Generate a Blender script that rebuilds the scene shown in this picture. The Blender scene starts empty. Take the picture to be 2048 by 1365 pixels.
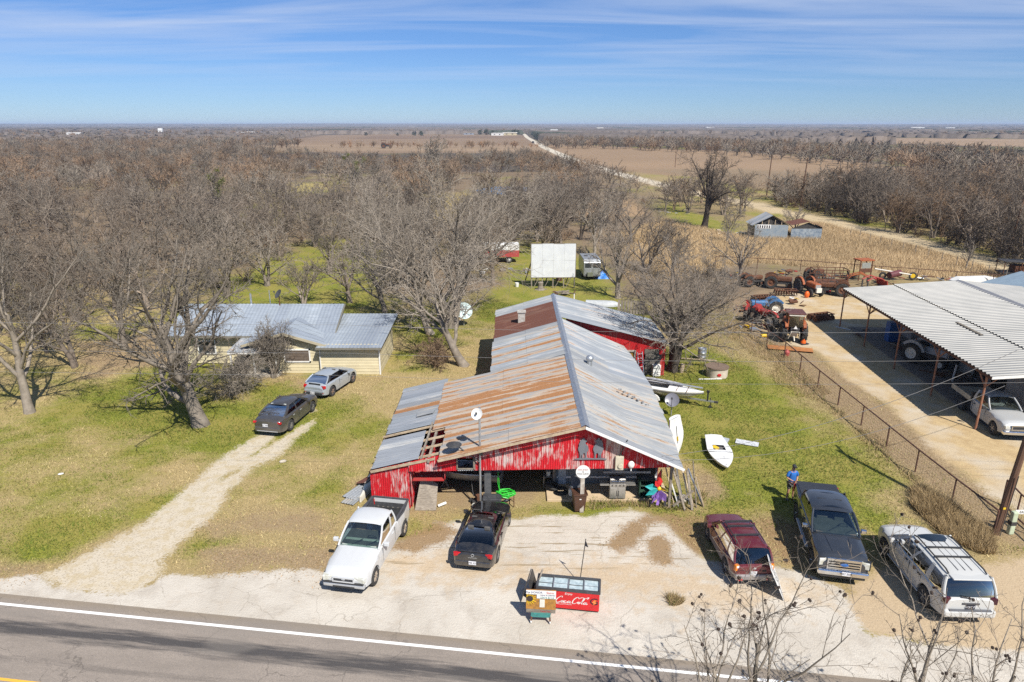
import bpy, math, random
import numpy as np
from mathutils import Vector, Matrix
from math import radians as R, sin, cos, pi, atan2, sqrt

# ---------------------------------------------------------------- camera, sky, sun, exposure
SC = bpy.context.scene
COL = SC.collection
H = 19.0; F = 1365.0; CX, CY = 1024.0, 682.5
PITCH = math.atan((CY - 250.0) / F)
cam = bpy.data.cameras.new("camera"); co = bpy.data.objects.new("camera", cam); COL.objects.link(co)
cam.sensor_width = 36; cam.lens = 36 * F / 2048; cam.clip_start = 0.2; cam.clip_end = 40000
co.location = (0, 0, H); co.rotation_euler = (pi / 2 - PITCH, 0, 0)
SC.camera = co

SUN_EL = R(49); SUN_DIR = Vector((0.50, -0.866, 0)).normalized()
world = bpy.data.worlds.new("World"); SC.world = world; world.use_nodes = True
wn, wl = world.node_tree.nodes, world.node_tree.links
wn.clear()
w_out = wn.new("ShaderNodeOutputWorld"); w_bg = wn.new("ShaderNodeBackground")
w_sky = wn.new("ShaderNodeTexSky"); w_sky.sky_type = 'NISHITA'; w_sky.sun_disc = False
w_sky.sun_elevation = SUN_EL; w_sky.sun_rotation = atan2(SUN_DIR.x, SUN_DIR.y)
w_sky.altitude = 1500; w_sky.air_density = 1.0; w_sky.dust_density = 0.25; w_sky.ozone_density = 4.0
w_hsv = wn.new("ShaderNodeHueSaturation"); w_hsv.inputs["Saturation"].default_value = 0.95
wl.new(w_sky.outputs[0], w_hsv.inputs["Color"])
# thin cirrus: noise on the direction projected to a high cloud layer
w_tc = wn.new("ShaderNodeTexCoord"); w_sep = wn.new("ShaderNodeSeparateXYZ")
wl.new(w_tc.outputs["Generated"], w_sep.inputs[0])
def wmath(op, a, b=None, c=None):
    n = wn.new("ShaderNodeMath"); n.operation = op
    for i, v in enumerate((a, b, c)):
        if v is None: continue
        if isinstance(v, (int, float)): n.inputs[i].default_value = v
        else: wl.new(v, n.inputs[i])
    return n.outputs[0]
zc = wmath('ADD', wmath('MAXIMUM', w_sep.outputs[2], 0.0), 0.045)
w_cmb = wn.new("ShaderNodeCombineXYZ")
wl.new(wmath('DIVIDE', w_sep.outputs[0], zc), w_cmb.inputs[0])
wl.new(wmath('DIVIDE', w_sep.outputs[1], zc), w_cmb.inputs[1])
w_map = wn.new("ShaderNodeMapping"); w_map.inputs["Scale"].default_value = (0.26, 0.95, 1); w_map.inputs["Rotation"].default_value = (0, 0, R(-7))
w_map.inputs["Location"].default_value = (0.9, 0.38, 0)
wl.new(w_cmb.outputs[0], w_map.inputs[0])
w_n = wn.new("ShaderNodeTexNoise"); w_n.inputs["Scale"].default_value = 1.0; w_n.inputs["Detail"].default_value = 7; w_n.inputs["Roughness"].default_value = 0.55
w_n.inputs["Distortion"].default_value = 0.6
wl.new(w_map.outputs[0], w_n.inputs["Vector"])
w_r = wn.new("ShaderNodeValToRGB"); w_r.color_ramp.elements[0].position = 0.40; w_r.color_ramp.elements[1].position = 0.76
w_r.color_ramp.elements[1].color = (0.85, 0.85, 0.85, 1)
wl.new(w_n.outputs[0], w_r.inputs[0])
w_fade = wn.new("ShaderNodeMapRange"); w_fade.inputs[1].default_value = 0.03; w_fade.inputs[2].default_value = 0.12
wl.new(w_sep.outputs[2], w_fade.inputs[0])
w_mx = wn.new("ShaderNodeMix"); w_mx.data_type = 'RGBA'
wl.new(wmath('MULTIPLY', w_r.outputs[0], w_fade.outputs[0]), w_mx.inputs[0])
w_tr = wn.new("ShaderNodeValToRGB"); te = w_tr.color_ramp.elements
te[0].position = 0.0; te[0].color = (.52, .66, .90, 1); te[1].position = .45; te[1].color = (.62, .86, 1.0, 1)
e_ = te.new(.10); e_.color = (.46, .64, .93, 1); e_ = te.new(.22); e_.color = (.44, .68, .97, 1)
wl.new(w_sep.outputs[2], w_tr.inputs[0])
w_ml = wn.new("ShaderNodeMix"); w_ml.data_type = 'RGBA'; w_ml.blend_type = 'MULTIPLY'; w_ml.inputs[0].default_value = 1
wl.new(w_hsv.outputs[0], w_ml.inputs[6]); wl.new(w_tr.outputs[0], w_ml.inputs[7])
wl.new(w_ml.outputs[2], w_mx.inputs[6]); w_mx.inputs[7].default_value = (5.6, 6.3, 7.8, 1)
wl.new(w_mx.outputs[2], w_bg.inputs[0]); w_bg.inputs[1].default_value = 0.073
wl.new(w_bg.outputs[0], w_out.inputs[0])

sd = bpy.data.lights.new("sun", 'SUN'); so = bpy.data.objects.new("sun", sd); COL.objects.link(so)
sd.energy = 4.3; sd.angle = R(0.53); sd.color = (1.0, 0.95, 0.87)
so.location = (30, -50, 80)
so.rotation_euler = Vector((-SUN_DIR.x * cos(SUN_EL), -SUN_DIR.y * cos(SUN_EL), -sin(SUN_EL))).to_track_quat('-Z', 'Y').to_euler()

vs = SC.view_settings
SC.display_settings.display_device = 'sRGB'
vs.view_transform = 'Standard'; vs.look = 'None'; vs.gamma = 1; vs.use_curve_mapping = False
vs.exposure = 0.64
SC.render.engine = 'CYCLES'
SC.cycles.use_denoising = False
SC.cycles.max_bounces = 5; SC.cycles.diffuse_bounces = 2; SC.cycles.glossy_bounces = 3; SC.cycles.transparent_max_bounces = 10
SC.cycles.transmission_bounces = 3; SC.cycles.volume_bounces = 0
SC.cycles.caustics_reflective = False; SC.cycles.caustics_refractive = False

# ---------------------------------------------------------------- helpers
CP, SP = cos(PITCH), sin(PITCH)
def P(px, py, z=0.0):
    """place on the level z that the photograph shows at this pixel"""
    dx, dy = px - CX, py - CY
    down = F * SP + dy * CP; fwd = F * CP - dy * SP
    t = (H - z) / down
    return Vector((dx * t, fwd * t, z))
def zat(px, py, Y):
    dx, dy = px - CX, py - CY
    return H - Y * (F * SP + dy * CP) / (F * CP - dy * SP)
def xat(px, py, Y):
    return Y * (px - CX) / (F * CP - (py - CY) * SP)

class MB:
    def __init__(s): s.v = []; s.f = []; s.m = []
    def add(s, vs, fs, mi=0):
        b = len(s.v); s.v += [tuple(v) for v in vs]
        s.f += [tuple(b + i for i in f) for f in fs]; s.m += [mi] * len(fs); return s
    def hexa(s, p, mi=0):
        return s.add(p, [(0, 3, 2, 1), (4, 5, 6, 7), (0, 1, 5, 4), (1, 2, 6, 5), (2, 3, 7, 6), (3, 0, 4, 7)], mi)
    def box(s, c, d, rz=0.0, mi=0, M=None):
        a, b, e = d[0] / 2, d[1] / 2, d[2] / 2
        pts = [Vector(q) for q in ((-a, -b, -e), (a, -b, -e), (a, b, -e), (-a, b, -e), (-a, -b, e), (a, -b, e), (a, b, e), (-a, b, e))]
        if M is not None: pts = [M @ q for q in pts]
        elif rz: m = Matrix.Rotation(rz, 3, 'Z'); pts = [m @ q for q in pts]
        c = Vector(c)
        return s.hexa([q + c for q in pts], mi)
    def bar(s, p, q, w, h=None, mi=0, up=(0, 0, 1)):
        p, q = Vector(p), Vector(q); h = h or w; d = (q - p).normalized(); up = Vector(up)
        if abs(d.dot(up)) > 0.98: up = Vector((0, 1, 0))
        a = d.cross(up).normalized() * (w / 2); b = a.cross(d).normalized() * (h / 2)
        return s.hexa([p - a - b, p + a - b, p + a + b, p - a + b, q - a - b, q + a - b, q + a + b, q - a + b], mi)
    def tube(s, pts, r, n=6, mi=0, caps=True):
        pts = [Vector(p) for p in pts]; k = len(pts)
        rr = r if isinstance(r, (list, tuple)) else [r] * k
        vs, fs = [], []
        ref = None
        for i, p in enumerate(pts):
            d = (pts[min(i + 1, k - 1)] - pts[max(i - 1, 0)])
            if d.length < 1e-9: d = Vector((0, 0, 1))
            d.normalize()
            if ref is None: ref = d.orthogonal().normalized()
            ref = (ref - d * ref.dot(d))
            if ref.length < 1e-6: ref = d.orthogonal()
            ref.normalize(); b = d.cross(ref)
            for j in range(n):
                a = 2 * pi * j / n
                vs.append(p + (ref * cos(a) + b * sin(a)) * rr[i])
        for i in range(k - 1):
            for j in range(n):
                j2 = (j + 1) % n
                fs.append((i * n + j, i * n + j2, (i + 1) * n + j2, (i + 1) * n + j))
        if caps and n > 2:
            fs.append(tuple(range(n - 1, -1, -1))); fs.append(tuple((k - 1) * n + j for j in range(n)))
        return s.add(vs, fs, mi)
    def cyl(s, p, q, r, n=12, mi=0, r2=None):
        return s.tube([p, q], [r, r if r2 is None else r2], n, mi)
    def lathe(s, prof, n=16, c=(0, 0, 0), M=None, mi=0, cap=True):
        vs, fs = [], []; c = Vector(c)
        for r, z in prof:
            for j in range(n):
                a = 2 * pi * j / n; q = Vector((r * cos(a), r * sin(a), z))
                vs.append((M @ q if M else q) + c)
        k = len(prof)
        for i in range(k - 1):
            for j in range(n):
                j2 = (j + 1) % n
                fs.append((i * n + j, i * n + j2, (i + 1) * n + j2, (i + 1) * n + j))
        if cap:
            fs.append(tuple(range(n - 1, -1, -1))); fs.append(tuple((k - 1) * n + j for j in range(n)))
        return s.add(vs, fs, mi)
    def sphere(s, c, r, n=10, m=6, mi=0):
        c = Vector(c); r = r if isinstance(r, (tuple, list)) else (r, r, r); vs, fs = [], []
        for i in range(m + 1):
            t = pi * i / m
            for j in range(n):
                a = 2 * pi * j / n
                vs.append(c + Vector((r[0] * sin(t) * cos(a), r[1] * sin(t) * sin(a), r[2] * cos(t))))
        for i in range(m):
            for j in range(n):
                j2 = (j + 1) % n
                fs.append((i * n + j, (i + 1) * n + j, (i + 1) * n + j2, i * n + j2))
        return s.add(vs, fs, mi)
    def grid(s, fn, nu, nv, mi=0, thick=0.0):
        vs = [Vector(fn(i / nu, j / nv)) for j in range(nv + 1) for i in range(nu + 1)]
        fs = [(j * (nu + 1) + i, j * (nu + 1) + i + 1, (j + 1) * (nu + 1) + i + 1, (j + 1) * (nu + 1) + i) for j in range(nv) for i in range(nu)]
        return s.add(vs, fs, mi)
    def torus(s, c, R0, r, n=20, m=8, M=None, mi=0):
        c = Vector(c); vs, fs = [], []
        for i in range(n):
            a = 2 * pi * i / n
            for j in range(m):
                b = 2 * pi * j / m; q = Vector(((R0 + r * cos(b)) * cos(a), (R0 + r * cos(b)) * sin(a), r * sin(b)))
                vs.append((M @ q if M else q) + c)
        for i in range(n):
            for j in range(m):
                i2, j2 = (i + 1) % n, (j + 1) % m
                fs.append((i * m + j, i2 * m + j, i2 * m + j2, i * m + j2))
        return s.add(vs, fs, mi)
    def prism(s, poly, axis, a0, a1, mi=0):
        """poly: 2-D outline, swept along an axis: 'x' (y,z), 'y' (x,z) or 'z' (x,y)"""
        def p3(u, v, a): return {'x': (a, u, v), 'y': (u, a, v), 'z': (u, v, a)}[axis]
        n = len(poly); vs = [p3(u, v, a0) for u, v in poly] + [p3(u, v, a1) for u, v in poly]
        fs = [tuple(range(n - 1, -1, -1)), tuple(range(n, 2 * n))] + [(i, (i + 1) % n, n + (i + 1) % n, n + i) for i in range(n)]
        return s.add(vs, fs, mi)
    def mesh(s, name, mats, smooth=False, angle=40):
        me = bpy.data.meshes.new(name); me.from_pydata(s.v, [], s.f)
        for m in (mats if isinstance(mats, (list, tuple)) else [mats]): me.materials.append(m)
        if any(s.m): me.polygons.foreach_set("material_index", s.m)
        if smooth:
            me.polygons.foreach_set("use_smooth", [True] * len(me.polygons))
            me.update()
            try: me.set_sharp_from_angle(angle=R(angle))
            except Exception: pass
        me.update(); return me

def tag(o, label=None, cat=None, group=None, kind=None):
    if label: o['label'] = label
    if cat: o['category'] = cat
    if group: o['group'] = group
    if kind: o['kind'] = kind
    return o
def thing(name, label, cat, loc=(0, 0, 0), rz=0.0, group=None, kind=None):
    o = bpy.data.objects.new(name, None); COL.objects.link(o); o.empty_display_size = 0.2
    o.location = loc; o.rotation_euler = (0, 0, rz)
    return tag(o, label, cat, group, kind)
def part(name, mb, mats, parent=None, smooth=False, bev=0.0, label=None, angle=40, kind=None):
    me = mb.mesh(name, mats, smooth, angle) if isinstance(mb, MB) else mb
    o = bpy.data.objects.new(name, me); COL.objects.link(o)
    if parent is not None: o.parent = parent
    if bev:
        b = o.modifiers.new("bevel", 'BEVEL'); b.width = bev; b.segments = 2; b.limit_method = 'ANGLE'; b.angle_limit = R(35)
    if label: o['label'] = label
    if kind: o['kind'] = kind
    return o
def single(name, label, cat, mb, mats, loc=(0, 0, 0), rz=0.0, group=None, smooth=False, bev=0.0, kind=None, angle=40):
    o = part(name, mb, mats, None, smooth, bev, angle=angle); o.location = loc; o.rotation_euler = (0, 0, rz)
    return tag(o, label, cat, group, kind)
def struct(name, mb, mats, smooth=False, kind='structure'):
    o = part(name, mb, mats, None, smooth); o['kind'] = kind; return o
KIDS = {}
def copy_tree(o, parent=None):
    c = o.copy(); COL.objects.link(c)
    if parent is not None: c.parent = parent
    for ch in list(o.children): copy_tree(ch, c)
    return c
def mesh_np(name, V, Fq, mats, col=None, attr="Col"):
    """mesh from numpy arrays; faces all triangles or all quads; col = per-vertex colours"""
    me = bpy.data.meshes.new(name); n, k = Fq.shape
    me.vertices.add(len(V)); me.vertices.foreach_set("co", V.astype(np.float32).ravel())
    cnt = (Fq >= 0).sum(1)                       # -1 in the last column marks a triangle
    flat = Fq[Fq >= 0].astype(np.int32)
    me.loops.add(len(flat)); me.loops.foreach_set("vertex_index", flat)
    me.polygons.add(n); me.polygons.foreach_set("loop_start", np.concatenate([[0], np.cumsum(cnt)[:-1]]).astype(np.int32))
    try: me.polygons.foreach_set("loop_total", cnt.astype(np.int32))
    except Exception: pass
    for m in (mats if isinstance(mats, (list, tuple)) else [mats]): me.materials.append(m)
    if col is not None:
        a = me.color_attributes.new(attr, 'FLOAT_COLOR', 'POINT')
        c4 = np.ones((len(V), 4), np.float32); c4[:, :3] = col; a.data.foreach_set("color", c4.ravel())
    me.update(calc_edges=True); return me
def fattr(me, name, arr):
    a = me.attributes.new(name, 'FLOAT', 'POINT'); a.data.foreach_set("value", arr.astype(np.float32))

# ---------------------------------------------------------------- materials
class N:
    """small node-tree writer"""
    def __init__(s, name):
        s.mat = bpy.data.materials.new(name); s.mat.use_nodes = True
        s.t = s.mat.node_tree; s.n = s.t.nodes; s.l = s.t.links
        s.b = s.n["Principled BSDF"]; s.out = s.n["Material Output"]
    def node(s, typ, **kw):
        n = s.n.new(typ)
        for k, v in kw.items(): setattr(n, k, v)
        return n
    def put(s, sock, v):
        if v is None: return
        if isinstance(v, bpy.types.NodeSocket): s.l.new(v, sock)
        elif isinstance(v, (tuple, list)) and len(v) == 3 and sock.type == 'RGBA': sock.default_value = (*v, 1)
        else: sock.default_value = v
    def co(s, scale=(1, 1, 1), rot=(0, 0, 0), which="Object"):
        tc = s.node("ShaderNodeTexCoord"); m = s.node("ShaderNodeMapping")
        s.l.new(tc.outputs[which], m.inputs[0]); m.inputs["Scale"].default_value = scale; m.inputs["Rotation"].default_value = rot
        return m.outputs[0]
    def pos(s, scale=(1, 1, 1)):
        g = s.node("ShaderNodeNewGeometry"); m = s.node("ShaderNodeMapping")
        s.l.new(g.outputs["Position"], m.inputs[0]); m.inputs["Scale"].default_value = scale; return m.outputs[0]
    def noise(s, vec, scale=1.0, det=4, rough=0.55, dist=0.0):
        n = s.node("ShaderNodeTexNoise"); s.put(n.inputs["Vector"], vec)
        n.inputs["Scale"].default_value = scale; n.inputs["Detail"].default_value = det
        n.inputs["Roughness"].default_value = rough; n.inputs["Distortion"].default_value = dist
        return n.outputs[0]
    def vor(s, vec, scale=1.0, feat='F1', out=0):
        n = s.node("ShaderNodeTexVoronoi", feature=feat); s.put(n.inputs["Vector"], vec); n.inputs["Scale"].default_value = scale
        return n.outputs[out]
    def attr(s, name, out="Fac"):
        n = s.node("ShaderNodeAttribute"); n.attribute_name = name; return n.outputs[out]
    def math(s, op, a, b=None, clamp=False):
        n = s.node("ShaderNodeMath", operation=op); n.use_clamp = clamp
        s.put(n.inputs[0], a); s.put(n.inputs[1], b); return n.outputs[0]
    def step(s, v, a, b, lo=0.0, hi=1.0):
        n = s.node("ShaderNodeMapRange"); n.clamp = True
        for i, q in enumerate((v, a, b, lo, hi)): s.put(n.inputs[i], q)
        return n.outputs[0]
    def mix(s, f, a, b, mode='MIX'):
        n = s.node("ShaderNodeMix", data_type='RGBA', blend_type=mode)
        s.put(n.inputs[0], f); s.put(n.inputs[6], a); s.put(n.inputs[7], b); return n.outputs[2]
    def rnd(s): return s.node("ShaderNodeObjectInfo").outputs["Random"]
    def sep(s, vec):
        n = s.node("ShaderNodeSeparateXYZ"); s.put(n.inputs[0], vec); return n.outputs
    def bump(s, h, st=0.3, dist=0.02):
        n = s.node("ShaderNodeBump"); n.inputs["Strength"].default_value = st; n.inputs["Distance"].default_value = dist
        s.put(n.inputs["Height"], h); s.l.new(n.outputs[0], s.b.inputs["Normal"])
    def fin(s, col=None, rough=None, metal=None, spec=None, coat=None):
        s.put(s.b.inputs["Base Color"], col); s.put(s.b.inputs["Roughness"], rough); s.put(s.b.inputs["Metallic"], metal)
        if spec is not None: s.put(s.b.inputs["Specular IOR Level"], spec)
        if coat is not None: s.put(s.b.inputs["Coat Weight"], coat); s.b.inputs["Coat Roughness"].default_value = 0.05
        return s.mat
MATS = {}
def vmat(name, c, c2=None, scale=6.0, rough=0.7, metal=0.0, bump=0.0, bscale=None, spec=None, stretch=(1, 1, 1), lo=0.35, hi=0.65, jit=0.0, coat=None):
    """a colour broken up by noise, with optional relief"""
    if name in MATS: return MATS[name]
    m = N(name); v = m.co(stretch)
    c2 = c2 or tuple(min(1, x * 0.75) for x in c)
    f = m.step(m.noise(v, scale, 5), lo, hi)
    col = m.mix(f, c, c2)
    if jit: col = m.mix(1.0, col, m.mix(m.rnd(), (1 - jit,) * 3, (1 + jit * .6,) * 3), 'MULTIPLY')
    if bump: m.bump(m.noise(v, bscale or scale * 4, 4), bump, 0.02)
    MATS[name] = m.fin(col, rough, metal, spec, coat); return MATS[name]
def paint(name, c, dirt=0.12, metal=0.0, rough=0.28, coat=0.6):
    """vehicle paint with a little dust"""
    m = N(name); v = m.co()
    f = m.step(m.noise(v, 2.3, 6, 0.65), 0.42, 0.75, 0, dirt)
    z = m.sep(v)[2]
    low = m.step(z, 0.75, 0.2, 0, 0.35)
    f2 = m.math('ADD', f, m.math('MULTIPLY', low, m.noise(v, 7, 4)))
    col = m.mix(f2, c, (0.36, 0.31, 0.25))
    return m.fin(col, m.step(f2, 0, 0.4, rough, 0.6), metal, None, coat)
def glassm(name, tint, refl=0.06):
    m = N(name); m.n.remove(m.b)
    tr = m.node("ShaderNodeBsdfTransparent"); m.put(tr.inputs[0], tint)
    gl = m.node("ShaderNodeBsdfGlossy"); gl.inputs["Roughness"].default_value = 0.03; m.put(gl.inputs[0], (0.95, 0.97, 1.0))
    lw = m.node("ShaderNodeFresnel"); lw.inputs[0].default_value = 1.55
    mx = m.node("ShaderNodeMixShader"); m.put(mx.inputs[0], m.math('ADD', lw.outputs[0], refl)); m.l.new(tr.outputs[0], mx.inputs[1]); m.l.new(gl.outputs[0], mx.inputs[2])
    m.l.new(mx.outputs[0], m.out.inputs[0]); return m.mat

WOOD_GREY = vmat("weathered_wood", (0.30, 0.26, 0.21), (0.17, 0.14, 0.11), 5, 0.85, bump=.4, stretch=(1, 1, 6), jit=.2)
WOOD_PALE = vmat("pale_wood", (0.52, 0.42, 0.29), (0.36, 0.27, 0.18), 4, 0.8, bump=.3, jit=.2)
STEEL_DARK = vmat("dark_steel", (0.05, 0.05, 0.055), (0.09, 0.085, 0.08), 8, 0.5, 0.3)
STEEL_GALV = vmat("galvanised_steel", (0.55, 0.57, 0.60), (0.42, 0.44, 0.46), 7, 0.42, 0.75)
RUST = vmat("rusty_iron", (0.16, 0.065, 0.03), (0.08, 0.035, 0.02), 9, 0.9, bump=.5, jit=.15)
RUSTPIPE = vmat("rusty_pipe", (0.13, 0.060, 0.038), (0.07, 0.035, 0.026), 5, 0.85, bump=.3)
RUBBER = vmat("tyre_rubber", (0.022, 0.022, 0.023), (0.045, 0.042, 0.038), 9, 0.85, bump=.3)
BLACK = vmat("black_plastic", (0.018, 0.018, 0.02), (0.03, 0.03, 0.03), 6, 0.5)
DGREY = vmat("dark_grey_plastic", (0.07, 0.072, 0.078), (0.05, 0.05, 0.055), 6, 0.6)
CHROME = vmat("chrome", (0.75, 0.76, 0.78), (0.65, 0.66, 0.68), 3, 0.14, 1.0)
ALLOY = vmat("alloy_wheel", (0.48, 0.48, 0.49), (0.36, 0.36, 0.37), 12, 0.35, 0.8)
WHITE = vmat("white_paint", (0.78, 0.78, 0.76), (0.68, 0.67, 0.64), 4, 0.45)
PLATE = vmat("plate_white", (0.75, 0.76, 0.78), (0.6, 0.6, 0.64), 30, 0.4)
REDLENS = vmat("red_lens", (0.50, 0.012, 0.015), (0.35, 0.01, 0.012), 5, 0.12)
DARKLENS = vmat("smoked_lens", (0.07, 0.012, 0.02), (0.05, 0.01, 0.015), 5, 0.12)
AMBER = vmat("amber_lens", (0.75, 0.22, 0.02), None, 5, 0.15)
LAMPLENS = vmat("headlamp_lens", (0.62, 0.63, 0.60), (0.45, 0.44, 0.36), 6, 0.12)
RED_BRIGHT = vmat("bright_red", (0.55, 0.02, 0.02), (0.40, 0.015, 0.015), 5, 0.5)
ORANGE = vmat("safety_orange", (0.80, 0.14, 0.01), (0.65, 0.10, 0.01), 5, 0.5)
YELLOW = vmat("yellow_paint", (0.75, 0.50, 0.02), (0.62, 0.40, 0.02), 5, 0.5)
BLUE = vmat("blue_paint", (0.03, 0.14, 0.42), (0.03, 0.10, 0.30), 5, 0.5)
INK = vmat("dark_ink", (0.02, 0.02, 0.03), None, 5, 0.6)
CONC = vmat("concrete", (0.50, 0.45, 0.37), (0.38, 0.33, 0.26), 3, 0.9, bump=.3)
# ---------------------------------------------------------------- ground
rng = np.random.default_rng(7)
_lat = rng.random((256, 256))
def vnoise(x, y):
    xi = np.floor(x).astype(int); yi = np.floor(y).astype(int); fx = x - xi; fy = y - yi
    fx = fx * fx * (3 - 2 * fx); fy = fy * fy * (3 - 2 * fy)
    a = _lat[xi & 255, yi & 255]; b = _lat[(xi + 1) & 255, yi & 255]; c = _lat[xi & 255, (yi + 1) & 255]; d = _lat[(xi + 1) & 255, (yi + 1) & 255]
    return (a * (1 - fx) + b * fx) * (1 - fy) + (c * (1 - fx) + d * fx) * fy
def fbm(x, y, s, o=4):
    r = 0; a = 1; t = 0
    for i in range(o):
        r = r + a * vnoise(x / s + 13.7 * i, y / s + 7.1 * i); t += a; a *= 0.5; s *= 0.5
    return r / t
def sdf(poly, x, y):
    """signed distance to a polygon, positive inside"""
    p = np.array([(q[0], q[1]) for q in poly]); d = np.full(x.shape, 1e18); ins = np.zeros(x.shape, bool)
    for i in range(len(p)):
        ax, ay = p[i]; bx, by = p[(i + 1) % len(p)]
        ex, ey = bx - ax, by - ay; wx, wy = x - ax, y - ay
        t = np.clip((wx * ex + wy * ey) / (ex * ex + ey * ey + 1e-12), 0, 1)
        d = np.minimum(d, (wx - ex * t) ** 2 + (wy - ey * t) ** 2)
        c = ((ay <= y) & (by > y)) | ((by <= y) & (ay > y))
        with np.errstate(divide='ignore', invalid='ignore'):
            xx = ax + (y - ay) / (by - ay) * (bx - ax) if by != ay else np.full(x.shape, 1e18)
        ins ^= c & (x < xx)
    d = np.sqrt(d); return np.where(ins, d, -d)
def sdline(pl, w, x, y):
    d = np.full(x.shape, 1e18); p = [(q[0], q[1]) for q in pl]
    for i in range(len(p) - 1):
        ax, ay = p[i]; bx, by = p[i + 1]; ex, ey = bx - ax, by - ay; wx, wy = x - ax, y - ay
        t = np.clip((wx * ex + wy * ey) / (ex * ex + ey * ey + 1e-12), 0, 1)
        d = np.minimum(d, (wx - ex * t) ** 2 + (wy - ey * t) ** 2)
    return w / 2 - np.sqrt(d)
def PP(pts): return [P(*q) for q in pts]
def sm(v, a, b):
    t = np.clip((v - a) / (b - a), 0, 1); return t * t * (3 - 2 * t)

# road frame: along = road direction, across measured from the far asphalt edge towards the camera
RD_A = P(0, 1188); RD_B = P(1650, 1350)
RD = (RD_B - RD_A).normalized(); RN = Vector((RD.y, -RD.x, 0))
if RN.y > 0: RN = -RN
ROAD_RZ = atan2(RD.y, RD.x)

CONC_POLY = PP([(-300, 1165), (-60, 1168), (70, 1150), (120, 1180), (250, 1190), (300, 1165), (335, 1142), (420, 1153), (560, 1138), (665, 1146), (700, 1135), (755, 1098), (830, 1073), (885, 1062), (872, 1046), (1000, 1040), (1090, 1032), (1180, 1030), (1262, 1016), (1322, 1036), (1378, 1088), (1425, 1122), (1560, 1132), (1630, 1150), (1690, 1180), (1700, 1225), (1740, 1268), (1850, 1287), (2100, 1312), (2600, 1365)]) + [Vector((40, 10, 0)), Vector((-40, 15, 0))]
DRIVE_POLY = PP([(72, 1150), (120, 1180), (250, 1193), (300, 1175), (330, 1150), (335, 1120), (385, 1070), (440, 1010), (500, 950), (580, 890), (632, 845), (632, 822), (610, 812), (575, 838), (500, 880), (430, 930), (370, 985), (300, 1040), (200, 1092), (120, 1130)])
YARD_POLY = PP([(1500, 640), (1525, 600), (1560, 590), (1600, 585), (1760, 600), (2300, 620), (2600, 900), (2600, 1400), (2120, 1085), (1995, 1000), (1900, 925), (1780, 815), (1700, 760), (1620, 700), (1560, 685)])
GRAVEL_R = PP([(1700, 1165), (1790, 1120), (1960, 1140), (2060, 1110), (2400, 1250), (2400, 1370), (1850, 1290), (1740, 1275), (1690, 1230)])
SANDS = [PP([(740, 1115), (900, 1112), (1100, 1128), (1250, 1125), (1350, 1140), (1450, 1165), (1600, 1170), (1640, 1185), (1560, 1200), (1490, 1225), (1380, 1215), (1250, 1190), (1100, 1165), (960, 1165), (900, 1155), (780, 1148)])]
MULCH = [PP([(1205, 1090), (1255, 1040), (1300, 1022), (1345, 1040), (1300, 1060), (1280, 1090), (1235, 1108)]), PP([(1290, 1078), (1330, 1068), (1350, 1090), (1352, 1130), (1318, 1135), (1295, 1105)]),
         PP([(1330, 1030), (1420, 1040), (1420, 1130), (1385, 1115), (1345, 1070)]), PP([(830, 1060), (890, 1040), (920, 1065), (885, 1090), (820, 1110), (770, 1100)]),
         PP([(1500, 1030), (1600, 1050), (1640, 1150), (1560, 1130), (1530, 1080)])]
BROWNS = [PP([(1440, 640), (1500, 690), (1600, 770), (1700, 850), (1790, 930), (1880, 1000), (1990, 1090), (2100, 1120), (2100, 1060), (1990, 985), (1780, 805), (1560, 650)]),
          PP([(400, 1060), (500, 1035), (640, 1020), (700, 1040), (640, 1080), (500, 1080), (410, 1085)]),
          PP([(350, 1100), (480, 1085), (680, 1085), (660, 1150), (430, 1150)]),
          PP([(700, 960), (760, 990), (830, 1010), (1100, 1000), (1100, 960), (820, 940)]),
          PP([(480, 748), (610, 752), (760, 756), (760, 766), (620, 770), (500, 762)]),
          PP([(1380, 970), (1410, 955), (1420, 1000), (1405, 1020), (1385, 1010)]),
          PP([(-100, 1165), (-100, 1130), (80, 1125), (130, 1130), (70, 1150)]),
          PP([(150, 690), (330, 660), (400, 720), (300, 740), (160, 760)]),
          PP([(1440, 600), (1560, 575), (1720, 600), (1640, 660), (1530, 660)])]
LUSH = [(500, 900, 110, .9), (470, 850, 60, .8), (90, 1082, 60, 1.), (170, 1070, 45, .8), (640, 985, 50, .7), (430, 1090, 40, .9), (1130, 575, 110, 1.5), (1080, 562, 80, 1.4), (1180, 590, 60, 1.0), (650, 555, 100, 1.5), (580, 535, 80, 1.2), (660, 595, 80, 1.2), (520, 560, 60, .9),
        (860, 690, 50, .9), (1000, 620, 40, .7), (1440, 730, 70, 1.), (1380, 760, 60, 1.), (1350, 830, 80, 1.0), (1440, 880, 110, .9), (1520, 820, 90, .8), (1420, 820, 70, .9), (1660, 960, 80, .8), (1560, 950, 90, .75), (1620, 900, 80, .7), (1700, 1040, 70, .7), (1480, 780, 80, .8), (1580, 850, 80, .6), (1380, 900, 50, .8), (1460, 980, 60, .7), (860, 1150, 20, .8),
        (240, 830, 80, .7), (330, 870, 80, .8), (340, 780, 60, .6), (640, 770, 40, .6), (700, 700, 40, .7), (1380, 440, 40, 1.), (1430, 455, 40, .9), (620, 380, 50, .6), (1780, 460, 40, .6), (60, 900, 60, .4), (1780, 1070, 30, .9), (1860, 1090, 30, .9),
        (840, 650, 40, .8), (1010, 700, 20, .7), (1185, 1010, 60, .5), (1340, 1000, 40, .6), (915, 1005, 18, .9), (300, 1020, 40, .5), (560, 960, 50, .5), (760, 900, 40, .5), (1960, 530, 40, .6)]
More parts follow.
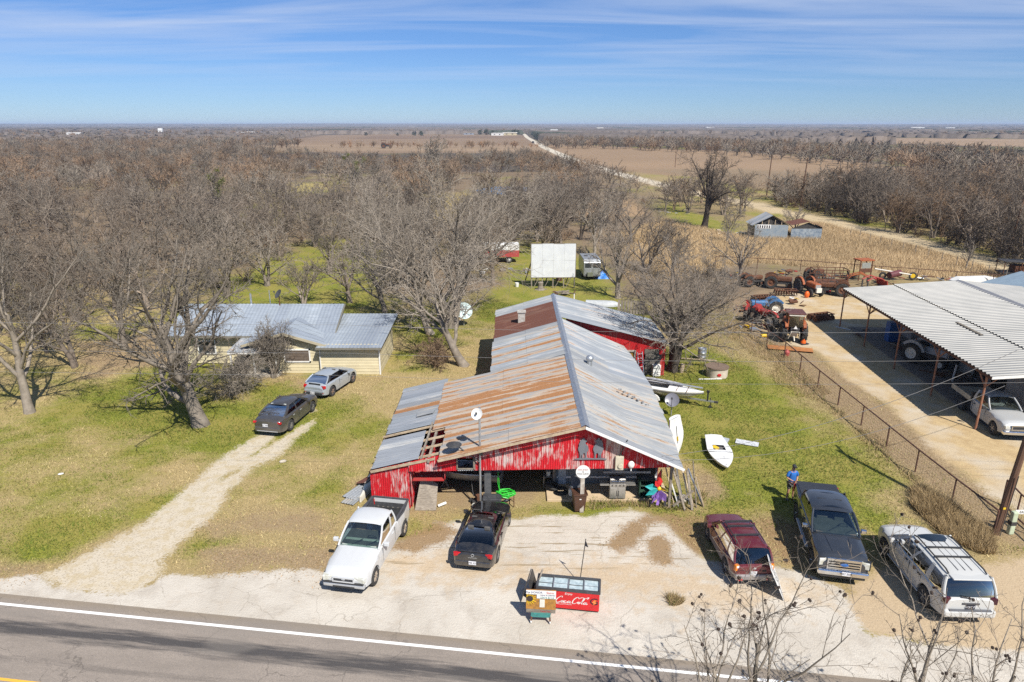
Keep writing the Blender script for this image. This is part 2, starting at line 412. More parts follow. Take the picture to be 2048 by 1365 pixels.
GROAD = PP([(1048, 268), (1054, 275), (1090, 296), (1150, 322), (1220, 343), (1290, 362), (1400, 388), (1500, 408), (1560, 424), (1650, 440), (1740, 461), (1850, 488), (1950, 513), (2060, 548), (2300, 630)])

def axis(lo, hi, f0, f1, s, g):
    a = [f0]; d = s
    left = []
    x = f0
    while x > lo: d *= g; x -= d; left.append(x)
    mid = list(np.arange(f0, f1 + 1e-6, s)); right = []; x = mid[-1]; d = s
    while x < hi: d *= g; x += d; right.append(x)
    return np.array(left[::-1] + mid + right)
gx = axis(-16000, 16000, -36, 40, 0.36, 1.085)
gy = axis(-300, 16000, 18, 58, 0.32, 1.04)
def heights(x, y):
    near = sm(y, 60, 140) * 0.0
    h = 0.05 * (fbm(x, y, 9, 3) - 0.5) * 2
    flat = np.maximum(sm(sdf(CONC_POLY, x, y), -1.5, .3), sm(np.abs(x - 2.5), 15, 12) * sm(y, 29, 31) * sm(y, 60, 58))
    return h * (1 - flat)
FIELD = {}
def sample(nm, x, y):
    i = np.clip(np.searchsorted(gx, x) - 1, 0, len(gx) - 2); j = np.clip(np.searchsorted(gy, y) - 1, 0, len(gy) - 2)
    fx = (x - gx[i]) / (gx[i + 1] - gx[i]); fy = (y - gy[j]) / (gy[j + 1] - gy[j]); A = FIELD[nm]
    return (A[j, i] * (1 - fx) + A[j, i + 1] * fx) * (1 - fy) + (A[j + 1, i] * (1 - fx) + A[j + 1, i + 1] * fx) * fy
def build_ground():
    X, Y = np.meshgrid(gx, gy); x, y = X.ravel(), Y.ravel()
    dist = np.hypot(x, y)
    n1, n2, n3 = fbm(x, y, 14, 5), fbm(x + 90, y - 40, 4, 4), fbm(x - 31, y + 77, 40, 4)
    jitter = (fbm(x, y, 2.2, 3) - .5) * 1.3
    conc = sdf(CONC_POLY, x, y) + jitter * .55
    drive = sdf(DRIVE_POLY, x, y) + jitter * .7
    cl = sdline(PP([(330, 1060), (420, 978), (500, 915), (575, 862), (622, 832)]), 0.0, x, y); drive = drive - 1.5 * np.exp(-(cl / .42) ** 2) * sm(y, 31, 36) * (.45 + .9 * fbm(x + 17, y, 1.8, 3))
    yard = np.maximum(sdf(YARD_POLY, x, y), 0 * x - 99) + jitter * .9
    gravr = sdf(GRAVEL_R, x, y) + jitter * .6
    sand = np.maximum.reduce([sdf(q, x, y) for q in SANDS]) + jitter * 1.1
    mulch = np.maximum.reduce([sdf(q, x, y) for q in MULCH]) + jitter * .7
    brown = np.maximum.reduce([sdf(q, x, y) for q in BROWNS]) + jitter * 2.2
    green = np.clip((n1 - .40) * 2.2, 0, .6) + (n2 - .5) * 1.4 + (fbm(x + 200, y, 1.7, 3) - .5) * .7
    woods = sm(y + (x + 20) * .25, 62, 80) * sm(x, 60, 30)
    green = green * (1 - woods * .55)
    for px, py, r, a in LUSH:
        c = P(px, py); e = P(px + r, py); f = P(px, py + r * .5); g = P(px, py - r * .5)
        rx = abs(e.x - c.x); ry = abs(g.y - f.y)
        d2 = ((x - c.x) / rx) ** 2 + ((y - c.y) / ry) ** 2
        green = green + a * .75 * np.exp(-d2 * 1.3) * (0.55 + .9 * n2)
    green = green * (1 - sm(brown, -.8, .8) * .85)
    # base albedo away from the built-up plot
    g3 = np.stack([.35 + 0 * x, .265 + 0 * x, .125 + 0 * x], 1)         # dry grass
    lit = np.stack([.205 + 0 * x, .150 + 0 * x, .098 + 0 * x], 1)         # leaf litter
    base = g3 * (1 - woods[:, None]) + lit * woods[:, None]
    base = base * (0.8 + .42 * n3)[:, None]
    # fields far away, by what the photograph shows: (polygon in pixels, colour)
    def field(pts, c, s=6.0, soft=None, rows=0.0):
        nonlocal base, green
        d = sdf(PP(pts), x, y); w = sm(d, -s, s)[:, None]
        cc = np.array(c)[None, :] * (0.86 + .28 * fbm(x, y, 70, 3))[:, None]
        base = base * (1 - w) + cc * w; green = green * (1 - w[:, 0])
    wood = (.085, .068, .058); far = (.10, .085, .085)
    base = np.where((dist > 300)[:, None], np.array(wood)[None] * (0.7 + .6 * fbm(x, y, 260, 4))[:, None], base)
    field([(-900, 262), (-900, 256), (3000, 256), (3000, 263)], far, 200)
    field([(500, 302), (560, 283), (640, 271), (820, 268), (1050, 271), (1058, 280), (1100, 300), (1140, 322), (1000, 306), (760, 308)], (.24, .165, .105), 5)
    field([(740, 272), (1050, 272), (1054, 277), (700, 279)], (.20, .135, .09), 8)
    field([(520, 290), (1085, 292), (1130, 312), (1000, 303), (760, 302), (480, 306)], (.29, .205, .13), 3)
    field([(-300, 276), (70, 271), (170, 273), (150, 277), (-300, 282)], (.27, .18, .11), 8)
    field([(300, 310), (480, 296), (620, 298), (600, 304), (420, 312)], (.26, .19, .12), 3)
    field([(1070, 288), (1160, 290), (1300, 297), (1480, 303), (1700, 322), (1850, 338), (2400, 372), (2400, 395), (2050, 390), (1800, 375), (1500, 352), (1330, 352), (1230, 340), (1150, 318)], (.30, .205, .125), 4)
    field([(1300, 340), (1480, 338), (1700, 350), (1900, 372), (2050, 400), (2050, 420), (1700, 400), (1500, 375)], (.27, .195, .12), 4)
    field([(1160, 269), (1440, 271), (1700, 275), (2400, 283), (2400, 297), (1950, 293), (1600, 281), (1300, 273)], (.31, .215, .135), 10)
    field([(1250, 265), (1500, 266), (1500, 267), (1250, 267)], (.30, .22, .15), 20)
    field([(880, 386), (950, 386), (960, 440), (860, 440), (850, 410)], (.33, .25, .10), 2)
    field([(580, 366), (665, 366), (665, 382), (590, 384)], (.34, .27, .10), 2)
    field([(1160, 405), (1260, 400), (1300, 430), (1150, 440)], (.34, .23, .13), 2)
    tall = PP([(1240, 470), (1330, 440), (1440, 462), (1500, 470), (1640, 440), (1760, 468), (1860, 497), (2010, 540), (2060, 560), (1900, 560), (1640, 533), (1500, 525), (1330, 560), (1270, 530)])
    dt = sdf(tall, x, y); w = sm(dt, -1.5, 1.5)[:, None]; base = base * (1 - w) + np.array((.44, .325, .19))[None] * w; green = green * (1 - .9 * w[:, 0])
    gr = sdline(GROAD, 6.6, x, y); w = sm(gr, -.8, .6)[:, None]
    base = base * (1 - w) + (np.array((.50, .395, .245))[None] * (1 - sm(y, 150, 300)[:, None]) + np.array((.58, .52, .42))[None] * sm(y, 150, 300)[:, None]) * w; green = green * (1 - w[:, 0])
    green = np.clip(green, 0, 1.2)
    for nm, a in (('green', green), ('conc', conc), ('drive', drive), ('yard', yard), ('gravr', gravr), ('mulch', mulch), ('brown', brown), ('road', gr)): FIELD[nm] = a.reshape(len(gy), len(gx))
    z = heights(x, y)
    V = np.stack([x, y, z], 1)
    nx, ny = len(gx), len(gy)
    i = (np.arange(ny - 1)[:, None] * nx + np.arange(nx - 1)[None, :]).ravel()
    Fq = np.stack([i, i + 1, i + nx + 1, i + nx], 1)
    me = mesh_np("ground", V, Fq, ground_mat(), base)
    for nm, a in (("conc", conc), ("drive", drive), ("yard", yard), ("gravr", gravr), ("sand", sand), ("mulch", mulch), ("brown", brown), ("green", green)):
        fattr(me, nm, np.clip(a, -20, 20))
    me.polygons.foreach_set("use_smooth", [True] * len(me.polygons))
    o = bpy.data.objects.new("ground", me); COL.objects.link(o); o['kind'] = 'structure'
def ground_mat():
    m = N("ground_surface"); p = m.pos()
    fine = m.noise(p, 9, 5, .7); mid = m.noise(p, 1.7, 5, .62); big = m.noise(p, .35, 4)
    blades = m.noise(m.pos((1, .45, 1)), 22, 3, .7)
    base = m.attr("Col", "Color")
    g = m.math('ADD', m.attr("green"), m.math('MULTIPLY', m.math('SUBTRACT', mid, .5), 1.1))
    g = m.math('ADD', g, m.math('MULTIPLY', m.math('SUBTRACT', fine, .5), .8))
    gf = m.step(g, .12, .82)
    lush = m.mix(m.step(blades, .35, .65), (.125, .155, .020), (.255, .25, .036))
    lush = m.mix(m.step(big, .4, .6), lush, (.27, .235, .055))
    col = m.mix(gf, base, lush)
    # brown leaf litter patches
    bn = m.math('ADD', m.attr("brown"), m.math('MULTIPLY', m.math('SUBTRACT', fine, .5), 2.2))
    bn = m.math('ADD', bn, m.math('MULTIPLY', m.math('SUBTRACT', mid, .5), 3.0))
    col = m.mix(m.step(bn, -.5, 1.0, 0, .8), col, m.mix(m.step(fine, .35, .65), (.25, .165, .09), (.34, .255, .165)))
    col = m.mix(1.0, col, m.mix(m.step(blades, .3, .72), (.55, .55, .55), (1.3, 1.3, 1.3)), 'MULTIPLY')
    def lay(c, name, amp, a, b, colr, mx=1.0):
        d = m.math('ADD', m.attr(name), m.math('MULTIPLY', m.math('SUBTRACT', fine, .5), amp))
        d = m.math('ADD', d, m.math('MULTIPLY', m.math('SUBTRACT', mid, .5), amp * .9))
        return m.mix(m.step(d, a, b, 0, mx), c, colr)
    pebble = m.vor(p, 9.0)
    dirt = m.mix(m.step(mid, .35, .65), (.50, .375, .205), (.40, .285, .15))
    dirt = m.mix(m.step(big, .45, .7), dirt, (.50, .43, .33))
    dirt = m.mix(m.step(fine, .6, .7, 0, .5), dirt, (.28, .20, .11))
    col = lay(col, "yard", 2.0, -.25, .35, dirt)
    grav = m.mix(m.step(pebble, .05, .45), (.33, .275, .20), (.54, .475, .375))
    grav = m.mix(m.step(mid, .48, .62, 0, .65), grav, (.45, .36, .22))
    col = lay(col, "drive", 1.6, -.14, .2, grav, .92)
    col = lay(col, "gravr", 1.8, -.2, .25, m.mix(m.step(fine, .3, .7), (.50, .39, .255), (.40, .30, .19)))
    # worn concrete with cracks
    cc = m.mix(m.step(big, .35, .65), (.58, .535, .465), (.49, .445, .38))
    cc = m.mix(m.step(m.noise(p, 30, 3, .8), .38, .75, 0, .4), cc, (.385, .335, .265))
    warp = m.node("ShaderNodeVectorMath", operation='ADD'); m.l.new(p, warp.inputs[0])
    wn_ = m.node("ShaderNodeTexNoise"); m.l.new(p, wn_.inputs["Vector"]); wn_.inputs["Scale"].default_value = 1.1; wn_.inputs["Detail"].default_value = 5
    wsc = m.node("ShaderNodeVectorMath", operation='SCALE'); m.l.new(wn_.outputs[1], wsc.inputs[0]); wsc.inputs["Scale"].default_value = .8; m.l.new(wsc.outputs[0], warp.inputs[1])
    crack = m.vor(warp.outputs[0], .34, 'DISTANCE_TO_EDGE')
    cm = m.math('MULTIPLY', m.step(crack, .008, .001), m.step(m.noise(p, .5, 2), .42, .55))
    cc = m.mix(m.math('MULTIPLY', cm, .5), cc, (.20, .17, .13))
    cc = m.mix(m.step(mid, .52, .75, 0, .45), cc, (.42, .35, .27))
    cc = m.mix(m.step(m.noise(p, .8, 6, .7), .50, .68, 0, .55), cc, (.35, .305, .25))
    sp = m.step(m.noise(p, 5.2, 2, .5), .73, .78, 0, .6)
    cc = m.mix(sp, cc, (.26, .21, .15))
    col = lay(col, "conc", .9, -.12, .16, cc)
    sd_ = m.math('MULTIPLY', m.math('ADD', m.attr("sand"), m.math('MULTIPLY', m.math('SUBTRACT', mid, .5), 5.5)), 1.0)
    col = m.mix(m.math('MULTIPLY', m.step(sd_, -.9, .9, 0, .85), m.step(m.attr("conc"), 0, .2)), col, m.mix(m.step(fine, .35, .65), (.53, .415, .28), (.43, .325, .21)))
    # thin weed lines in the joints of the old slab
    wv = m.noise(m.pos((.25, 3.2, 1)), 1.2, 4, .6)
    wl_ = m.math('MULTIPLY', m.step(wv, .57, .64), m.step(m.sep(p)[1], 25.5, 26.5))
    wl_ = m.math('MULTIPLY', wl_, m.step(m.attr("conc"), .2, .6))
    col = m.mix(m.math('MULTIPLY', wl_, .8), col, (.24, .18, .10))
    mu = m.math('ADD', m.attr("mulch"), m.math('MULTIPLY', m.math('SUBTRACT', fine, .5), 1.2))
    mu = m.math('ADD', mu, m.math('MULTIPLY', m.math('SUBTRACT', mid, .5), 1.0))
    col = m.mix(m.step(mu, -.1, .3, 0, .92), col, m.mix(m.step(m.noise(p, 16, 3, .8), .35, .65), (.20, .125, .06), (.33, .225, .12)))
    m.bump(m.math('ADD', fine, m.math('MULTIPLY', blades, .6)), .55, .06)
    return m.fin(col, .92, 0, .25)
build_ground()

# ---------------------------------------------------------------- highway
def road_mat():
    m = N("asphalt"); v = m.co(); s = m.sep(v); ac = s[1]
    ag = m.noise(v, 26, 3, .8); bl = m.noise(m.co((.25, 1, 1)), 1.6, 5, .65); st = m.noise(m.co((.10, 1.3, 1)), 3.0, 5, .7)
    col = m.mix(m.step(bl, .35, .65), (.265, .225, .188), (.345, .292, .245))
    col = m.mix(m.step(ag, .35, .7), col, (.19, .165, .145))
    def band(c, w): return m.math('SUBTRACT', 1.0, m.math('ABSOLUTE', m.math('DIVIDE', m.math('SUBTRACT', ac, c), w)))
    b = m.math('ADD', band(-1.75, .62), m.math('MULTIPLY', m.math('SUBTRACT', st, .5), 2.4))
    col = m.mix(m.step(b, .1, .8, 0, .9), col, (.050, .048, .050))
    b2 = m.math('ADD', band(-3.3, .45), m.math('MULTIPLY', m.math('SUBTRACT', st, .5), 2.6))
    col = m.mix(m.step(b2, .5, 1.2, 0, .4), col, (.06, .055, .052))
    e = m.math('ADD', band(-.1, .5), m.math('MULTIPLY', m.math('SUBTRACT', bl, .5), 1.5))
    col = m.mix(m.step(e, .2, 1.0, 0, .55), col, (.22, .175, .12))
    wv_ = m.node('ShaderNodeVectorMath', operation='ADD'); m.l.new(v, wv_.inputs[0]); nz = m.node('ShaderNodeTexNoise'); m.l.new(v, nz.inputs['Vector']); nz.inputs['Scale'].default_value = 1.3; nz.inputs['Detail'].default_value = 5; m.l.new(nz.outputs[1], wv_.inputs[1])
    ck = m.vor(wv_.outputs[0], .28, 'DISTANCE_TO_EDGE'); col = m.mix(m.math('MULTIPLY', m.step(ck, .007, .001, 0, .5), m.step(m.noise(v, .4, 2), .42, .55)), col, (.07, .062, .055))
    pt = m.step(m.noise(m.co((.12, .6, 1)), 1.0, 2, .4), .60, .62, 0, .35); col = m.mix(pt, col, (.22, .195, .17)); col = m.mix(m.step(m.noise(v, 60, 2, .9), .62, .72, 0, .5), col, (.45, .41, .36))
    m.bump(ag, .5, .02); return m.fin(col, .9, 0, .2)
road_o = RD_A + RN * 0
def strip(name, a0, a1, z, mat, n=60, L=700, wob=0.0):
    mb = MB(); rr = random.Random(3)
    ln = [(-L + 2 * L * i / n) for i in range(n + 1)]
    mb.add([(u, a0, z) for u in ln] + [(u, a1, z) for u in ln], [(i, n + 1 + i, n + 2 + i, i + 1) for i in range(n)])
    o = struct(name, mb, mat); o.location = (RD_A.x, RD_A.y, 0); o.rotation_euler = (0, 0, ROAD_RZ); return o
mw = N("road_line_white"); vv = mw.co()
mw.fin(mw.mix(mw.step(mw.noise(vv, 30, 4, .7), .6, .75, 0, .5), (.80, .79, .76), (.35, .32, .29)), .7); MW = mw.mat
my = N("road_line_yellow"); vv = my.co()
my.fin(my.mix(my.step(my.noise(vv, 30, 4, .7), .6, .75, 0, .5), (.72, .40, .05), (.35, .25, .12)), .7); MY = my.mat
strip("road", 0.0, -8.9, .024, road_mat())
strip("edge_line", -.52, -.66, .030, MW); strip("edge_line", -8.1, -8.24, .030, MW)
strip("center_line", -4.15, -4.27, .030, MY); strip("center_line", -4.40, -4.52, .030, MY)
# ---------------------------------------------------------------- red barn
def tin_mat(name, galv, rustc, rustc2, amt, streak=1.0, metal=.25):
    m = N(name); u = m.attr("u"); p = m.pos()
    g = m.node("ShaderNodeUVMap")
    vec = m.pos((.35, 5.5, .35)); n1 = m.noise(vec, 1.0, 5, .6); n2 = m.noise(p, .33, 4, .65); n3 = m.noise(p, 14, 4, .75); n4 = m.noise(m.pos((.8, 12, .8)), 1.0, 3)
    q = m.math('MULTIPLY', m.math('SUBTRACT', 1.0, m.math('ABSOLUTE', m.math('SUBTRACT', m.math('MULTIPLY', u, 2.0), .55))), .75)
    f = m.math('ADD', m.math('MULTIPLY', q, .42 * streak), m.math('MULTIPLY', m.math('SUBTRACT', n1, .5), 1.4))
    f = m.math('ADD', f, m.math('MULTIPLY', m.math('SUBTRACT', n2, .5), 1.6))
    f = m.math('ADD', f, m.math('MULTIPLY', m.math('SUBTRACT', m.attr('rv'), .5), .55))
    f = m.math('ADD', f, m.math('MULTIPLY', m.math('SUBTRACT', n3, .5), .45))
    f = m.math('ADD', f, amt - .5)
    gc = m.mix(m.step(n4, .3, .7), galv, tuple(c * .74 for c in galv))
    gc = m.mix(1.0, gc, m.mix(m.attr('rv'), (.84, .84, .86), (1.08, 1.07, 1.04)), 'MULTIPLY')
    col = m.mix(m.step(f, -.22, .12, 0, .55), gc, rustc2)
    col = m.mix(m.step(f, .08, .38, 0, .92), col, m.mix(m.step(n3, .35, .65), rustc, tuple(c * .6 for c in rustc)))
    if name == 'brown_tin': col = m.mix(m.step(u, .90, .94, 0, .6), col, (.40, .34, .29))
    m.bump(n3, .12, .02)
    return m.fin(col, m.step(f, -.2, .3, .42, .85), m.step(f, -.2, .2, metal, 0), .4)
TIN_RUSTY = tin_mat("rusty_tin", (.40, .395, .385), (.33, .145, .05), (.44, .32, .205), .50, 1.6)
TIN_LIGHT = tin_mat("streaked_tin", (.37, .385, .395), (.33, .175, .075), (.37, .335, .285), .16, 1.0)
TIN_CLEAN = tin_mat("bare_tin", (.37, .40, .43), (.36, .20, .10), (.44, .42, .40), .02)
TIN_BROWN = tin_mat("brown_tin", (.20, .105, .075), (.13, .050, .035), (.17, .085, .06), .75)
TIN_NEW = tin_mat("shiny_tin", (.47, .495, .52), (.45, .36, .27), (.55, .50, .43), .03, 1, .35)
def peel_mat(name, c, under=(.55, .47, .44), amt=.5):
    m = N(name); n1 = m.noise(m.pos((5.5, 5.5, .9)), 1.2, 6, .72); n2 = m.noise(m.pos(), .8, 4, .6); n3 = m.noise(m.pos((16, 16, 2.0)), 1, 4, .7)
    f = m.math('ADD', m.math('ADD', m.math('MULTIPLY', n1, .7), m.math('MULTIPLY', n2, .55)), m.math('MULTIPLY', n3, .35))
    col = m.mix(m.step(f, .80 + .2 * (.5 - amt), .93 + .2 * (.5 - amt), 0, .9), m.mix(m.step(n2, .3, .7), c, tuple(x * .72 for x in c)), under)
    m.bump(n1, .2, .01); return m.fin(col, .6, 0, .35)
RED_TIN = peel_mat("peeling_red_tin", (.53, .013, .022))
RED_WALL = peel_mat("red_masonry", (.45, .012, .016), (.42, .12, .09), .35)
GREY_WALL = vmat("grey_siding", (.20, .215, .23), (.15, .165, .18), 3, .7)
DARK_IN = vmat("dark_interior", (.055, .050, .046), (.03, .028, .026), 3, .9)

rr = random.Random(11)
def tin_sheet(A, B, C, D, ribs=6, amp=.018, rows=4, sag=0.0, lift=.012, jit=.012, rv=None):
    """A-B along the ridge, D-C along the eave (A over D); ribs run from ridge to eave"""
    A, B, C, D = map(Vector, (A, B, C, D)); nrm = (B - A).cross(D - A).normalized()
    if nrm.z < 0: nrm = -nrm
    nu = ribs * 4; mb = MB(); us = []
    t0, t1 = rr.uniform(-jit, jit), rr.uniform(-jit, jit)
    def fn(u, v):
        top = A.lerp(B, u); bot = D.lerp(C, u); p = top.lerp(bot, v)
        w = amp * (1 - abs(((u * ribs) % 1) * 2 - 1) * 2) if ribs else 0
        us.append(u)
        return p + nrm * (w + lift * (1 - u) + t0 * (1 - v) + t1 * v) - Vector((0, 0, 1)) * sag * sin(pi * v)
    mb.grid(fn, nu, rows); me = mb.mesh("tin_sheet", [])
    us = np.array(us); fattr(me, "u", us); fattr(me, "rv", us * 0 + (rr.random() if rv is None else rv)); return me
def roof_run(parent, x0, z0, x1, z1, ya, yb, wid, mats, courses=2, name="roof_sheet", sagf=None, xf=None, ribs=5, skip=()):
    """sheets laid side by side from ya to yb, from ridge (x0,z0) to eave (x1,z1)"""
    n = max(1, round((yb - ya) / wid)); w = (yb - ya) / n
    for i in range(n):
        if i in skip: continue
        y0, y1 = ya + i * w - .02, ya + (i + 1) * w + .03
        rv = rr.random()
        for c in range(courses):
            f0, f1 = c / courses, (c + 1) / courses + (.02 if c < courses - 1 else 0)
            def pt(f, y):
                x = x0 + (x1 - x0) * f; z = z0 + (z1 - z0) * f
                if sagf: z += sagf(f, y)
                if xf: x += xf(f, y)
                return Vector((x, y, z + (.014 if c == 0 and courses > 1 else 0)))
            e = rr.uniform(-.05, .07) if c == courses - 1 else 0
            d = (pt(f1, y0) - pt(f0, y0)).normalized() * e
            me = tin_sheet(pt(f0, y0), pt(f0, y1), pt(f1, y1) + d, pt(f1, y0) + d, ribs, rv=rv)
            m = mats[i][c] if isinstance(mats, list) and isinstance(mats[i], (list, tuple)) else (mats[i] if isinstance(mats, list) else mats)
            me.materials.append(m); part(name, me, m, parent)
RX, RZ_ = 3.6, 4.93
barn = thing("barn", "long red barn with rusty tin gable roof and open front bay", "barn", (0, 0, 0))
zl = lambda x: RZ_ - .246 * (RX - x)
sg = lambda f, y: -.10 * sin(pi * f) * (.6 + .4 * sin(y * .7)) + .05 * sin(y * 1.3) * f
# left slope, front part: rusty long sheets, then the lean-to strip
roof_run(barn, RX, RZ_, -3.65, zl(-3.65), 30.6, 34.4, .74, TIN_RUSTY)
roof_run(barn, RX, RZ_, -4.35, zl(-4.35), 34.4, 41.6, .74, TIN_RUSTY)
ms = [TIN_NEW] * 5 + [TIN_CLEAN] + [TIN_CLEAN, TIN_CLEAN, TIN_BROWN, TIN_LIGHT, TIN_RUSTY, TIN_CLEAN, TIN_LIGHT, TIN_NEW, TIN_CLEAN]
rw = .735
roof_run(barn, -4.75, zl(-4.75) - .03, -7.2, zl(-7.2) - .03, 31.25, 34.6, .67, [TIN_NEW] * 5, 1, ribs=3)
roof_run(barn, -4.2, zl(-4.2) - .04, -7.15, zl(-7.15) - .04, 35.3, 42.4, .71, [TIN_CLEAN, TIN_NEW, TIN_CLEAN, TIN_LIGHT, TIN_RUSTY, TIN_LIGHT, TIN_NEW, TIN_CLEAN, TIN_NEW, TIN_CLEAN], 1, ribs=3)
me = tin_sheet((-4.6, 36.7, zl(-4.6) + .06), (-4.5, 37.3, zl(-4.6) + .06), (-5.6, 37.35, zl(-5.6) + .09), (-5.6, 36.7, zl(-5.6) + .05), 4); me.materials.append(TIN_LIGHT); part("patch_sheet", me, TIN_LIGHT, barn)
# right slope
sg2 = lambda f, y: -.28 * sin(pi * f) * sin(pi * min(1, max(0, (y - 29) / 22))) + .03 * sin(y * 1.1) * f
xf2 = lambda f, y: .55 * f * sin(pi * (y - 30.6) / 22)
n_r = 26
roof_run(barn, RX, RZ_, 8.55, 2.62, 30.6, 50.4, .76, [[TIN_LIGHT if i < 17 else TIN_CLEAN, TIN_LIGHT if i < 15 else TIN_CLEAN] for i in range(26)], 2, sagf=sg2, xf=xf2)
# rear wing
roof_run(barn, RX, RZ_ + .05, 12.2, 2.75, 50.5, 57.7, .75, TIN_CLEAN, 2)
lm = [TIN_LIGHT, TIN_CLEAN, TIN_RUSTY, TIN_LIGHT, TIN_RUSTY, TIN_CLEAN, TIN_RUSTY, TIN_CLEAN, TIN_LIGHT, TIN_LIGHT] + [TIN_BROWN] * 8 + [TIN_CLEAN] * 3
roof_run(barn, RX, RZ_ + .04, -1.4, 3.55, 41.65, 57.7, .765, lm, 2)
# ridge cap
mb = MB(); mb.add([(RX - .22, 30.55, RZ_ - .02), (RX, 30.55, RZ_ + .09), (RX + .22, 30.55, RZ_ - .05), (RX + .22, 57.75, RZ_), (RX, 57.75, RZ_ + .13), (RX - .22, 57.75, RZ_ + .03)], [(0, 1, 4, 5), (1, 2, 3, 4)])
part("ridge_cap", mb, STEEL_GALV, barn)
# purlins under the roof: seen in the gap of the left strip and along the eaves
for k, y in enumerate((31.5, 32.5, 33.5, 34.5, 35.2)):
    part("purlin", MB().box((-4.9, y, zl(-4.9) - .12), (4.9, .11, .09), M=Matrix.Rotation(-atan2(.246, 1), 3, 'Y')), WOOD_PALE, barn)
part("rafter", MB().bar((-4.22, 31.0, zl(-4.22) - .2), (-4.16, 35.4, zl(-4.2) - .2), .12, .16), WOOD_GREY, barn)
part("rafter", MB().bar((-4.62, 31.2, zl(-4.6) - .05), (-4.5, 35.5, zl(-4.5) - .05), .09, .12), WOOD_GREY, barn)
# barge boards on the front gable
for a, b in (((RX, 30.55, RZ_ - .07), (-3.7, 30.55, zl(-3.7) - .08)), ((RX, 30.55, RZ_ - .07), (8.62, 30.55, 2.55)), ((-3.9, 31.1, zl(-3.9) - .18), (-7.2, 31.1, zl(-7.2) - .12))):
    part("barge_board", MB().bar(a, b, .04, .13), WHITE if b[0] > 0 else WOOD_PALE, barn)
# front facade of corrugated red sheets
FY = 31.12
def wall_sheet(parent, x0, x1, y, zb, zt, mat, name="wall_sheet", pitch=.105, axis='x', amp=.014):
    n = max(2, int((x1 - x0) / pitch)) * 2; mb = MB()
    def fn(u, v):
        x = x0 + (x1 - x0) * u; z0 = zb(x) if callable(zb) else zb; z1 = zt(x) if callable(zt) else zt
        o = amp if (round(u * n) % 2) else -amp
        return (x, y + o, z0 + (z1 - z0) * v) if axis == 'x' else (y + o, x, z0 + (z1 - z0) * v)
    mb.grid(fn, n, 2); return part(name, mb, mat, parent)
ztop = lambda x: (zl(x) if x < RX else RZ_ - .468 * (x - RX)) - .05
zbot = lambda x: 2.17 + (x + 5.2) * .017
wx0, wx1 = -2.75, -1.95
xs = [-5.25]
while xs[-1] < 8.1: xs.append(min(8.15, xs[-1] + .83))
for a, b in zip(xs[:-1], xs[1:]):
    if a < wx1 and b > wx0:
        if a < wx0: wall_sheet(barn, a, wx0, FY, zbot, ztop, RED_TIN)
        if b > wx1: wall_sheet(barn, wx1, b, FY, zbot, ztop, RED_TIN)
        continue
    if b - a < .1: continue
    if abs(a - 4.7) < .42: wall_sheet(barn, a, b, FY - .01, zbot, ztop, peel_mat("bare_red_tin", (.40, .10, .08), (.52, .42, .37), .8))
    else: wall_sheet(barn, a, b, FY + rr.uniform(-.012, .012), zbot, ztop, RED_TIN)
wall_sheet(barn, wx0, wx1, FY, lambda x: 2.92, ztop, RED_TIN); wall_sheet(barn, wx0, wx1, FY, zbot, lambda x: 2.34, WHITE)
wall_sheet(barn, -4.7, -3.3, 35.5, 1.0, lambda x: zl(x) - .15, RED_TIN, 'inner_sheet'); wall_sheet(barn, 31.3, 35.4, -3.45, 1.6, zl(-3.45) - .12, RED_TIN, 'inner_sheet', axis='y'); part('inner_shelf', MB().box((-4.3, 33.3, 1.55), (1.6, 4.0, .05)), vmat('red_board', (.40, .02, .02), (.28, .05, .04), 3, .8), barn)
part("window_frame", MB().box((wx0 - .03, FY - .02, 2.63), (.06, .08, .66)).box((wx1 + .03, FY - .02, 2.63), (.09, .08, .66)).box(((wx0 + wx1) / 2, FY - .02, 2.33), (.86, .08, .05)), WOOD_GREY, barn)
# closed corner room at the left
for i in range(3): wall_sheet(barn, -7.25 + i * .67, -7.25 + (i + 1) * .67, 31.22 + (.02 if i == 1 else 0), -.02, lambda x: zl(x) - .1, RED_TIN)
for i in range(14): wall_sheet(barn, 31.3 + i * .8, 32.08 + i * .8, -7.2, .0, zl(-7.2) - .1, vmat("old_tin_wall", (.30, .29, .28), (.20, .15, .11), 2, .6), axis='y')
wall_sheet(barn, 31.3, 34.6, -5.2, 0, zl(-5.2) - .15, RED_TIN, axis='y')
# inner walls and dark bay
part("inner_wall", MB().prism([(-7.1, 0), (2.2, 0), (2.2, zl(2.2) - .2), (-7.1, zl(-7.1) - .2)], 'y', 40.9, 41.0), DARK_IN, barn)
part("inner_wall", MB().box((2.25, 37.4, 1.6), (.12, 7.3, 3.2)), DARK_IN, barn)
part("side_wall", MB().box((8.0, 41.6, 1.28), (.12, 15.8, 2.56)), RED_WALL, barn)
gw = thing("x", None, None); bpy.data.objects.remove(gw)
GX0, GX1, GY = 2.3, 8.0, 33.55
for i in range(7):
    a = GX0 + (GX1 - GX0) * i / 7; b = GX0 + (GX1 - GX0) * (i + 1) / 7
    part("siding_panel", MB().box(((a + b) / 2, GY + (.01 if i % 2 else 0), 1.35), (b - a - .02, .06, 2.7)), GREY_WALL, barn)
part("corner_board", MB().box((2.75, GY - .06, 1.3), (.42, .06, 2.6)), vmat("pale_blue_board", (.42, .46, .50), (.34, .38, .42), 3, .6), barn)
part("ledger_board", MB().box((5.2, GY - .05, .55), (5.5, .05, .10)).box((6.3, GY - .06, .85), (2.6, .05, .12)), WHITE, barn)
part("doorway", MB().box((7.35, GY - .055, 1.2), (1.0, .04, 2.3)), DARK_IN, barn)
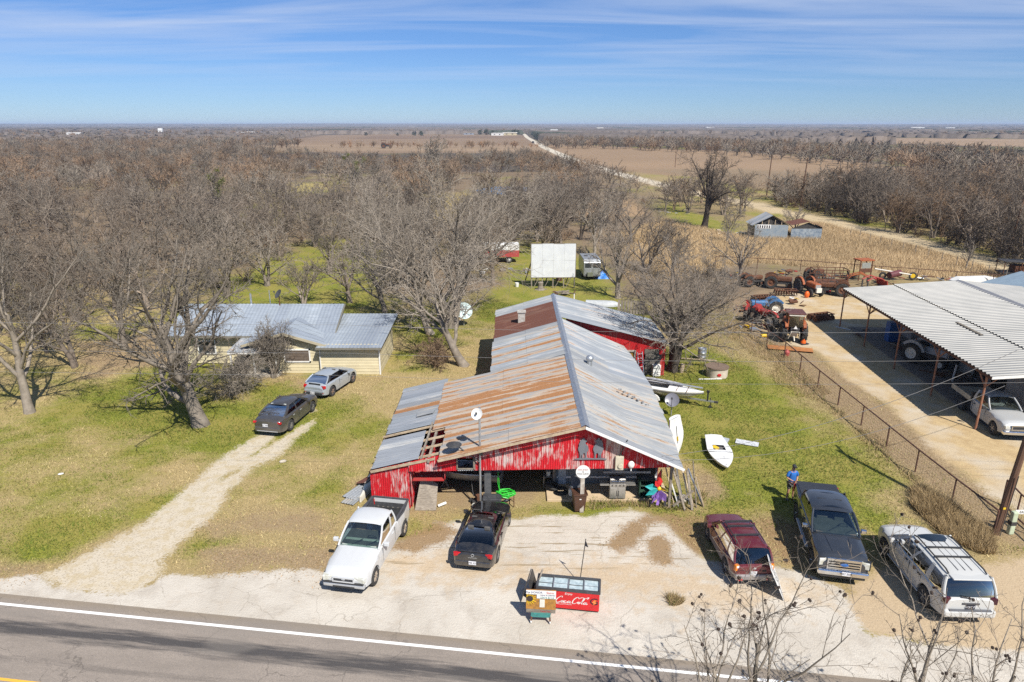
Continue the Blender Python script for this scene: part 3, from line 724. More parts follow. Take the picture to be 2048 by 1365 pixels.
part("post", MB().box((-1.25, 31.5, 1.05), (.34, .3, 2.1)), vmat("charcoal_post", (.06, .065, .07), (.10, .10, .10), 5, .8), barn)
part("post", MB().box((8.15, 31.25, 1.25), (.12, .14, 2.5)), WOOD_GREY, barn)
part("post", MB().box((2.3, 33.4, 1.25), (.14, .14, 2.5)), WOOD_GREY, barn)
part("slab", MB().box((5.1, 32.7, .06), (6.5, 1.75, .16)), vmat("porch_concrete", (.56, .43, .28), (.47, .36, .23), 2, .9), barn, bev=.02)
# rear wing walls
part("rear_wall", MB().box((5.4, 57.5, 1.3), (13, .12, 2.6)), RED_WALL, barn)
zr = lambda x: RZ_ - .2535 * (x - RX) - .12
part("gable_wall", MB().prism([(4.2, 2.3), (8.1, 2.3), (8.1, zr(8.1)), (4.2, zr(4.2))], 'y', 50.95, 51.07), RED_WALL, barn)
part("gable_wall", MB().prism([(8.1, 0), (8.75, 0), (8.75, 2.0), (9.75, 2.0), (9.75, 0), (10.4, 0), (10.4, 2.2), (11.95, 2.2), (11.95, zr(11.95)), (8.1, zr(8.1))], 'y', 50.93, 51.07), RED_WALL, barn)
part("gable_wall", MB().box((11.75, 51.0, 1.1), (.35, .13, 2.3)), RED_WALL, barn)
STONE = vmat("old_stone", (.16, .145, .125), (.09, .08, .07), 6, .9, bump=.6)
for r_ in range(5):
    for c_ in range(3):
        part("stone", MB().box((10.64 + c_ * .44 + (r_ % 2) * .08, 51.0 + rr.uniform(-.02, .02), .24 + r_ * .44), (.42, .12, .42)), STONE, barn, bev=.03)
wf = part("window_frame", MB().box((8.82, 50.9, 1.25), (.14, .1, 1.7)).box((9.68, 50.9, 1.25), (.14, .1, 1.7)).box((9.25, 50.9, 2.05), (.8, .1, .14)).box((9.25, 50.9, .45), (.8, .1, .14)), vmat("bleached_frame", (.40, .37, .33), (.30, .27, .23), 6, .8), barn)
part("stained_pane", MB().box((9.25, 50.96, 1.25), (.74, .04, 1.5)), vmat("amber_pane", (.42, .22, .045), (.10, .055, .02), 3.2, .25), wf)
part("side_wall", MB().box((12.0, 54.2, 1.35), (.12, 6.6, 2.7)), RED_WALL, barn)
part("side_wall", MB().box((-1.15, 49.6, 1.65), (.12, 16, 3.3)), RED_WALL, barn)
# chimney and whirl vent
mb = MB().box((.75, 51.9, 4.45), (.55, .55, 1.0)); mb.box((.75, 51.9, 5.0), (.68, .68, .1))
part("chimney", mb, vmat("whitewashed_block", (.45, .43, .40), (.32, .28, .24), 5, .8, bump=.4), barn)
mb = MB().cyl((5.0, 41.5, 4.0), (5.0, 41.5, 4.55), .17, 12); mb.sphere((5.0, 41.5, 4.68), (.26, .26, .22), 12, 7)
part("roof_vent", mb, STEEL_GALV, barn, smooth=True)
mb = MB()
for i in range(7): mb.box((6.55 + i * .26, 38.6 - i * .12, 3.70 - i * .122), (.2, .10, .09), rz=.4 * (i % 3))
part("roof_strap", mb, vmat("strap_black", (.05, .05, .05), (.45, .45, .45), 9, .6), barn)
# silhouette of two riders cut from steel sheet on the gable
def rider(dx, flip):
    pts = [(-.40, .0), (-.30, .05), (-.28, .38), (-.34, .62), (-.42, .80), (-.44, 1.0), (-.36, 1.16), (-.40, 1.30), (-.36, 1.42), (-.30, 1.50), (-.28, 1.62), (-.16, 1.70), (-.06, 1.86), (.03, 1.88), (.10, 1.72), (.24, 1.66), (.26, 1.58), (.16, 1.50),
           (.14, 1.40), (.24, 1.28), (.36, 1.10), (.40, .90), (.36, .72), (.30, .60), (.27, .30), (.27, .04), (.18, .04), (.17, .34), (.12, .52), (.02, .55), (-.04, .40), (-.05, .08), (-.13, .08), (-.14, .40), (-.20, .30), (-.20, .05)]
    return [(dx + flip * x, z) for x, z in pts]
sil = thing("rider_silhouette", "grey steel cutout of two mounted riders on the barn gable", "sign", (3.98, 31.06, 2.92), 0)
mb = MB(); mb.prism([(x * .62, z * .62) for x, z in rider(-.62, 1)], 'y', -.02, 0)
part("rider_figure", mb, vmat("sign_grey", (.16, .17, .19), (.13, .14, .16), 3, .6), sil)
mb = MB(); mb.prism([(x * .62, z * .62) for x, z in rider(.56, -1)], 'y', -.02, 0); part("rider_figure", mb, MATS["sign_grey"], sil)
mb = MB(); mb.prism([(-.86, -.03), (-.7, .03), (-.2, .06), (.1, .03), (.6, .05), (.78, .0), (.8, -.05), (.1, -.03), (-.5, -.05)], 'y', -.024, .004); part("ground_strip", mb, MATS["sign_grey"], sil)
# faded letters on the gable sheets
FADE = vmat("fresh_red", (.46, .006, .012), (.42, .006, .012), 5, .6)
def text_on(parent, s, size, loc, rot, mat, name="lettering", ext=.004, sx=1.0, align='CENTER', shear=0):
    cu = bpy.data.curves.new(name, 'FONT'); cu.body = s; cu.size = size; cu.extrude = ext; cu.align_x = align; cu.align_y = 'CENTER'; cu.shear = shear; cu.resolution_u = 3
    tmp = bpy.data.objects.new(name, cu); me = bpy.data.meshes.new_from_object(tmp); bpy.data.objects.remove(tmp); bpy.data.curves.remove(cu)
    me.materials.clear(); me.materials.append(mat); me.name = name
    o = bpy.data.objects.new(name, me); COL.objects.link(o); o.parent = parent
    o.location = loc; o.rotation_euler = rot; o.scale = (sx, 1, 1); return o
# meter boxes beside the riders
single("meter_box", "beige electric meter box on the red gable, right of the riders", "meter box", MB().box((0, 0, 0), (.42, .16, .75)).cyl((.05, -.08, -.12), (.05, -.16, -.12), .13, 14), vmat("beige_box", (.55, .50, .38), (.46, .42, .32), 4, .5), (5.42, 31.0, 2.72), bev=.02)
single("light_globe", "small white round box on the red gable under the eave", "outdoor light", MB().sphere((0, 0, 0), (.17, .12, .2), 12, 8).cyl((0, 0, -.15), (0, 0, -.35), .03, 8), WHITE, (6.03, 31.0, 2.62), smooth=True)

# ---------------------------------------------------------------- yellow house
YEL = vmat("yellow_siding", (.62, .545, .36), (.56, .49, .32), 2.0, .7, jit=.1)
HROOF = tin_mat("house_roof_tin", (.40, .45, .51), (.38, .39, .40), (.40, .43, .48), -.15, .3, .3)
EAVE = vmat("eave_board", (.42, .37, .26), (.38, .33, .23), 3, .8)  # tan boards, darker than the siding, for fascia and soffit
house = thing("house", "pale yellow ranch house with blue grey metal roof behind the bare trees", "house", (0, 0, 0))
def siding(x0, x1, y, z0, z1, ends=None):
    n = max(1, int(round((z1(0) if callable(z1) else z1 - z0) / .24))) if not callable(z1) else int(3.4 / .24)
    for i in range(n):
        zb = z0 + i * .24; 
        if callable(z1):
            lo = [x for x in np.linspace(x0, x1, 41) if z1(x) > zb + .16]
            if not lo: continue
            a, b = lo[0], lo[-1]
        else: a, b = x0, x1
        part("siding_board", MB().hexa([(a, y - .035, zb), (b, y - .035, zb), (b, y, zb), (a, y, zb), (a, y - .012, zb + .245), (b, y - .012, zb + .245), (b, y, zb + .245), (a, y, zb + .245)]), YEL, house)
# core volumes
part("wall", MB().box((-20.9, 55.9, 1.25), (12.4, 4.4, 2.5)), YEL, house)
part("wall", MB().prism([(-20.9, 0), (-15.2, 0), (-15.2, 2.5), (-17.95, 3.38), (-20.9, 2.5)], 'y', 51.5, 54.0), YEL, house)
part("wall", MB().box((-12.85, 54.2, 1.25), (4.7, 6.0, 2.5)), YEL, house)
siding(-27.1, -21.0, 53.65, .1, 2.5); siding(-15.2, -10.55, 51.2, .0, 2.3)
siding(-20.9, -15.2, 51.5, .0, lambda x: 2.5 + .32 * (2.9 - abs(x + 17.95)))
for i in range(10): part("siding_board", MB().box((-10.49 + (.012 if i % 2 else 0), 54.2, .14 + i * .24), (.03, 6.0, .225)), YEL, house)
part("corner_board", MB().box((-10.5, 51.16, 1.2), (.10, .1, 2.4)).box((-15.2, 51.14, 1.2), (.06, .1, 2.4)), WHITE, house)
def roof_quad(A, B, C, D, n, mat=HROOF, name="roof_panel", th=.05):
    A, B, C, D = map(Vector, (A, B, C, D))
    for i in range(n):
        a, b = A.lerp(B, i / n), A.lerp(B, (i + 1) / n); d, c = D.lerp(C, i / n), D.lerp(C, (i + 1) / n)
        me = tin_sheet(a, b, c, d, 3, .014, 2, lift=.008, jit=.004); me.materials.append(mat); part(name, me, mat, house)
roof_quad((-28.2, 57.2, 4.25), (-14.5, 57.2, 4.25), (-14.5, 53.0, 2.62), (-28.2, 53.0, 2.62), 15)
roof_quad((-28.2, 57.2, 4.25), (-14.5, 57.2, 4.25), (-14.5, 61.5, 2.6), (-28.2, 61.5, 2.6), 12)
roof_quad((-17.95, 51.0, 3.48), (-17.95, 55.4, 3.6), (-21.3, 54.0, 2.55), (-21.3, 51.0, 2.45), 5)
roof_quad((-17.95, 51.0, 3.48), (-17.95, 55.4, 3.6), (-14.6, 54.0, 2.55), (-14.6, 51.0, 2.45), 5)
roof_quad((-15.0, 57.3, 3.35), (-9.9, 57.3, 3.35), (-10.2, 50.6, 2.40), (-15.35, 50.6, 2.40), 6)
for ea, eb in (((-14.42, 57.2, 4.2), (-14.42, 53.0, 2.58)), ((-15.35, 50.56, 2.33), (-10.2, 50.56, 2.33)), ((-28.2, 52.96, 2.55), (-21.3, 52.96, 2.55))): part("roof_edge", MB().bar(ea, eb, .07, .15), vmat("roof_trim", (.20, .185, .15), (.16, .15, .12), 3, .6), house)
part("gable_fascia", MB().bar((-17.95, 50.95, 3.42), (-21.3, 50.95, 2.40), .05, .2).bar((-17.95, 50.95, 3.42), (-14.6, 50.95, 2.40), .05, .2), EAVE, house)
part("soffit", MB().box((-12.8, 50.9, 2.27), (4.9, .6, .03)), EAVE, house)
# porch with its own low roof
roof_quad((-21.9, 53.6, 2.62), (-17.9, 53.0, 2.62), (-18.3, 50.6, 2.02), (-22.4, 50.6, 2.02), 4, TIN_CLEAN, "porch_roof_panel")
part("porch_beam", MB().bar((-22.3, 50.68, 1.93), (-18.4, 50.68, 1.93), .08, .14), WHITE, house)
for x in (-22.1, -20.3, -18.6): part("porch_post", MB().box((x, 50.75, .95), (.11, .11, 1.9)), WHITE, house)
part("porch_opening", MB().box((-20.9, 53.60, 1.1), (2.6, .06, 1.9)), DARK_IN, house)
part("porch_floor", MB().box((-20.4, 51.7, .10), (4.0, 2.4, .2)), CONC, house)
wf = part("window_frame", MB().box((-17.1, 51.43, 1.98), (2.1, .08, .10)).box((-17.1, 51.43, .98), (2.1, .08, .10)).box((-18.1, 51.43, 1.48), (.1, .08, 1.1)).box((-16.1, 51.43, 1.48), (.1, .08, 1.1)), WHITE, house)
for i in range(7): part("blind_slat", MB().box((-17.1, 51.44, 1.09 + i * .13), (1.9, .05, .10)), vmat("brown_blind", (.17, .13, .10), (.12, .09, .07), 5, .7), wf)
wf = part("window_frame", MB().box((-25.2, 53.58, 1.5), (1.5, .08, 1.2)), WHITE, house); part("pane", MB().box((-25.2, 53.53, 1.5), (1.3, .03, 1.0)), vmat("dark_pane", (.03, .035, .04), (.05, .055, .06), 3, .12), wf)
mb = MB().cyl((-22.6, 57.4, 4.1), (-22.6, 57.4, 5.1), .09, 8); mb.cyl((-21.1, 57.8, 4.0), (-21.1, 57.8, 5.3), .045, 6)
part("vent_pipe", mb, STEEL_GALV, house)

# ---------------------------------------------------------------- open sided shed at the right
shed = thing("shed", "open sided farm shed with long ribbed white metal roof in the tractor yard", "shed", (30.3, 40.2, 0), -R(4.4))
SROOF = N("ribbed_roof"); vv = SROOF.pos(); SROOF.fin(SROOF.mix(SROOF.attr("u"), SROOF.mix(SROOF.step(SROOF.noise(vv, .5, 4), .35, .65), (.115, .115, .11), (.09, .09, .085)), SROOF.mix(SROOF.step(SROOF.noise(vv, .6, 4), .35, .65), (.31, .305, .29), (.25, .25, .24))), .5, .2); SROOF = SROOF.mat  # valleys darker than rib tops: shade between the ribs painted into the colour
def ribbed(x0, z0, x1, z1, L, name):
    mb = MB(); n = 58
    prof = []
    for i in range(n):
        y = L * i / n; s = L / n
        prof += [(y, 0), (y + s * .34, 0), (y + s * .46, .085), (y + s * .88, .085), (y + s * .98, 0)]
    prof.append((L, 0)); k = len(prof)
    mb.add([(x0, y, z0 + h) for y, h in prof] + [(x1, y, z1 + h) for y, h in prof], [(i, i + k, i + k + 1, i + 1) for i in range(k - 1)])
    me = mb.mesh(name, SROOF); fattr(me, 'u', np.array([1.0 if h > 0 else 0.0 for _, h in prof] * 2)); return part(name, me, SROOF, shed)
SL = 24.4
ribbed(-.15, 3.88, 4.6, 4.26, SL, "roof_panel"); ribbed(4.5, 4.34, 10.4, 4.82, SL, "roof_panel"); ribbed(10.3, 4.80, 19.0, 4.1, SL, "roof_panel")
part("ridge_cap", MB().add([(10.05, -.05, 4.86), (10.4, -.05, 4.93), (10.75, -.05, 4.86), (10.75, SL + .05, 4.86), (10.4, SL + .05, 4.93), (10.05, SL + .05, 4.86)], [(0, 1, 4, 5), (1, 2, 3, 4)]), vmat("ridge_grey", (.20, .20, .21), (.16, .16, .17), 4, .5), shed)
part("roof_patch", MB().box((3.6, 9.7, 4.28), (.22, 3.4, .06)), vmat("patch_brown", (.18, .15, .11), (.13, .11, .08), 5, .7), shed)
part("fascia", MB().box((5, -.06, 4.2), (.1, .05, .1)).hexa([(-.15, -.08, 3.74), (10.4, -.08, 4.68), (10.4, -.04, 4.68), (-.15, -.04, 3.74), (-.15, -.08, 3.92), (10.4, -.08, 4.86), (10.4, -.04, 4.86), (-.15, -.04, 3.92)]), WHITE, shed)
part("eave_beam", MB().box((-.1, SL / 2, 3.78), (.1, SL, .16)), RUST, shed)
for i, y in enumerate((.6, 6.4, 12.3, 18.2, 24.0)):
    part("pole", MB().cyl((-.05, y, 0), (-.05, y, 3.75), .07, 8), vmat("rusty_pole", (.33, .15, .085), (.22, .10, .06), 4, .8), shed)
    part("brace", MB().bar((-.05, y, 3.0), (1.0, y, 3.85), .06).bar((-.05, y, 3.0), (-.05, y + .9, 3.75), .06).bar((-.05, y, 3.0), (-.05, y - .9 if i else y + .8, 3.75), .06), MATS["rusty_pole"], shed)
    part("roof_beam", MB().bar((-.05, y, 3.74), (10, y, 4.6), .09, .14), RUST, shed)
CREAM = vmat("cream_panel", (.50, .47, .42), (.40, .37, .33), 2, .7); BLUEW = vmat("blue_wall", (.035, .09, .22), (.03, .075, .18), 2, .5)
WX = 5.0
for i in range(12):
    y = .3 + i * 2.0
    if i in (3, 4, 6, 8, 9): continue
    part("wall_panel", MB().box((WX, y + 1.0, 2.0), (.1, 1.94, 4.0)), CREAM, shed)
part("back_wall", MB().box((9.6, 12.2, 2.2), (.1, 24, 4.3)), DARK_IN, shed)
part("front_wall", MB().box((8.5, .35, 2.05), (6.6, .1, 4.1)), BLUEW, shed); part("front_post", MB().box((5.15, .22, 2.0), (.16, .16, 3.9)), CREAM, shed)
for y in (4.2, 8.2, 13.9, 16.1): part("wall_post", MB().box((WX - .05, y, 1.9), (.16, .16, 3.8)), CREAM, shed)
part("floor_slab", MB().box((5.4, 12.2, .02), (9, 24.4, .06)), vmat("oily_floor", (.24, .20, .16), (.16, .13, .11), 1.5, .9), shed)
# ---------------------------------------------------------------- vehicles
CLEARG = glassm("clear_car_glass", (.55, .62, .60), .05); TINTG = glassm("tinted_car_glass", (.10, .11, .115), .05); PALEG = glassm("pale_screen_glass", (.62, .74, .70), .10)
CABIN = vmat("cabin_trim", (.06, .058, .055), (.09, .085, .08), 4, .8); SEATG = vmat("grey_seat", (.28, .28, .27), (.20, .20, .20), 5, .9)
TRIM = vmat("black_trim", (.025, .025, .027), (.035, .035, .035), 6, .6)
SILVERP = vmat("silver_trim", (.55, .56, .57), (.48, .49, .50), 6, .35, .5)
def lerp_pts(pts, x):
    for (x0, z0), (x1, z1) in zip(pts[:-1], pts[1:]):
        if x <= x1: return z0 + (z1 - z0) * max(0, (x - x0)) / (x1 - x0)
    return pts[-1][1]
WHEELS = {}
def wheel(parent, x, side, y, Rr, w, spokes, hubmat, zoff=0):
    key = (Rr, w, spokes, hubmat.name)
    if key not in WHEELS:
        t = MB(); prof = [(Rr * .64, -w / 2), (Rr * .93, -w / 2), (Rr, -w * .36), (Rr, w * .36), (Rr * .93, w / 2), (Rr * .64, w / 2)]
        t.lathe(prof, 22, M=Matrix.Rotation(-pi / 2, 3, 'X'), cap=False)
        r = MB(); r.lathe([(Rr * .66, -w * .46), (Rr * .66, w * .47), (Rr * .60, w * .49), (Rr * .58, w * .30), (.001, w * .30)], 22, M=Matrix.Rotation(-pi / 2, 3, 'X'), cap=False, mi=1)
        for k in range(spokes):
            a = 2 * pi * k / spokes
            p0 = Vector((Rr * .10 * cos(a), w * .42, Rr * .10 * sin(a))); p1 = Vector((Rr * .61 * cos(a), w * .40, Rr * .61 * sin(a)))
            r.bar(p0, p1, Rr * (1.15 / max(spokes, 4)) * .62, .03, up=(0, 1, 0))
        r.lathe([(Rr * .17, w * .30), (Rr * .15, w * .46), (.001, w * .47)], 10, M=Matrix.Rotation(-pi / 2, 3, 'X'), cap=False)
        WHEELS[key] = (t.mesh("tyre", RUBBER, True), r.mesh("rim", [hubmat, DGREY], True))
    t, r = WHEELS[key]
    o = part("wheel", t, RUBBER, parent); o.location = (x, y * side, Rr + zoff); o.rotation_euler = (0, 0, 0 if side > 0 else pi)
    part("rim", r, hubmat, o); return o
def grille(parent, x, y, z, w, h, slats, frame, bar, vert=False):
    g = part("grille", MB().box((x, 0, z), (.06, w, h)), BLACK, parent)
    for i in range(slats): part("grille_bar", MB().box((x + .035, 0, z - h / 2 + h * (i + .5) / slats), (.03, w * .96, h / slats * .45)), bar, g)
    part("grille_frame", MB().box((x + .02, 0, z + h / 2), (.08, w + .06, .045)).box((x + .02, 0, z - h / 2), (.08, w + .06, .045)).box((x + .02, w / 2, z), (.08, .045, h)).box((x + .02, -w / 2, z), (.08, .045, h)), frame, g)
def plate(parent, x, y, z, txt, face, mat=None, ink=None, tilt=0):
    p = part("licence_plate", MB().box((x, y, z), (.02, .32, .16)), mat or PLATE, parent)
    text_on(p, txt, .13, (x + face * .013, y, z), (pi / 2, 0, face * pi / 2), ink or INK, "plate_characters", .001, .8)
def vehicle(name, label, cat, loc, rz, s, scale=1.1):
    root = thing(name, label, cat, loc, rz); root.scale = (s.get('scale', scale),) * 3
    L, W, deck, Rr, xr, xf, sill = s['L'], s['W'], s['deck'], s['R'], s['xr'], s['xf'], s['sill']; hw = W / 2
    xb0 = s.get('x0', -L / 2); bed = s.get('bed'); Ra = Rr + .07; paintm = s['paint']
    xs = set(np.linspace(xb0, L / 2, 38).tolist())
    for xa in (xr, xf):
        if xa > xb0: xs |= set((xa + Ra * c) for c in (-1, -.995, -.97, -.9, -.75, -.5, -.2, .0, .2, .5, .75, .9, .97, .995, 1))
    xs |= {xb0 + .02, xb0 + .07, xb0 + .14, L / 2 - .02, L / 2 - .07, L / 2 - .14, L / 2 - .25}
    if bed: xs |= {bed[0], bed[0] + .01, bed[1], bed[1] - .01}
    xs = sorted(x for x in xs if xb0 <= x <= L / 2)
    secs = []
    for x in xs:
        df, dr = L / 2 - x, x - xb0
        w = hw * (1 - s.get('ft', .09) * max(0, 1 - df / 1.0) ** 2 - s.get('rt', .06) * max(0, 1 - dr / .9) ** 2)
        er = 0.0
        if df < .16: e = 1 - df / .16; w -= .12 * e * e; er = s.get('er', .08) * e * e
        if dr < .16 and 'x0' not in s: e = 1 - dr / .16; w -= .09 * e * e; er = s.get('err', .05) * e * e
        zt = lerp_pts(deck, x) - er; zb = sill + .10 * max(0, 1 - df / .7) ** 2 + .08 * max(0, 1 - dr / .7) ** 2
        for xa in (xr, xf):
            if abs(x - xa) <= Ra + 1e-6 and xa > xb0: zb = max(zb, Rr + sqrt(max(0, Ra * Ra - (x - xa) ** 2)))
        zb = min(zb, zt - .12); hh = zt - zb
        fl = s.get('flare', .0)
        for xa in (xr,) if fl else ():
            w += fl * max(0, 1 - abs(x - xa) / (Ra + .35))
        if bed and bed[0] < x < bed[1]:
            f = bed[2]
            sec = [(w - .10, zb), (w - .01, zb + .02), (w, zb + .45 * hh), (w - .015, zb + .8 * hh), (w - .02, zt), (w - .11, zt), (w - .12, f + .01), (w * .45, f), (0, f)]
        else:
            cr = s.get('crown', .05)
            sec = [(w - .10, zb), (w - .01, zb + .02), (w, zb + .40 * hh), (w - .012, zb + .70 * hh), (w - .05, zt - .06), (w - .12, zt - .005), (w * .62, zt + cr * .6), (w * .3, zt + cr * .9), (0, zt + cr)]
        secs.append([(x, y, z) for y, z in sec])
    b = MB(); k = 9
    for sd in (1, -1):
        vs = [(x, sd * y, z) for se in secs for x, y, z in se]; fs, mi = [], []
        for i in range(len(secs) - 1):
            inb = bed and bed[0] <= xs[i] and xs[i + 1] <= bed[1]
            for j in range(k - 1):
                q = (i * k + j, (i + 1) * k + j, (i + 1) * k + j + 1, i * k + j + 1)
                fs.append(q if sd < 0 else q[::-1]); mi.append(1 if (inb and j >= 4) or (bed and j >= 5 and (abs(xs[i] - bed[1]) < .02 or abs(xs[i + 1] - bed[0]) < .02)) else (2 if s.get('clad') and j < s.get('cladn', 2) else 0))
        base = len(b.v); b.add(vs, fs); b.m[-len(fs):] = mi
    for se in (secs[0], secs[-1]): b.add([p for p in se] + [(p[0], -p[1], p[2]) for p in se[::-1]], [tuple(range(2 * k))])
    body = part("body", b, [paintm, s.get('liner', TRIM), s.get('clad') or paintm], root, True, angle=32)
    part("underbody", MB().box(((xb0 + L / 2) / 2, 0, sill + .22), (L - (xb0 + L / 2) - .3, W - .5, .36)).box((xf, 0, Rr + .1), (Rr * 2.0, W - .36, Rr * 1.0)), BLACK, root)
    for xa in (xr, xf):
        for sd in (1, -1): wheel(root, xa, sd, hw - .12 + (s.get('flare', 0) if xa == xr else 0), Rr, .24, s.get('spokes', 5), s.get('rimmat', ALLOY))
    # greenhouse
    if 'gh' in s:
        xrb, xrt, xft, xfb = s['gh']; zr_ = s['zr']; wr = s['wr']; wb = s.get('wb', hw - .10); zf = lerp_pts(deck, xfb) + .02; zk = lerp_pts(deck, xrb) + .02; zm = s.get('belt', lerp_pts(deck, (xrb + xfb) / 2)) + .0
        gl = s['glass']; gb = s.get('bglass', gl)
        part("cabin_floor", MB().box(((xrb + xfb) / 2, 0, zm - .02 + .045), (xfb - xrb - .25, wb * 1.8, .06)), CABIN, root)
        for x0 in s.get('seats', ((xft + xrb) / 2 + .25,)):
            for sd in (1, -1):
                st = part("seat", MB().box((x0, sd * .36, zm + .12), (.16, .46, .42), M=Matrix.Rotation(-.25, 3, 'Y')), s.get('seatmat', SEATG), root, bev=.04)
                part("headrest", MB().box((x0 - .08, sd * .36, zm + .40), (.10, .26, .16)), s.get('seatmat', SEATG), st, bev=.03)
        part("dashboard", MB().box((xfb - .32, 0, zf + .03), (.5, wb * 1.7, .08), M=Matrix.Rotation(.06, 3, 'Y')), s.get('dash', CABIN), root, bev=.02)
        part("steering_wheel", MB().torus((xfb - .62, .38, zm + .10), .18, .02, 14, 6, M=Matrix.Rotation(-1.1, 3, 'Y')), TRIM, root)
        def ws(u, v, xb, xt, zb_, bul):
            t = 2 * u - 1; y = t * (wb * (1 - v) + wr * v) * .97; x = xb + (xt - xb) * v + bul * (1 - t * t); return (x, y, zb_ + (zr_ - .02 - zb_) * v + .03 * sin(pi * v))
        part("windscreen", MB().grid(lambda u, v: ws(u, v, xfb - .08, xft - .02, zf, .10), 8, 4), gl if 'wglass' not in s else s['wglass'], root, True)
        part("rear_window", MB().grid(lambda u, v: ws(u, v, xrb + .03, xrt + .0, zk, -.05), 8, 4), gb, root, True)
        def sp(t, v, o=0.0):
            x = (xrb + (xfb - xrb) * t) * (1 - v) + (xrt + (xft - xrt) * t) * v; zb_ = (zk + (zf - zk) * t) if 'belt' not in s else (zm if .12 < t < .85 else (zk if t <= .12 else zf))
            return Vector((x, (wb * (1 - v) + wr * v) + o + .03 * sin(pi * v), zb_ + (zr_ - zb_) * v))
        wins = s['wins']
        for sd in (1, -1):
            fl = lambda q: Vector((q.x, q.y * sd, q.z))
            for t0, t1 in wins:
                part("side_window", MB().grid(lambda u, v: fl(sp(t0 + (t1 - t0) * u, v * .93, .005)), 3, 3), s.get('sglass', gl), root, True)
            ed = [0.0] + [t for w_ in wins for t in w_] + [1.0]
            for i in range(0, len(ed), 2):
                a, c = ed[i], ed[i + 1]
                if c - a < .004: continue
                pm = s.get('pillarmat', paintm)
                mb = MB(); mb.grid(lambda u, v: fl(sp(a + (c - a) * u, v, .012)), 1, 4); mb.grid(lambda u, v: fl(sp(a + (c - a) * u, v, -.04)), 1, 4); part("pillar", mb, pm, root, True)
            part("pillar", MB().tube([fl(sp(1, v)) for v in (0, .25, .5, .75, 1)], .042, 6), paintm, root, True)
            part("pillar", MB().tube([fl(sp(0, v)) for v in (0, .25, .5, .75, 1)], .045, 6), paintm, root, True)
        def rf(u, v):
            t = 2 * v - 1; y = t * (wr + .04); e = abs(t) ** 6
            lx = xrt - .05 + (xft - xrt + .08) * u
            return (lx + .05 * (1 - t * t) * (1 if u > .5 else -.4) * abs(2 * u - 1) ** 3, y, zr_ + .055 * (1 - t * t) - .055 * e + .03 * sin(pi * u) - .03 * (abs(2 * u - 1) ** 6))
        part("roof", MB().grid(rf, 14, 16), s.get('roofmat', paintm), root, True, angle=60)
    # lamps, bumpers, mirrors, handles
    for sd in (1, -1):
        for nm, x, y, z, d, mt, rzz in s.get('lamps', ()):
            part(nm, MB().box((x, sd * y, z), d, rz=rzz * sd), mt, root, bev=.02)
        if s.get('mirror'):
            x, y, z, mt = s['mirror']; mo = part("wing_mirror", MB().box((x, sd * y, z), (.14, .22, .17)).bar((x, sd * (y - .1), z - .05), (x, sd * (hw - .12), z - .08), .05), mt, root, bev=.04)
        for x, z in s.get('handles', ()): part("door_handle", MB().box((x, sd * (hw - .002), z), (.18, .035, .04)), s.get('handlemat', paintm), root)
        for x, z0, z1 in s.get('doorlines', ()): part("door_seam", MB().box((x, sd * (hw - .008), (z0 + z1) / 2), (.014, .02, z1 - z0)), TRIM, root)
    for nm, c, d, mt, bv in s.get('boxes', ()): part(nm, MB().box(c, d), mt, root, bev=bv)
    return root
P_WHITE = paint("white_car_paint", (.55, .56, .565), .10); P_PEARL = paint("pearl_car_paint", (.52, .52, .50), .06); P_BLACK = paint("black_car_paint", (.012, .013, .016), .10, 0, .14, 1.0)
P_MAROON = paint("maroon_car_paint", (.135, .018, .026), .14, .25); P_CHAR = paint("charcoal_car_paint", (.058, .064, .076), .05, .5, .22, 1.0); P_GREY = paint("grey_car_paint", (.085, .08, .078), .10, .4, .25, .8)
P_SILVER = paint("silver_blue_paint", (.42, .46, .50), .06, .35); P_OLD = paint("old_silver_paint", (.46, .47, .47), .25, .2, .4, .2)
hd = lambda x, y: atan2(y, x)
# 1 white extended cab pickup with open bed
v = vehicle("pickup_truck", "white extended cab pickup with open empty bed parked by the red wall", "pickup truck", (-6.55, 27.15, .02), hd(-.17, -.985), dict(
    scale=1.06, L=5.6, W=1.96, deck=[(-2.8, 1.20), (-.96, 1.20), (-.9, 1.22), (1.05, 1.16), (1.3, 1.14), (2.4, 1.02), (2.8, .88)], R=.37, xr=-1.68, xf=1.87, sill=.36, bed=(-2.72, -.98, .72), liner=DGREY, flare=.07, ft=.12, er=.10,
    gh=(-.92, -.80, .30, 1.2), zr=1.80, wr=.75, paint=P_WHITE, glass=CLEARG, wglass=PALEG, wins=((.04, .25), (.36, .92)), seats=(-.1,), seatmat=vmat("tan_seat", (.42, .30, .18), (.34, .24, .14), 5, .9), dash=vmat("pale_dash", (.36, .40, .36), (.28, .31, .28), 5, .8), spokes=8, rimmat=vmat("tan_alloy", (.50, .42, .33), (.36, .30, .24), 9, .5, .3),
    lamps=[("headlight", 2.70, .66, .79, (.22, .44, .22), LAMPLENS, -.16), ("tail_light", -2.74, .84, .95, (.10, .14, .30), REDLENS, 0)], mirror=(.86, 1.12, 1.24, P_WHITE), handles=((-.32, 1.0),), handlemat=P_WHITE, doorlines=((-.55, .5, 1.15), (.95, .5, 1.1)),
    boxes=[("front_bumper", (2.70, 0, .52), (.30, 1.74, .20), SILVERP, .06), ("bumper_strip", (2.76, 0, .645), (.22, 1.66, .07), TRIM, .02), ("tailgate", (-2.75, 0, .96), (.07, 1.66, .5), P_WHITE, .02), ("rear_bumper", (-2.86, 0, .55), (.18, 1.8, .18), CHROME, .03), ("bumper_slot", (2.855, 0, .47), (.02, .9, .07), BLACK, 0)]))
grille(v, 2.80, 0, .79, .86, .17, 3, P_WHITE, DGREY)
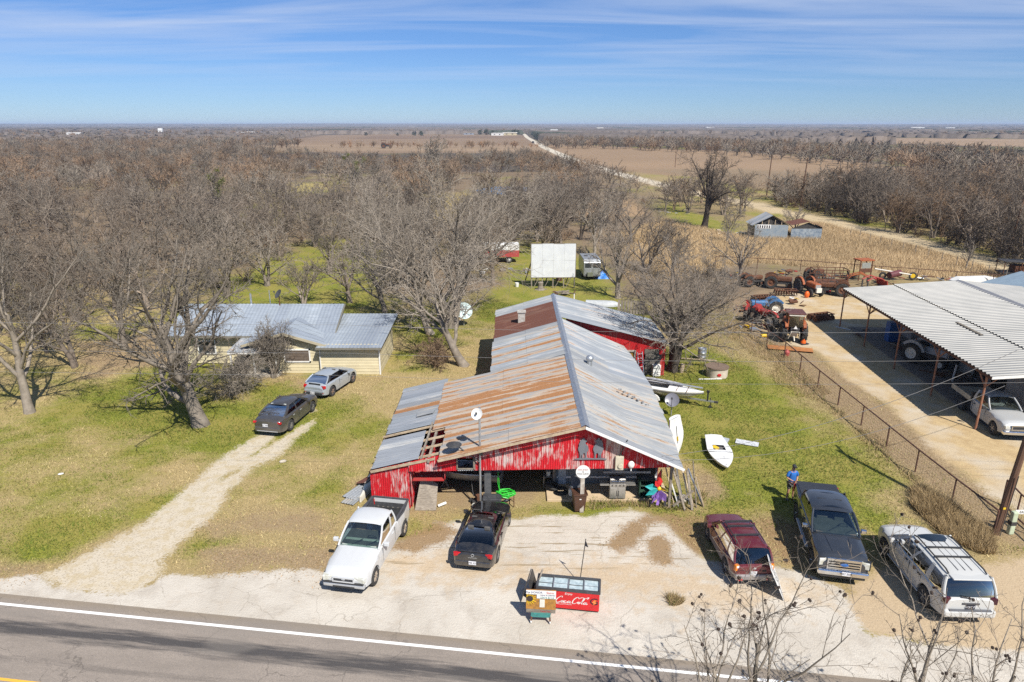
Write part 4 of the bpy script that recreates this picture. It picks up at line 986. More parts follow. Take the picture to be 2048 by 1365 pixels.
for i in range(6): part("bed_rib", MB().box((-1.86, -.60 + i * .24, .735), (1.7, .09, .03)), vmat("bed_floor", (.20, .18, .15), (.14, .125, .11), 4, .8), v)
for sd in (.30, -.32): part("wiper", MB().bar((1.10, sd, 1.22), (.86, sd + .42, 1.38), .025), TRIM, v)
part("rail_cap", MB().box((-1.85, .87, 1.215), (1.8, .10, .04)).box((-1.85, -.87, 1.215), (1.8, .10, .04)).box((-2.75, 0, 1.215), (.10, 1.7, .04)), DGREY, v)
part("grille_badge", MB().sphere((2.84, 0, .80), (.02, .09, .035), 10, 6), SILVERP, v)
c = v.location; 
# 2 black coupe, tail towards the road
v = vehicle("coupe_car", "glossy black coupe parked on the worn concrete, tail lights towards the road", "car", (-1.32, 28.2, .03), hd(.17, .985), dict(
    scale=1.06, L=4.65, W=1.83, deck=[(-2.32, .92), (-1.6, 1.0), (-1.0, .98), (1.0, .93), (1.9, .84), (2.32, .68)], R=.34, xr=-1.36, xf=1.49, sill=.24, ft=.16, rt=.13, er=.14, err=.10, crown=.06,
    gh=(-1.75, -.92, .22, 1.08), zr=1.36, wr=.56, wb=.78, paint=P_BLACK, glass=TINTG, wins=((.20, .42), (.46, .93)), seats=(-.2, -.95), spokes=7, seatmat=CABIN,
    lamps=[("tail_light", -2.24, .63, .84, (.14, .40, .15), REDLENS, .35), ("reverse_light", -2.285, .44, .83, (.04, .10, .08), WHITE, .1)], mirror=(.72, 1.0, .99, P_BLACK), handles=((-.45, .80),), doorlines=((-.62, .35, .9), (.78, .35, .9)),
    boxes=[("rear_bumper", (-2.30, 0, .46), (.12, 1.52, .26), P_BLACK, .05), ("spoiler_lip", (-2.24, 0, 1.0), (.10, 1.2, .03), P_BLACK, .01)]))
plate(v, -2.37, 0, .52, "GMR 4103", -1); text_on(v, "INFINITI", .07, (-2.345, 0, .745), (pi / 2, 0, -pi / 2), SILVERP, "badge_lettering", .003, 1.5)
part("badge_ring", MB().torus((-2.335, 0, .86), .06, .01, 16, 6, M=Matrix.Rotation(pi / 2, 3, 'Y')), SILVERP, v)
part("sunroof", MB().grid(lambda a, b_: (-.55 + .62 * a, -.40 + .8 * b_, 1.44 - .03 * (2 * b_ - 1) ** 2), 4, 6), TINTG, v, True)
# 3 maroon SUV
v = vehicle("suv_car", "maroon SUV with roof rack and dented tailgate, a white board beside its bumper", "car", (10.28, 27.05, .04), hd(-.03, 1), dict(
    scale=1.0, L=4.5, W=1.85, deck=[(-2.25, 1.02), (-1.6, 1.06), (1.0, 1.04), (1.9, .96), (2.25, .80)], R=.36, xr=-1.27, xf=1.35, sill=.34, clad=vmat("dull_cladding", (.22, .19, .18), (.17, .15, .15), 5, .6), cladn=2, ft=.12, rt=.10, er=.10,
    gh=(-2.12, -1.78, .30, 1.06), zr=1.66, wr=.70, wb=.83, paint=P_MAROON, glass=CLEARG, bglass=TINTG, sglass=TINTG, wins=((.05, .27), (.31, .58), (.62, .92)), seats=(.1, -.8), spokes=5,
    lamps=[("tail_light", -2.16, .76, .93, (.16, .18, .30), AMBER, .3), ("reverse_light", -2.20, .74, 1.0, (.12, .12, .10), WHITE, .3)], mirror=(.80, 1.02, 1.10, P_MAROON), handles=((-.05, .88), (-.95, .9)), doorlines=((-.28, .5, 1.0), (.72, .5, 1.0), (-1.15, .7, 1.0)),
    boxes=[("rear_bumper", (-2.24, 0, .52), (.20, 1.66, .26), vmat("silver_bumper", (.34, .32, .31), (.27, .25, .25), 4, .45, .3), .06), ("reflector", (-2.345, .62, .44), (.03, .2, .09), REDLENS, .01), ("reflector", (-2.345, -.62, .44), (.03, .2, .09), REDLENS, .01), ("tailgate_handle", (-2.27, 0, .83), (.03, .56, .05), P_MAROON, .01), ("dent_mark", (-2.255, -.42, .80), (.03, .16, .08), BLACK, .01)]))
plate(v, -2.275, .05, .72, "BYS 2K1", -1)
for sd in (1, -1):
    part("roof_rail", MB().tube([(-1.6, sd * .63, 1.72), (-1.5, sd * .60, 1.79), (.1, sd * .60, 1.80), (.22, sd * .63, 1.72)], .022, 6), TRIM, v)
for x in (-1.05, -.35, .02): part("rack_bar", MB().box((x, 0, 1.81), (.09, 1.24, .035)), TRIM, v)
part("badge_oval", MB().sphere((-2.265, 0, .93), (.015, .07, .045), 10, 6), SILVERP, v); part("tow_ball", MB().cyl((-2.34, 0, .34), (-2.44, 0, .34), .03).sphere((-2.46, 0, .38), .035), STEEL_DARK, v)
# 4 charcoal crew cab pickup
v = vehicle("pickup_truck", "charcoal crew cab pickup with chrome grille, sunroof and covered bed", "pickup truck", (14.85, 27.95, .05), hd(-.215, -.977), dict(
    scale=1.07, L=5.86, W=2.03, deck=[(-2.93, 1.38), (-1.36, 1.38), (-1.3, 1.34), (1.2, 1.30), (1.5, 1.30), (2.6, 1.22), (2.93, 1.14)], R=.41, xr=-1.74, xf=1.95, sill=.42, ft=.07, er=.10, crown=.04,
    gh=(-1.34, -1.22, .42, 1.34), zr=1.94, wr=.80, wb=.94, paint=P_CHAR, glass=CLEARG, wglass=PALEG, sglass=TINTG, bglass=TINTG, wins=((.05, .44), (.48, .92)), seats=(.15, -.8), seatmat=CABIN, spokes=6, rimmat=CHROME,
    lamps=[("headlight", 2.83, .80, 1.0, (.20, .30, .30), LAMPLENS, -.2), ("lamp_bezel", 2.80, .86, .98, (.20, .30, .36), BLACK, -.2), ("fog_light", 2.92, .66, .60, (.05, .22, .12), LAMPLENS, 0), ("tail_light", -2.88, .90, 1.1, (.1, .18, .4), REDLENS, 0)], mirror=(.90, 1.16, 1.36, CHROME), handles=((-.05, 1.14), (-.95, 1.14)), handlemat=P_CHAR, doorlines=((-.25, .6, 1.28), (.85, .6, 1.28), (-1.12, .6, 1.28)),
    boxes=[("front_bumper", (2.90, 0, .60), (.26, 1.92, .24), CHROME, .06), ("air_dam", (2.88, 0, .42), (.18, 1.7, .14), BLACK, .03), ("bed_cover", (-2.13, 0, 1.43), (1.56, 1.76, .05), vmat("tonneau_fabric", (.022, .025, .033), (.03, .032, .04), 8, .55), .02), ("side_step", (-.1, 1.0, .40), (2.3, .14, .05), SILVERP, .02), ("side_step", (-.1, -1.0, .40), (2.3, .14, .05), SILVERP, .02), ("tailgate", (-2.93, 0, 1.05), (.05, 1.7, .55), P_CHAR, .02)]))
grille(v, 2.90, 0, .96, 1.22, .46, 4, CHROME, CHROME); plate(v, 3.04, .1, .62, "NRT 3504", 1)
part("badge_oval", MB().sphere((2.99, 0, .99), (.02, .16, .075), 14, 8), BLUE, v)
part("sunroof", MB().grid(lambda a, b_: (-1.0 + 1.25 * a, -.60 + 1.2 * b_, 2.012 - .045 * (2 * b_ - 1) ** 2), 4, 6), vmat("roof_glass", (.008, .012, .022), None, 4, .06), v, True)
part("sunroof_bar", MB().box((-.42, 0, 2.018), (.03, 1.0, .01)), TRIM, v)
for sd in (.36, -.36): part("hood_crease", MB().bar((2.5, sd, 1.262), (1.5, sd * 1.25, 1.338), .05, .03), P_CHAR, v); part("wiper", MB().bar((1.24, sd, 1.37), (.98, sd + .45, 1.52), .025), TRIM, v)
# 5 big white SUV
v = vehicle("suv_car", "large white SUV with dark roof rails beside the utility pole, tail towards the road", "car", (18.10, 25.2, .03), hd(.04, 1), dict(
    scale=1.08, L=5.2, W=2.03, deck=[(-2.6, 1.16), (-1.9, 1.20), (1.2, 1.19), (2.1, 1.14), (2.6, .96)], R=.40, xr=-1.46, xf=1.66, sill=.38, ft=.13, rt=.08, er=.12, err=.05,
    gh=(-2.5, -2.22, .42, 1.38), zr=1.86, wr=.80, wb=.93, paint=P_PEARL, glass=TINTG, wins=((.05, .26), (.33, .58), (.62, .92)), seats=(.1, -.8), seatmat=CABIN, spokes=6,
    lamps=[("tail_light", -2.50, .84, 1.08, (.20, .24, .24), DARKLENS, .3)], mirror=(.95, 1.14, 1.26, P_PEARL), handles=((0, 1.04), (-.95, 1.04)), handlemat=TRIM, doorlines=((-.25, .55, 1.16), (.9, .55, 1.16), (-1.1, .8, 1.16)),
    boxes=[("rear_bumper", (-2.58, 0, .58), (.24, 1.86, .30), P_PEARL, .07), ("bumper_step", (-2.60, 0, .74), (.20, 1.5, .03), vmat("step_grey", (.12, .125, .14), None, 5, .6), 0), ("garnish", (-2.615, 0, .99), (.03, .62, .07), DGREY, .01), ("rear_spoiler", (-2.28, 0, 1.87), (.32, 1.36, .05), P_PEARL, .02), ("running_board", (.1, .98, .36), (2.4, .14, .06), SILVERP, .02), ("running_board", (.1, -.98, .36), (2.4, .14, .06), SILVERP, .02)]))
plate(v, -2.625, 0, .86, "WXC P7", -1, INK, PLATE); part("badge_ring", MB().torus((-2.60, 0, 1.11), .055, .012, 14, 6, M=Matrix.Rotation(pi / 2, 3, 'Y') @ Matrix.Diagonal((.7, 1.3, 1))), DGREY, v)
part("wiper", MB().bar((-2.60, -.05, 1.20), (-2.56, .35, 1.24), .03), TRIM, v)
for sd in (1, -1): part("roof_rail", MB().tube([(-2.1, sd * .68, 1.90), (-1.9, sd * .68, 1.97), (.1, sd * .66, 1.98), (.35, sd * .66, 1.90)], .03, 6), TRIM, v)
for x in (-1.15, -.55): part("rack_bar", MB().box((x, 0, 1.965), (.08, 1.34, .035)), TRIM, v)
for y in (-.25, 0, .25): part("roof_groove", MB().box((-1.0, y, 1.944), (1.9, .018, .008)), DGREY, v)
part("sunroof", MB().grid(lambda a, b_: (-.12 + .52 * a, -.52 + 1.04 * b_, 1.940 - .045 * (2 * b_ - 1) ** 2), 4, 6), vmat("roof_glass2", (.02, .03, .045), None, 4, .08), v, True)
# 6 dark grey sedan
v = vehicle("sedan_car", "dark grey sedan at the end of the gravel drive below the big tree", "car", (-15.05, 42.25, .04), hd(.18, .98), dict(
    L=4.85, W=1.86, deck=[(-2.42, .98), (-1.8, 1.06), (-1.0, 1.0), (1.1, .96), (2.0, .88), (2.42, .72)], R=.34, xr=-1.36, xf=1.45, sill=.24, ft=.13, rt=.10, er=.12, err=.08,
    gh=(-1.86, -1.0, .30, 1.18), zr=1.43, wr=.60, wb=.80, paint=P_GREY, glass=CLEARG, bglass=PALEG, wins=((.12, .46), (.50, .93)), seats=(0, -.85), seatmat=vmat("light_seat", (.45, .47, .44), (.36, .38, .36), 5, .9), spokes=10,
    lamps=[("tail_light", -2.34, .66, .88, (.14, .44, .11), REDLENS, .28)], mirror=(.85, 1.02, 1.02, P_GREY), handles=((-.1, .82), (-.95, .84)), handlemat=SILVERP, doorlines=((-.3, .4, .94), (.82, .4, .94), (-1.1, .6, .94)),
    boxes=[("rear_bumper", (-2.40, 0, .46), (.12, 1.58, .30), P_GREY, .05), ("bumper_trim", (-2.44, 0, .36), (.06, 1.3, .05), SILVERP, .01)]))
plate(v, -2.45, .1, .72, "KGT 8862", -1)
# 7 silver hatchback coupe
v = vehicle("hatchback_car", "small silver hatchback parked against the yellow house wall", "car", (-13.6, 48.1, .04), hd(.3, .954), dict(
    L=4.22, W=1.80, deck=[(-2.11, .90), (-1.75, 1.04), (-.9, 1.02), (1.0, .98), (1.75, .88), (2.11, .70)], R=.35, xr=-1.28, xf=1.37, sill=.26, ft=.14, rt=.13, er=.14, err=.12, clad=TRIM, cladn=1,
    gh=(-1.86, -1.2, .22, 1.05), zr=1.38, wr=.58, wb=.77, paint=P_SILVER, glass=TINTG, wins=((.16, .92),), seats=(-.1,), seatmat=CABIN, spokes=5, rimmat=vmat("copper_alloy", (.42, .30, .24), (.30, .22, .18), 9, .4, .5), pillarmat=TRIM,
    lamps=[("tail_light", -1.98, .66, .86, (.20, .30, .18), REDLENS, .5), ("fog_light", -2.08, .64, .50, (.08, .14, .12), REDLENS, .2)], mirror=(.75, .98, 1.02, P_SILVER), handles=((-.2, .84),), doorlines=((-.4, .4, .94), (.75, .4, .94)),
    boxes=[("rear_bumper", (-2.05, 0, .56), (.16, 1.50, .22), P_SILVER, .06), ("diffuser", (-2.10, 0, .38), (.10, 1.2, .18), TRIM, .03), ("lower_glass", (-1.985, 0, 1.0), (.05, .86, .15), TRIM, .02)]))
plate(v, -2.16, .1, .44, "HRL 915", -1)
# 8 old flatbed pickup by the shed
v = vehicle("flatbed_truck", "old silver pickup with a bare flat bed under the corner of the shed", "pickup truck", (32.1, 42.0, .05), hd(-.117, -.993), dict(
    L=5.7, W=1.98, x0=-.72, deck=[(-.72, 1.22), (1.1, 1.18), (1.4, 1.20), (2.5, 1.10), (2.85, .90)], R=.38, xr=-1.75, xf=1.92, sill=.38, ft=.10, er=.12, crown=.07,
    gh=(-.66, -.55, .46, 1.2), zr=1.80, wr=.68, wb=.86, paint=P_OLD, glass=CLEARG, wins=((.10, .92),), seats=(.1,), spokes=6,
    lamps=[("headlight", 2.76, .74, .84, (.22, .26, .17), LAMPLENS, -.2)], mirror=(.95, 1.12, 1.25, TRIM), handles=((-.3, 1.0),), handlemat=TRIM, doorlines=((-.5, .5, 1.15), (.95, .5, 1.15)),
    boxes=[("front_bumper", (2.80, 0, .52), (.24, 1.84, .22), CHROME, .05), ("flat_bed", (-1.95, 0, 1.02), (2.3, 2.0, .10), vmat("cream_tray", (.50, .45, .34), (.38, .33, .25), 2, .7), 0), ("bed_rail", (-1.95, .98, 1.16), (2.3, .05, .22), MATS["cream_tray"], 0), ("bed_rail", (-1.95, -.98, 1.16), (2.3, .05, .22), MATS["cream_tray"], 0), ("chassis", (-1.6, 0, .62), (2.6, .9, .2), STEEL_DARK, 0), ("headboard", (-.82, 0, 1.3), (.05, 1.9, .5), STEEL_DARK, 0)]))
grille(v, 2.84, 0, .84, 1.0, .24, 2, CHROME, DGREY)
# folded chairs lying in the open bed of the white pickup
t = thing("folding_chair", "blue folding chair with white legs lying in the white pickup bed", "chair", (-6.35, 28.4, .86), .4)
part("seat_cloth", MB().grid(lambda u, w_: (-.3 + .6 * u, -.2 + .4 * w_, .12 + .05 * sin(9 * u) * cos(7 * w_)), 8, 6), vmat("blue_cloth", (.05, .15, .38), (.25, .33, .45), 7, .8), t, True)
for i in range(4): part("leg", MB().cyl((-.1 + .1 * i, -.25, .04 + .03 * i), (.15 + .16 * i, .45, .10 + .02 * i), .018, 6), WHITE, t)
# ---------------------------------------------------------------- things by the barn and on the apron
def atp(px, py, dz=0.0): q = P(px, py); return (q.x, q.y, dz)
def RY(a): return Matrix.Rotation(a, 3, 'Y')
def RX_(a): return Matrix.Rotation(a, 3, 'X')
PALE = vmat("pale_canvas", (.70, .68, .60), (.60, .57, .50), 4, .8)
# chest freezer with the drink lettering
fz = thing("chest_freezer", "long red drink freezer with sliding glass lids on the concrete apron", "freezer", (2.33, 23.72, .03), -R(8.2))
FR = vmat("freezer_red", (.60, .018, .022), (.52, .016, .02), 3, .35)
part("cabinet", MB().box((0, 0, .50), (2.55, .78, .86)), FR, fz, bev=.02)
part("plinth", MB().box((0, .02, .05), (2.5, .72, .10)), BLACK, fz)
part("rim", MB().box((0, -.37, .96), (2.6, .07, .12)).box((0, .37, 1.0), (2.6, .07, .16)).box((1.27, 0, .98), (.08, .76, .16)).box((-1.27, 0, .98), (.08, .76, .16)), DGREY, fz)
FG = vmat("frosted_lid", (.30, .38, .41), (.50, .58, .60), 6, .12)
for i in range(4):
    g = part("glass_lid", MB().box((-.94 + i * .625, .0, .965 + .02 * (i % 2)), (.58, .64, .02)), FG, fz)
    part("lid_frame", MB().box((-.94 + i * .625 - .30, 0, .985 + .02 * (i % 2)), (.04, .66, .03)).box((-.94 + i * .625 + .30, 0, .985 + .02 * (i % 2)), (.04, .66, .03)).box((-.94 + i * .625, -.05, .985 + .02 * (i % 2)), (.58, .025, .02)), DGREY if i % 2 == 0 else STEEL_GALV, g)
def script_word(parent, strokes, origin, s, w, mat, y, shear=.22):
    """white script built of flat pen strokes: each a list of points, thick and thin"""
    mb = MB()
    for st in strokes:
        pts = []
        for k in range(len(st) - 1):       # Catmull-Rom through the points
            p0, p1, p2, p3 = st[max(k - 1, 0)], st[k], st[k + 1], st[min(k + 2, len(st) - 1)]
            for q in range(6):
                t = q / 6; pts.append(tuple(.5 * (2 * p1[i] + (p2[i] - p0[i]) * t + (2 * p0[i] - 5 * p1[i] + 4 * p2[i] - p3[i]) * t * t + (3 * p1[i] - p0[i] - 3 * p2[i] + p3[i]) * t ** 3) for i in (0, 1)))
        pts.append(st[-1]); vs, fs = [], []
        for k, p in enumerate(pts):
            a, b = pts[max(k - 1, 0)], pts[min(k + 1, len(pts) - 1)]; dx, dz = b[0] - a[0], b[1] - a[1]; l = sqrt(dx * dx + dz * dz) + 1e-9
            ww = w * (.45 + .75 * abs(dz) / l) * (.5 + .5 * min(1, 4 * k / len(pts), 4 * (len(pts) - 1 - k) / len(pts) + .15)); nx, nz = -dz / l, dx / l
            for sg_ in (1, -1):
                X, Z = p[0] + nx * ww * sg_, p[1] + nz * ww * sg_; vs.append((origin[0] + s * (X + shear * Z), y, origin[1] + s * Z))
        fs = [(2 * k, 2 * k + 1, 2 * k + 3, 2 * k + 2) for k in range(len(pts) - 1)]; mb.add(vs, fs)
    return part("script_lettering", mb, mat, parent)
def o_(x, z, r=.26): return [(x + r * .5, z + r * 1.75), (x, z + r * 1.8), (x - r * .75, z + r), (x - r * .3, z), (x + r * .5, z + .1), (x + r * .8, z + r), (x + r * .4, z + r * 1.8), (x + r * 1.1, z + r * 1.65)]
C1 = [(1.05, 1.15), (1.0, 1.5), (.7, 1.45), (.2, .9), (0, .35), (.25, 0), (.7, .1), (1.15, .5)]
def a_(x): return [(x + .42, .42), (x + .2, .5), (x - .05, .25), (x + .05, .0), (x + .3, .15), (x + .45, .48), (x + .42, .1), (x + .58, .02), (x + .75, .2)]
W1 = [C1, o_(1.25, .02), [(2.05, .42), (1.85, .5), (1.62, .25), (1.75, 0), (2.0, .06), (2.2, .2)], a_(2.35)]
C2 = [(4.35, 1.2), (4.2, 1.55), (3.85, 1.45), (3.45, .95), (3.3, .35), (3.5, -.02), (3.95, .08), (4.4, .5)]
W2 = [C2, o_(4.6, .02), [(5.05, .3), (5.4, 1.0), (5.45, 1.42), (5.3, 1.3), (5.15, .5), (5.2, .05), (5.4, .1)], a_(5.6), [(.9, .75 - .75), (.2, -.22), (.9, -.42), (1.9, -.28), (2.7, -.36), (3.3, -.3)], [(4.35, 1.2), (4.9, 1.55), (5.6, 1.45), (6.2, 1.7), (6.0, 1.25)]]
LW = vmat("lettering_white", (.80, .78, .75), None, 5, .5)
script_word(fz, W1 + W2, (-.50, .36), .205, .085, LW, -.396)
text_on(fz, "Enjoy", .14, (.02, -.398, .80), (pi / 2, 0, 0), LW, "small_lettering", .002, 1.0, shear=.2)
text_on(fz, "G", .44, (1.06, -.398, .52), (pi / 2, 0, 0), INK, "badge_letter", .003, 1.15); part("badge_bolt", MB().prism([(1.06, .62), (1.16, .60), (1.10, .52), (1.17, .50), (1.02, .36), (1.05, .47), (.98, .49)], 'y', -.406, -.401), vmat("bolt_orange", (.80, .25, .06), None, 5, .5), fz)
# honour stall cart with the sunflower
ct = thing("stall_cart", "small wooden cart with sunflower sign and handwritten notes before the red freezer", "cart", (1.15, 22.72, .03), -R(4))
BRN = vmat("cart_brown", (.30, .17, .07), (.18, .10, .045), 7, .8)
part("sign_board", MB().box((0, .0, 1.0), (1.18, .05, .86), M=RX_(-.10)), vmat("sunset_board", (.42, .20, .035), (.25, .12, .03), 8, .7), ct)
part("white_panel", MB().box((.0, -.045, 1.37), (1.18, .02, .18)).box((.21, -.035, 1.20), (.76, .02, .22)), WHITE, ct)
for i in range(14):
    a = 2 * pi * i / 14; cx, cz = -.44, 1.06
    pts = [(cx + .11 * cos(a - .2), cz + .13 * sin(a - .2)), (cx + .28 * cos(a), cz + .32 * sin(a)), (cx + .11 * cos(a + .2), cz + .13 * sin(a + .2))]
    pts = [(max(-.58, min(.2, x)), z) for x, z in pts]
    if abs((pts[1][0] - pts[0][0]) * (pts[2][1] - pts[0][1]) - (pts[2][0] - pts[0][0]) * (pts[1][1] - pts[0][1])) > 1e-3: part("petal", MB().prism(pts, 'y', -.052 - .001 * i, -.040), YELLOW, ct)
part("flower_heart", MB().cyl((-.44, -.035, 1.08), (-.44, -.075, 1.08), .13, 14), vmat("seed_brown", (.05, .03, .025), None, 4, .9), ct)
part("note_paper", MB().box((.05, -.05, .87), (.20, .02, .36)), PALE, ct)
text_on(ct, "The HONOR", .12, (-.28, -.058, 1.37), (pi / 2, 0, 0), vmat("ink_blue", (.03, .04, .16), None, 4, .6), "sign_lettering", .002, 1.0)
text_on(ct, "Store", .13, (.36, -.058, 1.37), (pi / 2, 0, 0), vmat("ink_red", (.55, .03, .03), None, 4, .6), "sign_lettering", .002, 1.0)
text_on(ct, "TAKE A DRINK", .10, (.25, -.048, 1.25), (pi / 2, 0, 0), MATS["ink_blue"], "sign_lettering", .002, .9)
text_on(ct, "LEAVE $2 bill", .11, (.25, -.048, 1.14), (pi / 2, 0, 0), vmat("ink_teal", (.04, .25, .22), None, 4, .6), "sign_lettering", .002, .9)
part("lower_shelf", MB().box((0, -.02, .52), (1.16, .12, .16)), WOOD_GREY, ct); text_on(ct, "Thank You", .10, (.18, -.085, .52), (pi / 2, 0, 0), MATS["ink_red"], "sign_lettering", .002, .9)
part("drawer", MB().box((0, .1, .36), (.78, .5, .16)), vmat("teal_paint", (.05, .24, .22), (.04, .17, .16), 5, .6), ct)
for sx in (-1, 1):
    for sy in (-1, 1):
        lg = part("leg", MB().bar((sx * .36, .1 + sy * .22, .30), (sx * .38, .1 + sy * .24, .06), .06), RUST, ct); part("caster", MB().cyl((sx * .38 - .02, .1 + sy * .24, .06), (sx * .38 + .02, .1 + sy * .24, .06), .06, 10), WHITE, lg)
single("a_board", "dark folding sign board standing edge on behind the stall cart", "sign board", MB().box((0, .16, .5), (.9, .04, 1.05), M=RX_(.26)).box((0, -.16, .5), (.9, .04, 1.05), M=RX_(-.26)), STEEL_DARK, (.75, 24.25, .03), R(78))
single("plank_board", "weathered grey board leaning beside the red freezer end", "board", MB().box((0, 0, .62), (.06, .5, 1.3), M=RY(.35)), WOOD_GREY, (1.02, 24.2, .03), R(-14))
t = thing("whip_flag", "thin black pole with small dark flag on a white base behind the freezer", "flag pole", atp(1160, 1167, .03), 0)
part("base", MB().box((0, 0, .1), (.22, .22, .2)), WHITE, t, bev=.02); part("pole", MB().cyl((0, 0, .2), (.18, 0, 2.2), .018, 6), BLACK, t); part("flag", MB().prism([(.16, 1.85), (.30, 1.78), (.22, 2.02), (.18, 2.1)], 'y', -.006, .006), INK, t)
# white lettered board against the maroon SUV
bd = thing("lettered_board", "white hand lettered board leaning by the rear bumper of the maroon SUV", "sign board", (11.52, 24.62, .04), 0); bd.rotation_euler = (-.44, 0, R(78))
part("panel", MB().box((0, 0, .78), (1.45, .03, 1.55)), WHITE, bd)
for i in range(4): text_on(bd, ("ANTIQUES", "& RECORDS", "BOATS", "OPEN DAILY")[i], .26, (0, -.018, 1.36 - i * .36), (pi / 2, 0, 0), INK, "board_lettering", .002, .95)
# wheelie bin
bn = thing("wheelie_bin", "brown wheelie bin with open grey lid before the porch slab", "bin", atp(1157, 1020, .03), R(6))
mb = MB(); mb.hexa([(-.26, -.3, .05), (.26, -.3, .05), (.26, .28, .05), (-.26, .28, .05), (-.34, -.4, 1.06), (.34, -.4, 1.06), (.34, .36, 1.06), (-.34, .36, 1.06)])
part("body", mb, vmat("bin_brown", (.085, .038, .022), (.055, .026, .016), 5, .55), bn, bev=.03); part("rim", MB().box((0, -.41, 1.06), (.74, .05, .08)).box((.35, 0, 1.06), (.05, .8, .08)).box((-.35, 0, 1.06), (.05, .8, .08)), MATS["bin_brown"], bn)
part("lid", MB().box((0, .40, 1.38), (.72, .06, .62), M=RX_(-.35)), DGREY, bn, bev=.02); part("front_label", MB().box((0, -.385, .80), (.10, .03, .03), M=RX_(.08)), WHITE, bn)
for s_ in (-1, 1): part("wheel", MB().cyl((s_ * .26, .32, .12), (s_ * .32, .32, .12), .12, 12), RUBBER, bn)
# grill
gr_ = thing("gas_grill", "stainless gas grill with side shelves on the porch slab", "grill", (5.55, 32.05, .14), 0)
ST = vmat("stainless", (.50, .49, .47), (.40, .39, .37), 6, .3, .7)
part("cabinet", MB().box((0, 0, .42), (.84, .5, .74)), ST, gr_, bev=.015)
for s_ in (-1, 1):
    d = part("door", MB().box((s_ * .2, -.26, .40), (.36, .03, .6)), ST, gr_); part("handle", MB().cyl((s_ * .05, -.29, .25), (s_ * .05, -.29, .55), .015, 6), DGREY, d)
    part("side_shelf", MB().box((s_ * .68, 0, .86), (.50, .48, .05)), ST, gr_)
part("control_panel", MB().box((0, -.26, .86), (.86, .06, .14)), ST, gr_); part("lid", MB().prism([(-.24, .92), (.26, .92), (.26, 1.1), (.14, 1.26), (-.06, 1.28), (-.2, 1.14)], 'x', -.42, .42), vmat("grill_lid", (.12, .12, .12), (.2, .19, .18), 5, .35, .6), gr_, bev=.02)
part("lid_handle", MB().cyl((-.34, -.25, 1.08), (.34, -.25, 1.08), .02, 8), CHROME, gr_)
for i in range(4): part("knob", MB().cyl((-.3 + .2 * i, -.29, .86), (-.3 + .2 * i, -.33, .86), .03, 8), BLACK, gr_)
# sun face ornament on the porch wall
sn = thing("sun_ornament", "large metal sun ornament with yellow rays on the porch wall above the grill", "wall ornament", (5.75, 33.42, 1.85), 0)
part("disc", MB().cyl((0, .05, 0), (0, .08, 0), .98, 28), vmat("pale_disc", (.45, .46, .48), (.36, .37, .39), 4, .5), sn)
for i in range(16):
    a = 2 * pi * i / 16; part("ray", MB().prism([(.34 * cos(a - .17), .34 * sin(a - .17)), (.86 * cos(a), .86 * sin(a)), (.34 * cos(a + .17), .34 * sin(a + .17))], 'y', -.02, .03), YELLOW if i % 2 else INK, sn)
part("face", MB().cyl((0, -.05, 0), (0, .04, 0), .36, 18), vmat("sun_amber", (.40, .20, .03), (.10, .06, .02), 8, .5), sn)
# round sign on post
sg_ = thing("round_sign", "round white sign with red and grey lettering on a post before the porch wall", "sign", (3.57, 30.72, .03), 0)
part("post", MB().box((0, .06, 1.0), (.20, .10, 2.0)), vmat("driftwood", (.30, .25, .20), (.50, .46, .40), 5, .9), sg_)
part("disc", MB().cyl((0, -.02, 2.34), (0, .02, 2.34), .36, 26), WHITE, sg_)
text_on(sg_, "SHE SHED", .115, (0, -.026, 2.46), (pi / 2, 0, 0), vmat("faded_red_ink", (.45, .20, .19), None, 4, .6), "sign_lettering", .002); text_on(sg_, "&", .12, (0, -.026, 2.35), (pi / 2, 0, 0), INK, "sign_lettering", .002); text_on(sg_, "MAN CAVE", .115, (0, -.026, 2.23), (pi / 2, 0, 0), INK, "sign_lettering", .002)
# tyres, propane, bucket
for px, py, tl, lb in ((1104, 982, .5, "worn tyre tilted on another tyre at the slab end"), (1122, 988, 0, "worn tyre lying flat beside the white propane tank")):
    q = atp(px, py, .16 if not tl else .34); single("tyre_casing", lb, "tyre", MB().torus((0, 0, 0), .30, .12, 22, 8, M=RY(tl)), RUBBER, q, smooth=True, group="loose tyres by the porch")
pt = thing("propane_tank", "small white propane tank between the tyres and the brown bin", "gas tank", (3.2, 32.2, .14), 0)
part("tank", MB().lathe([(.14, .03), (.20, .08), (.21, .15), (.21, .38), (.17, .46), (.08, .50)], 16), WHITE, pt, True); part("collar", MB().lathe([(.12, .48), (.12, .60), (.11, .60), (.11, .48)], 12, cap=False), WHITE, pt); part("valve", MB().cyl((0, 0, .5), (0, 0, .58), .03, 8), STEEL_GALV, pt)
st_ = thing("side_stand", "dark wooden stand inside the bay", "stand", (2.0, 33.6, 0), 0); part("top", MB().box((0, 0, .6), (.6, .5, .05)), WOOD_GREY, st_)
for sx in (-1, 1):
    for sy in (-1, 1): part("leg", MB().box((sx * .25, sy * .2, .3), (.06, .06, .6)), WOOD_GREY, st_)
single("paint_bucket", "white bucket standing on the dark wooden stand", "bucket", MB().lathe([(.11, 0), (.14, .28), (.15, .28), (.15, .30), (.12, .30)], 14), PALE, (2.0, 33.5, .63), smooth=True)
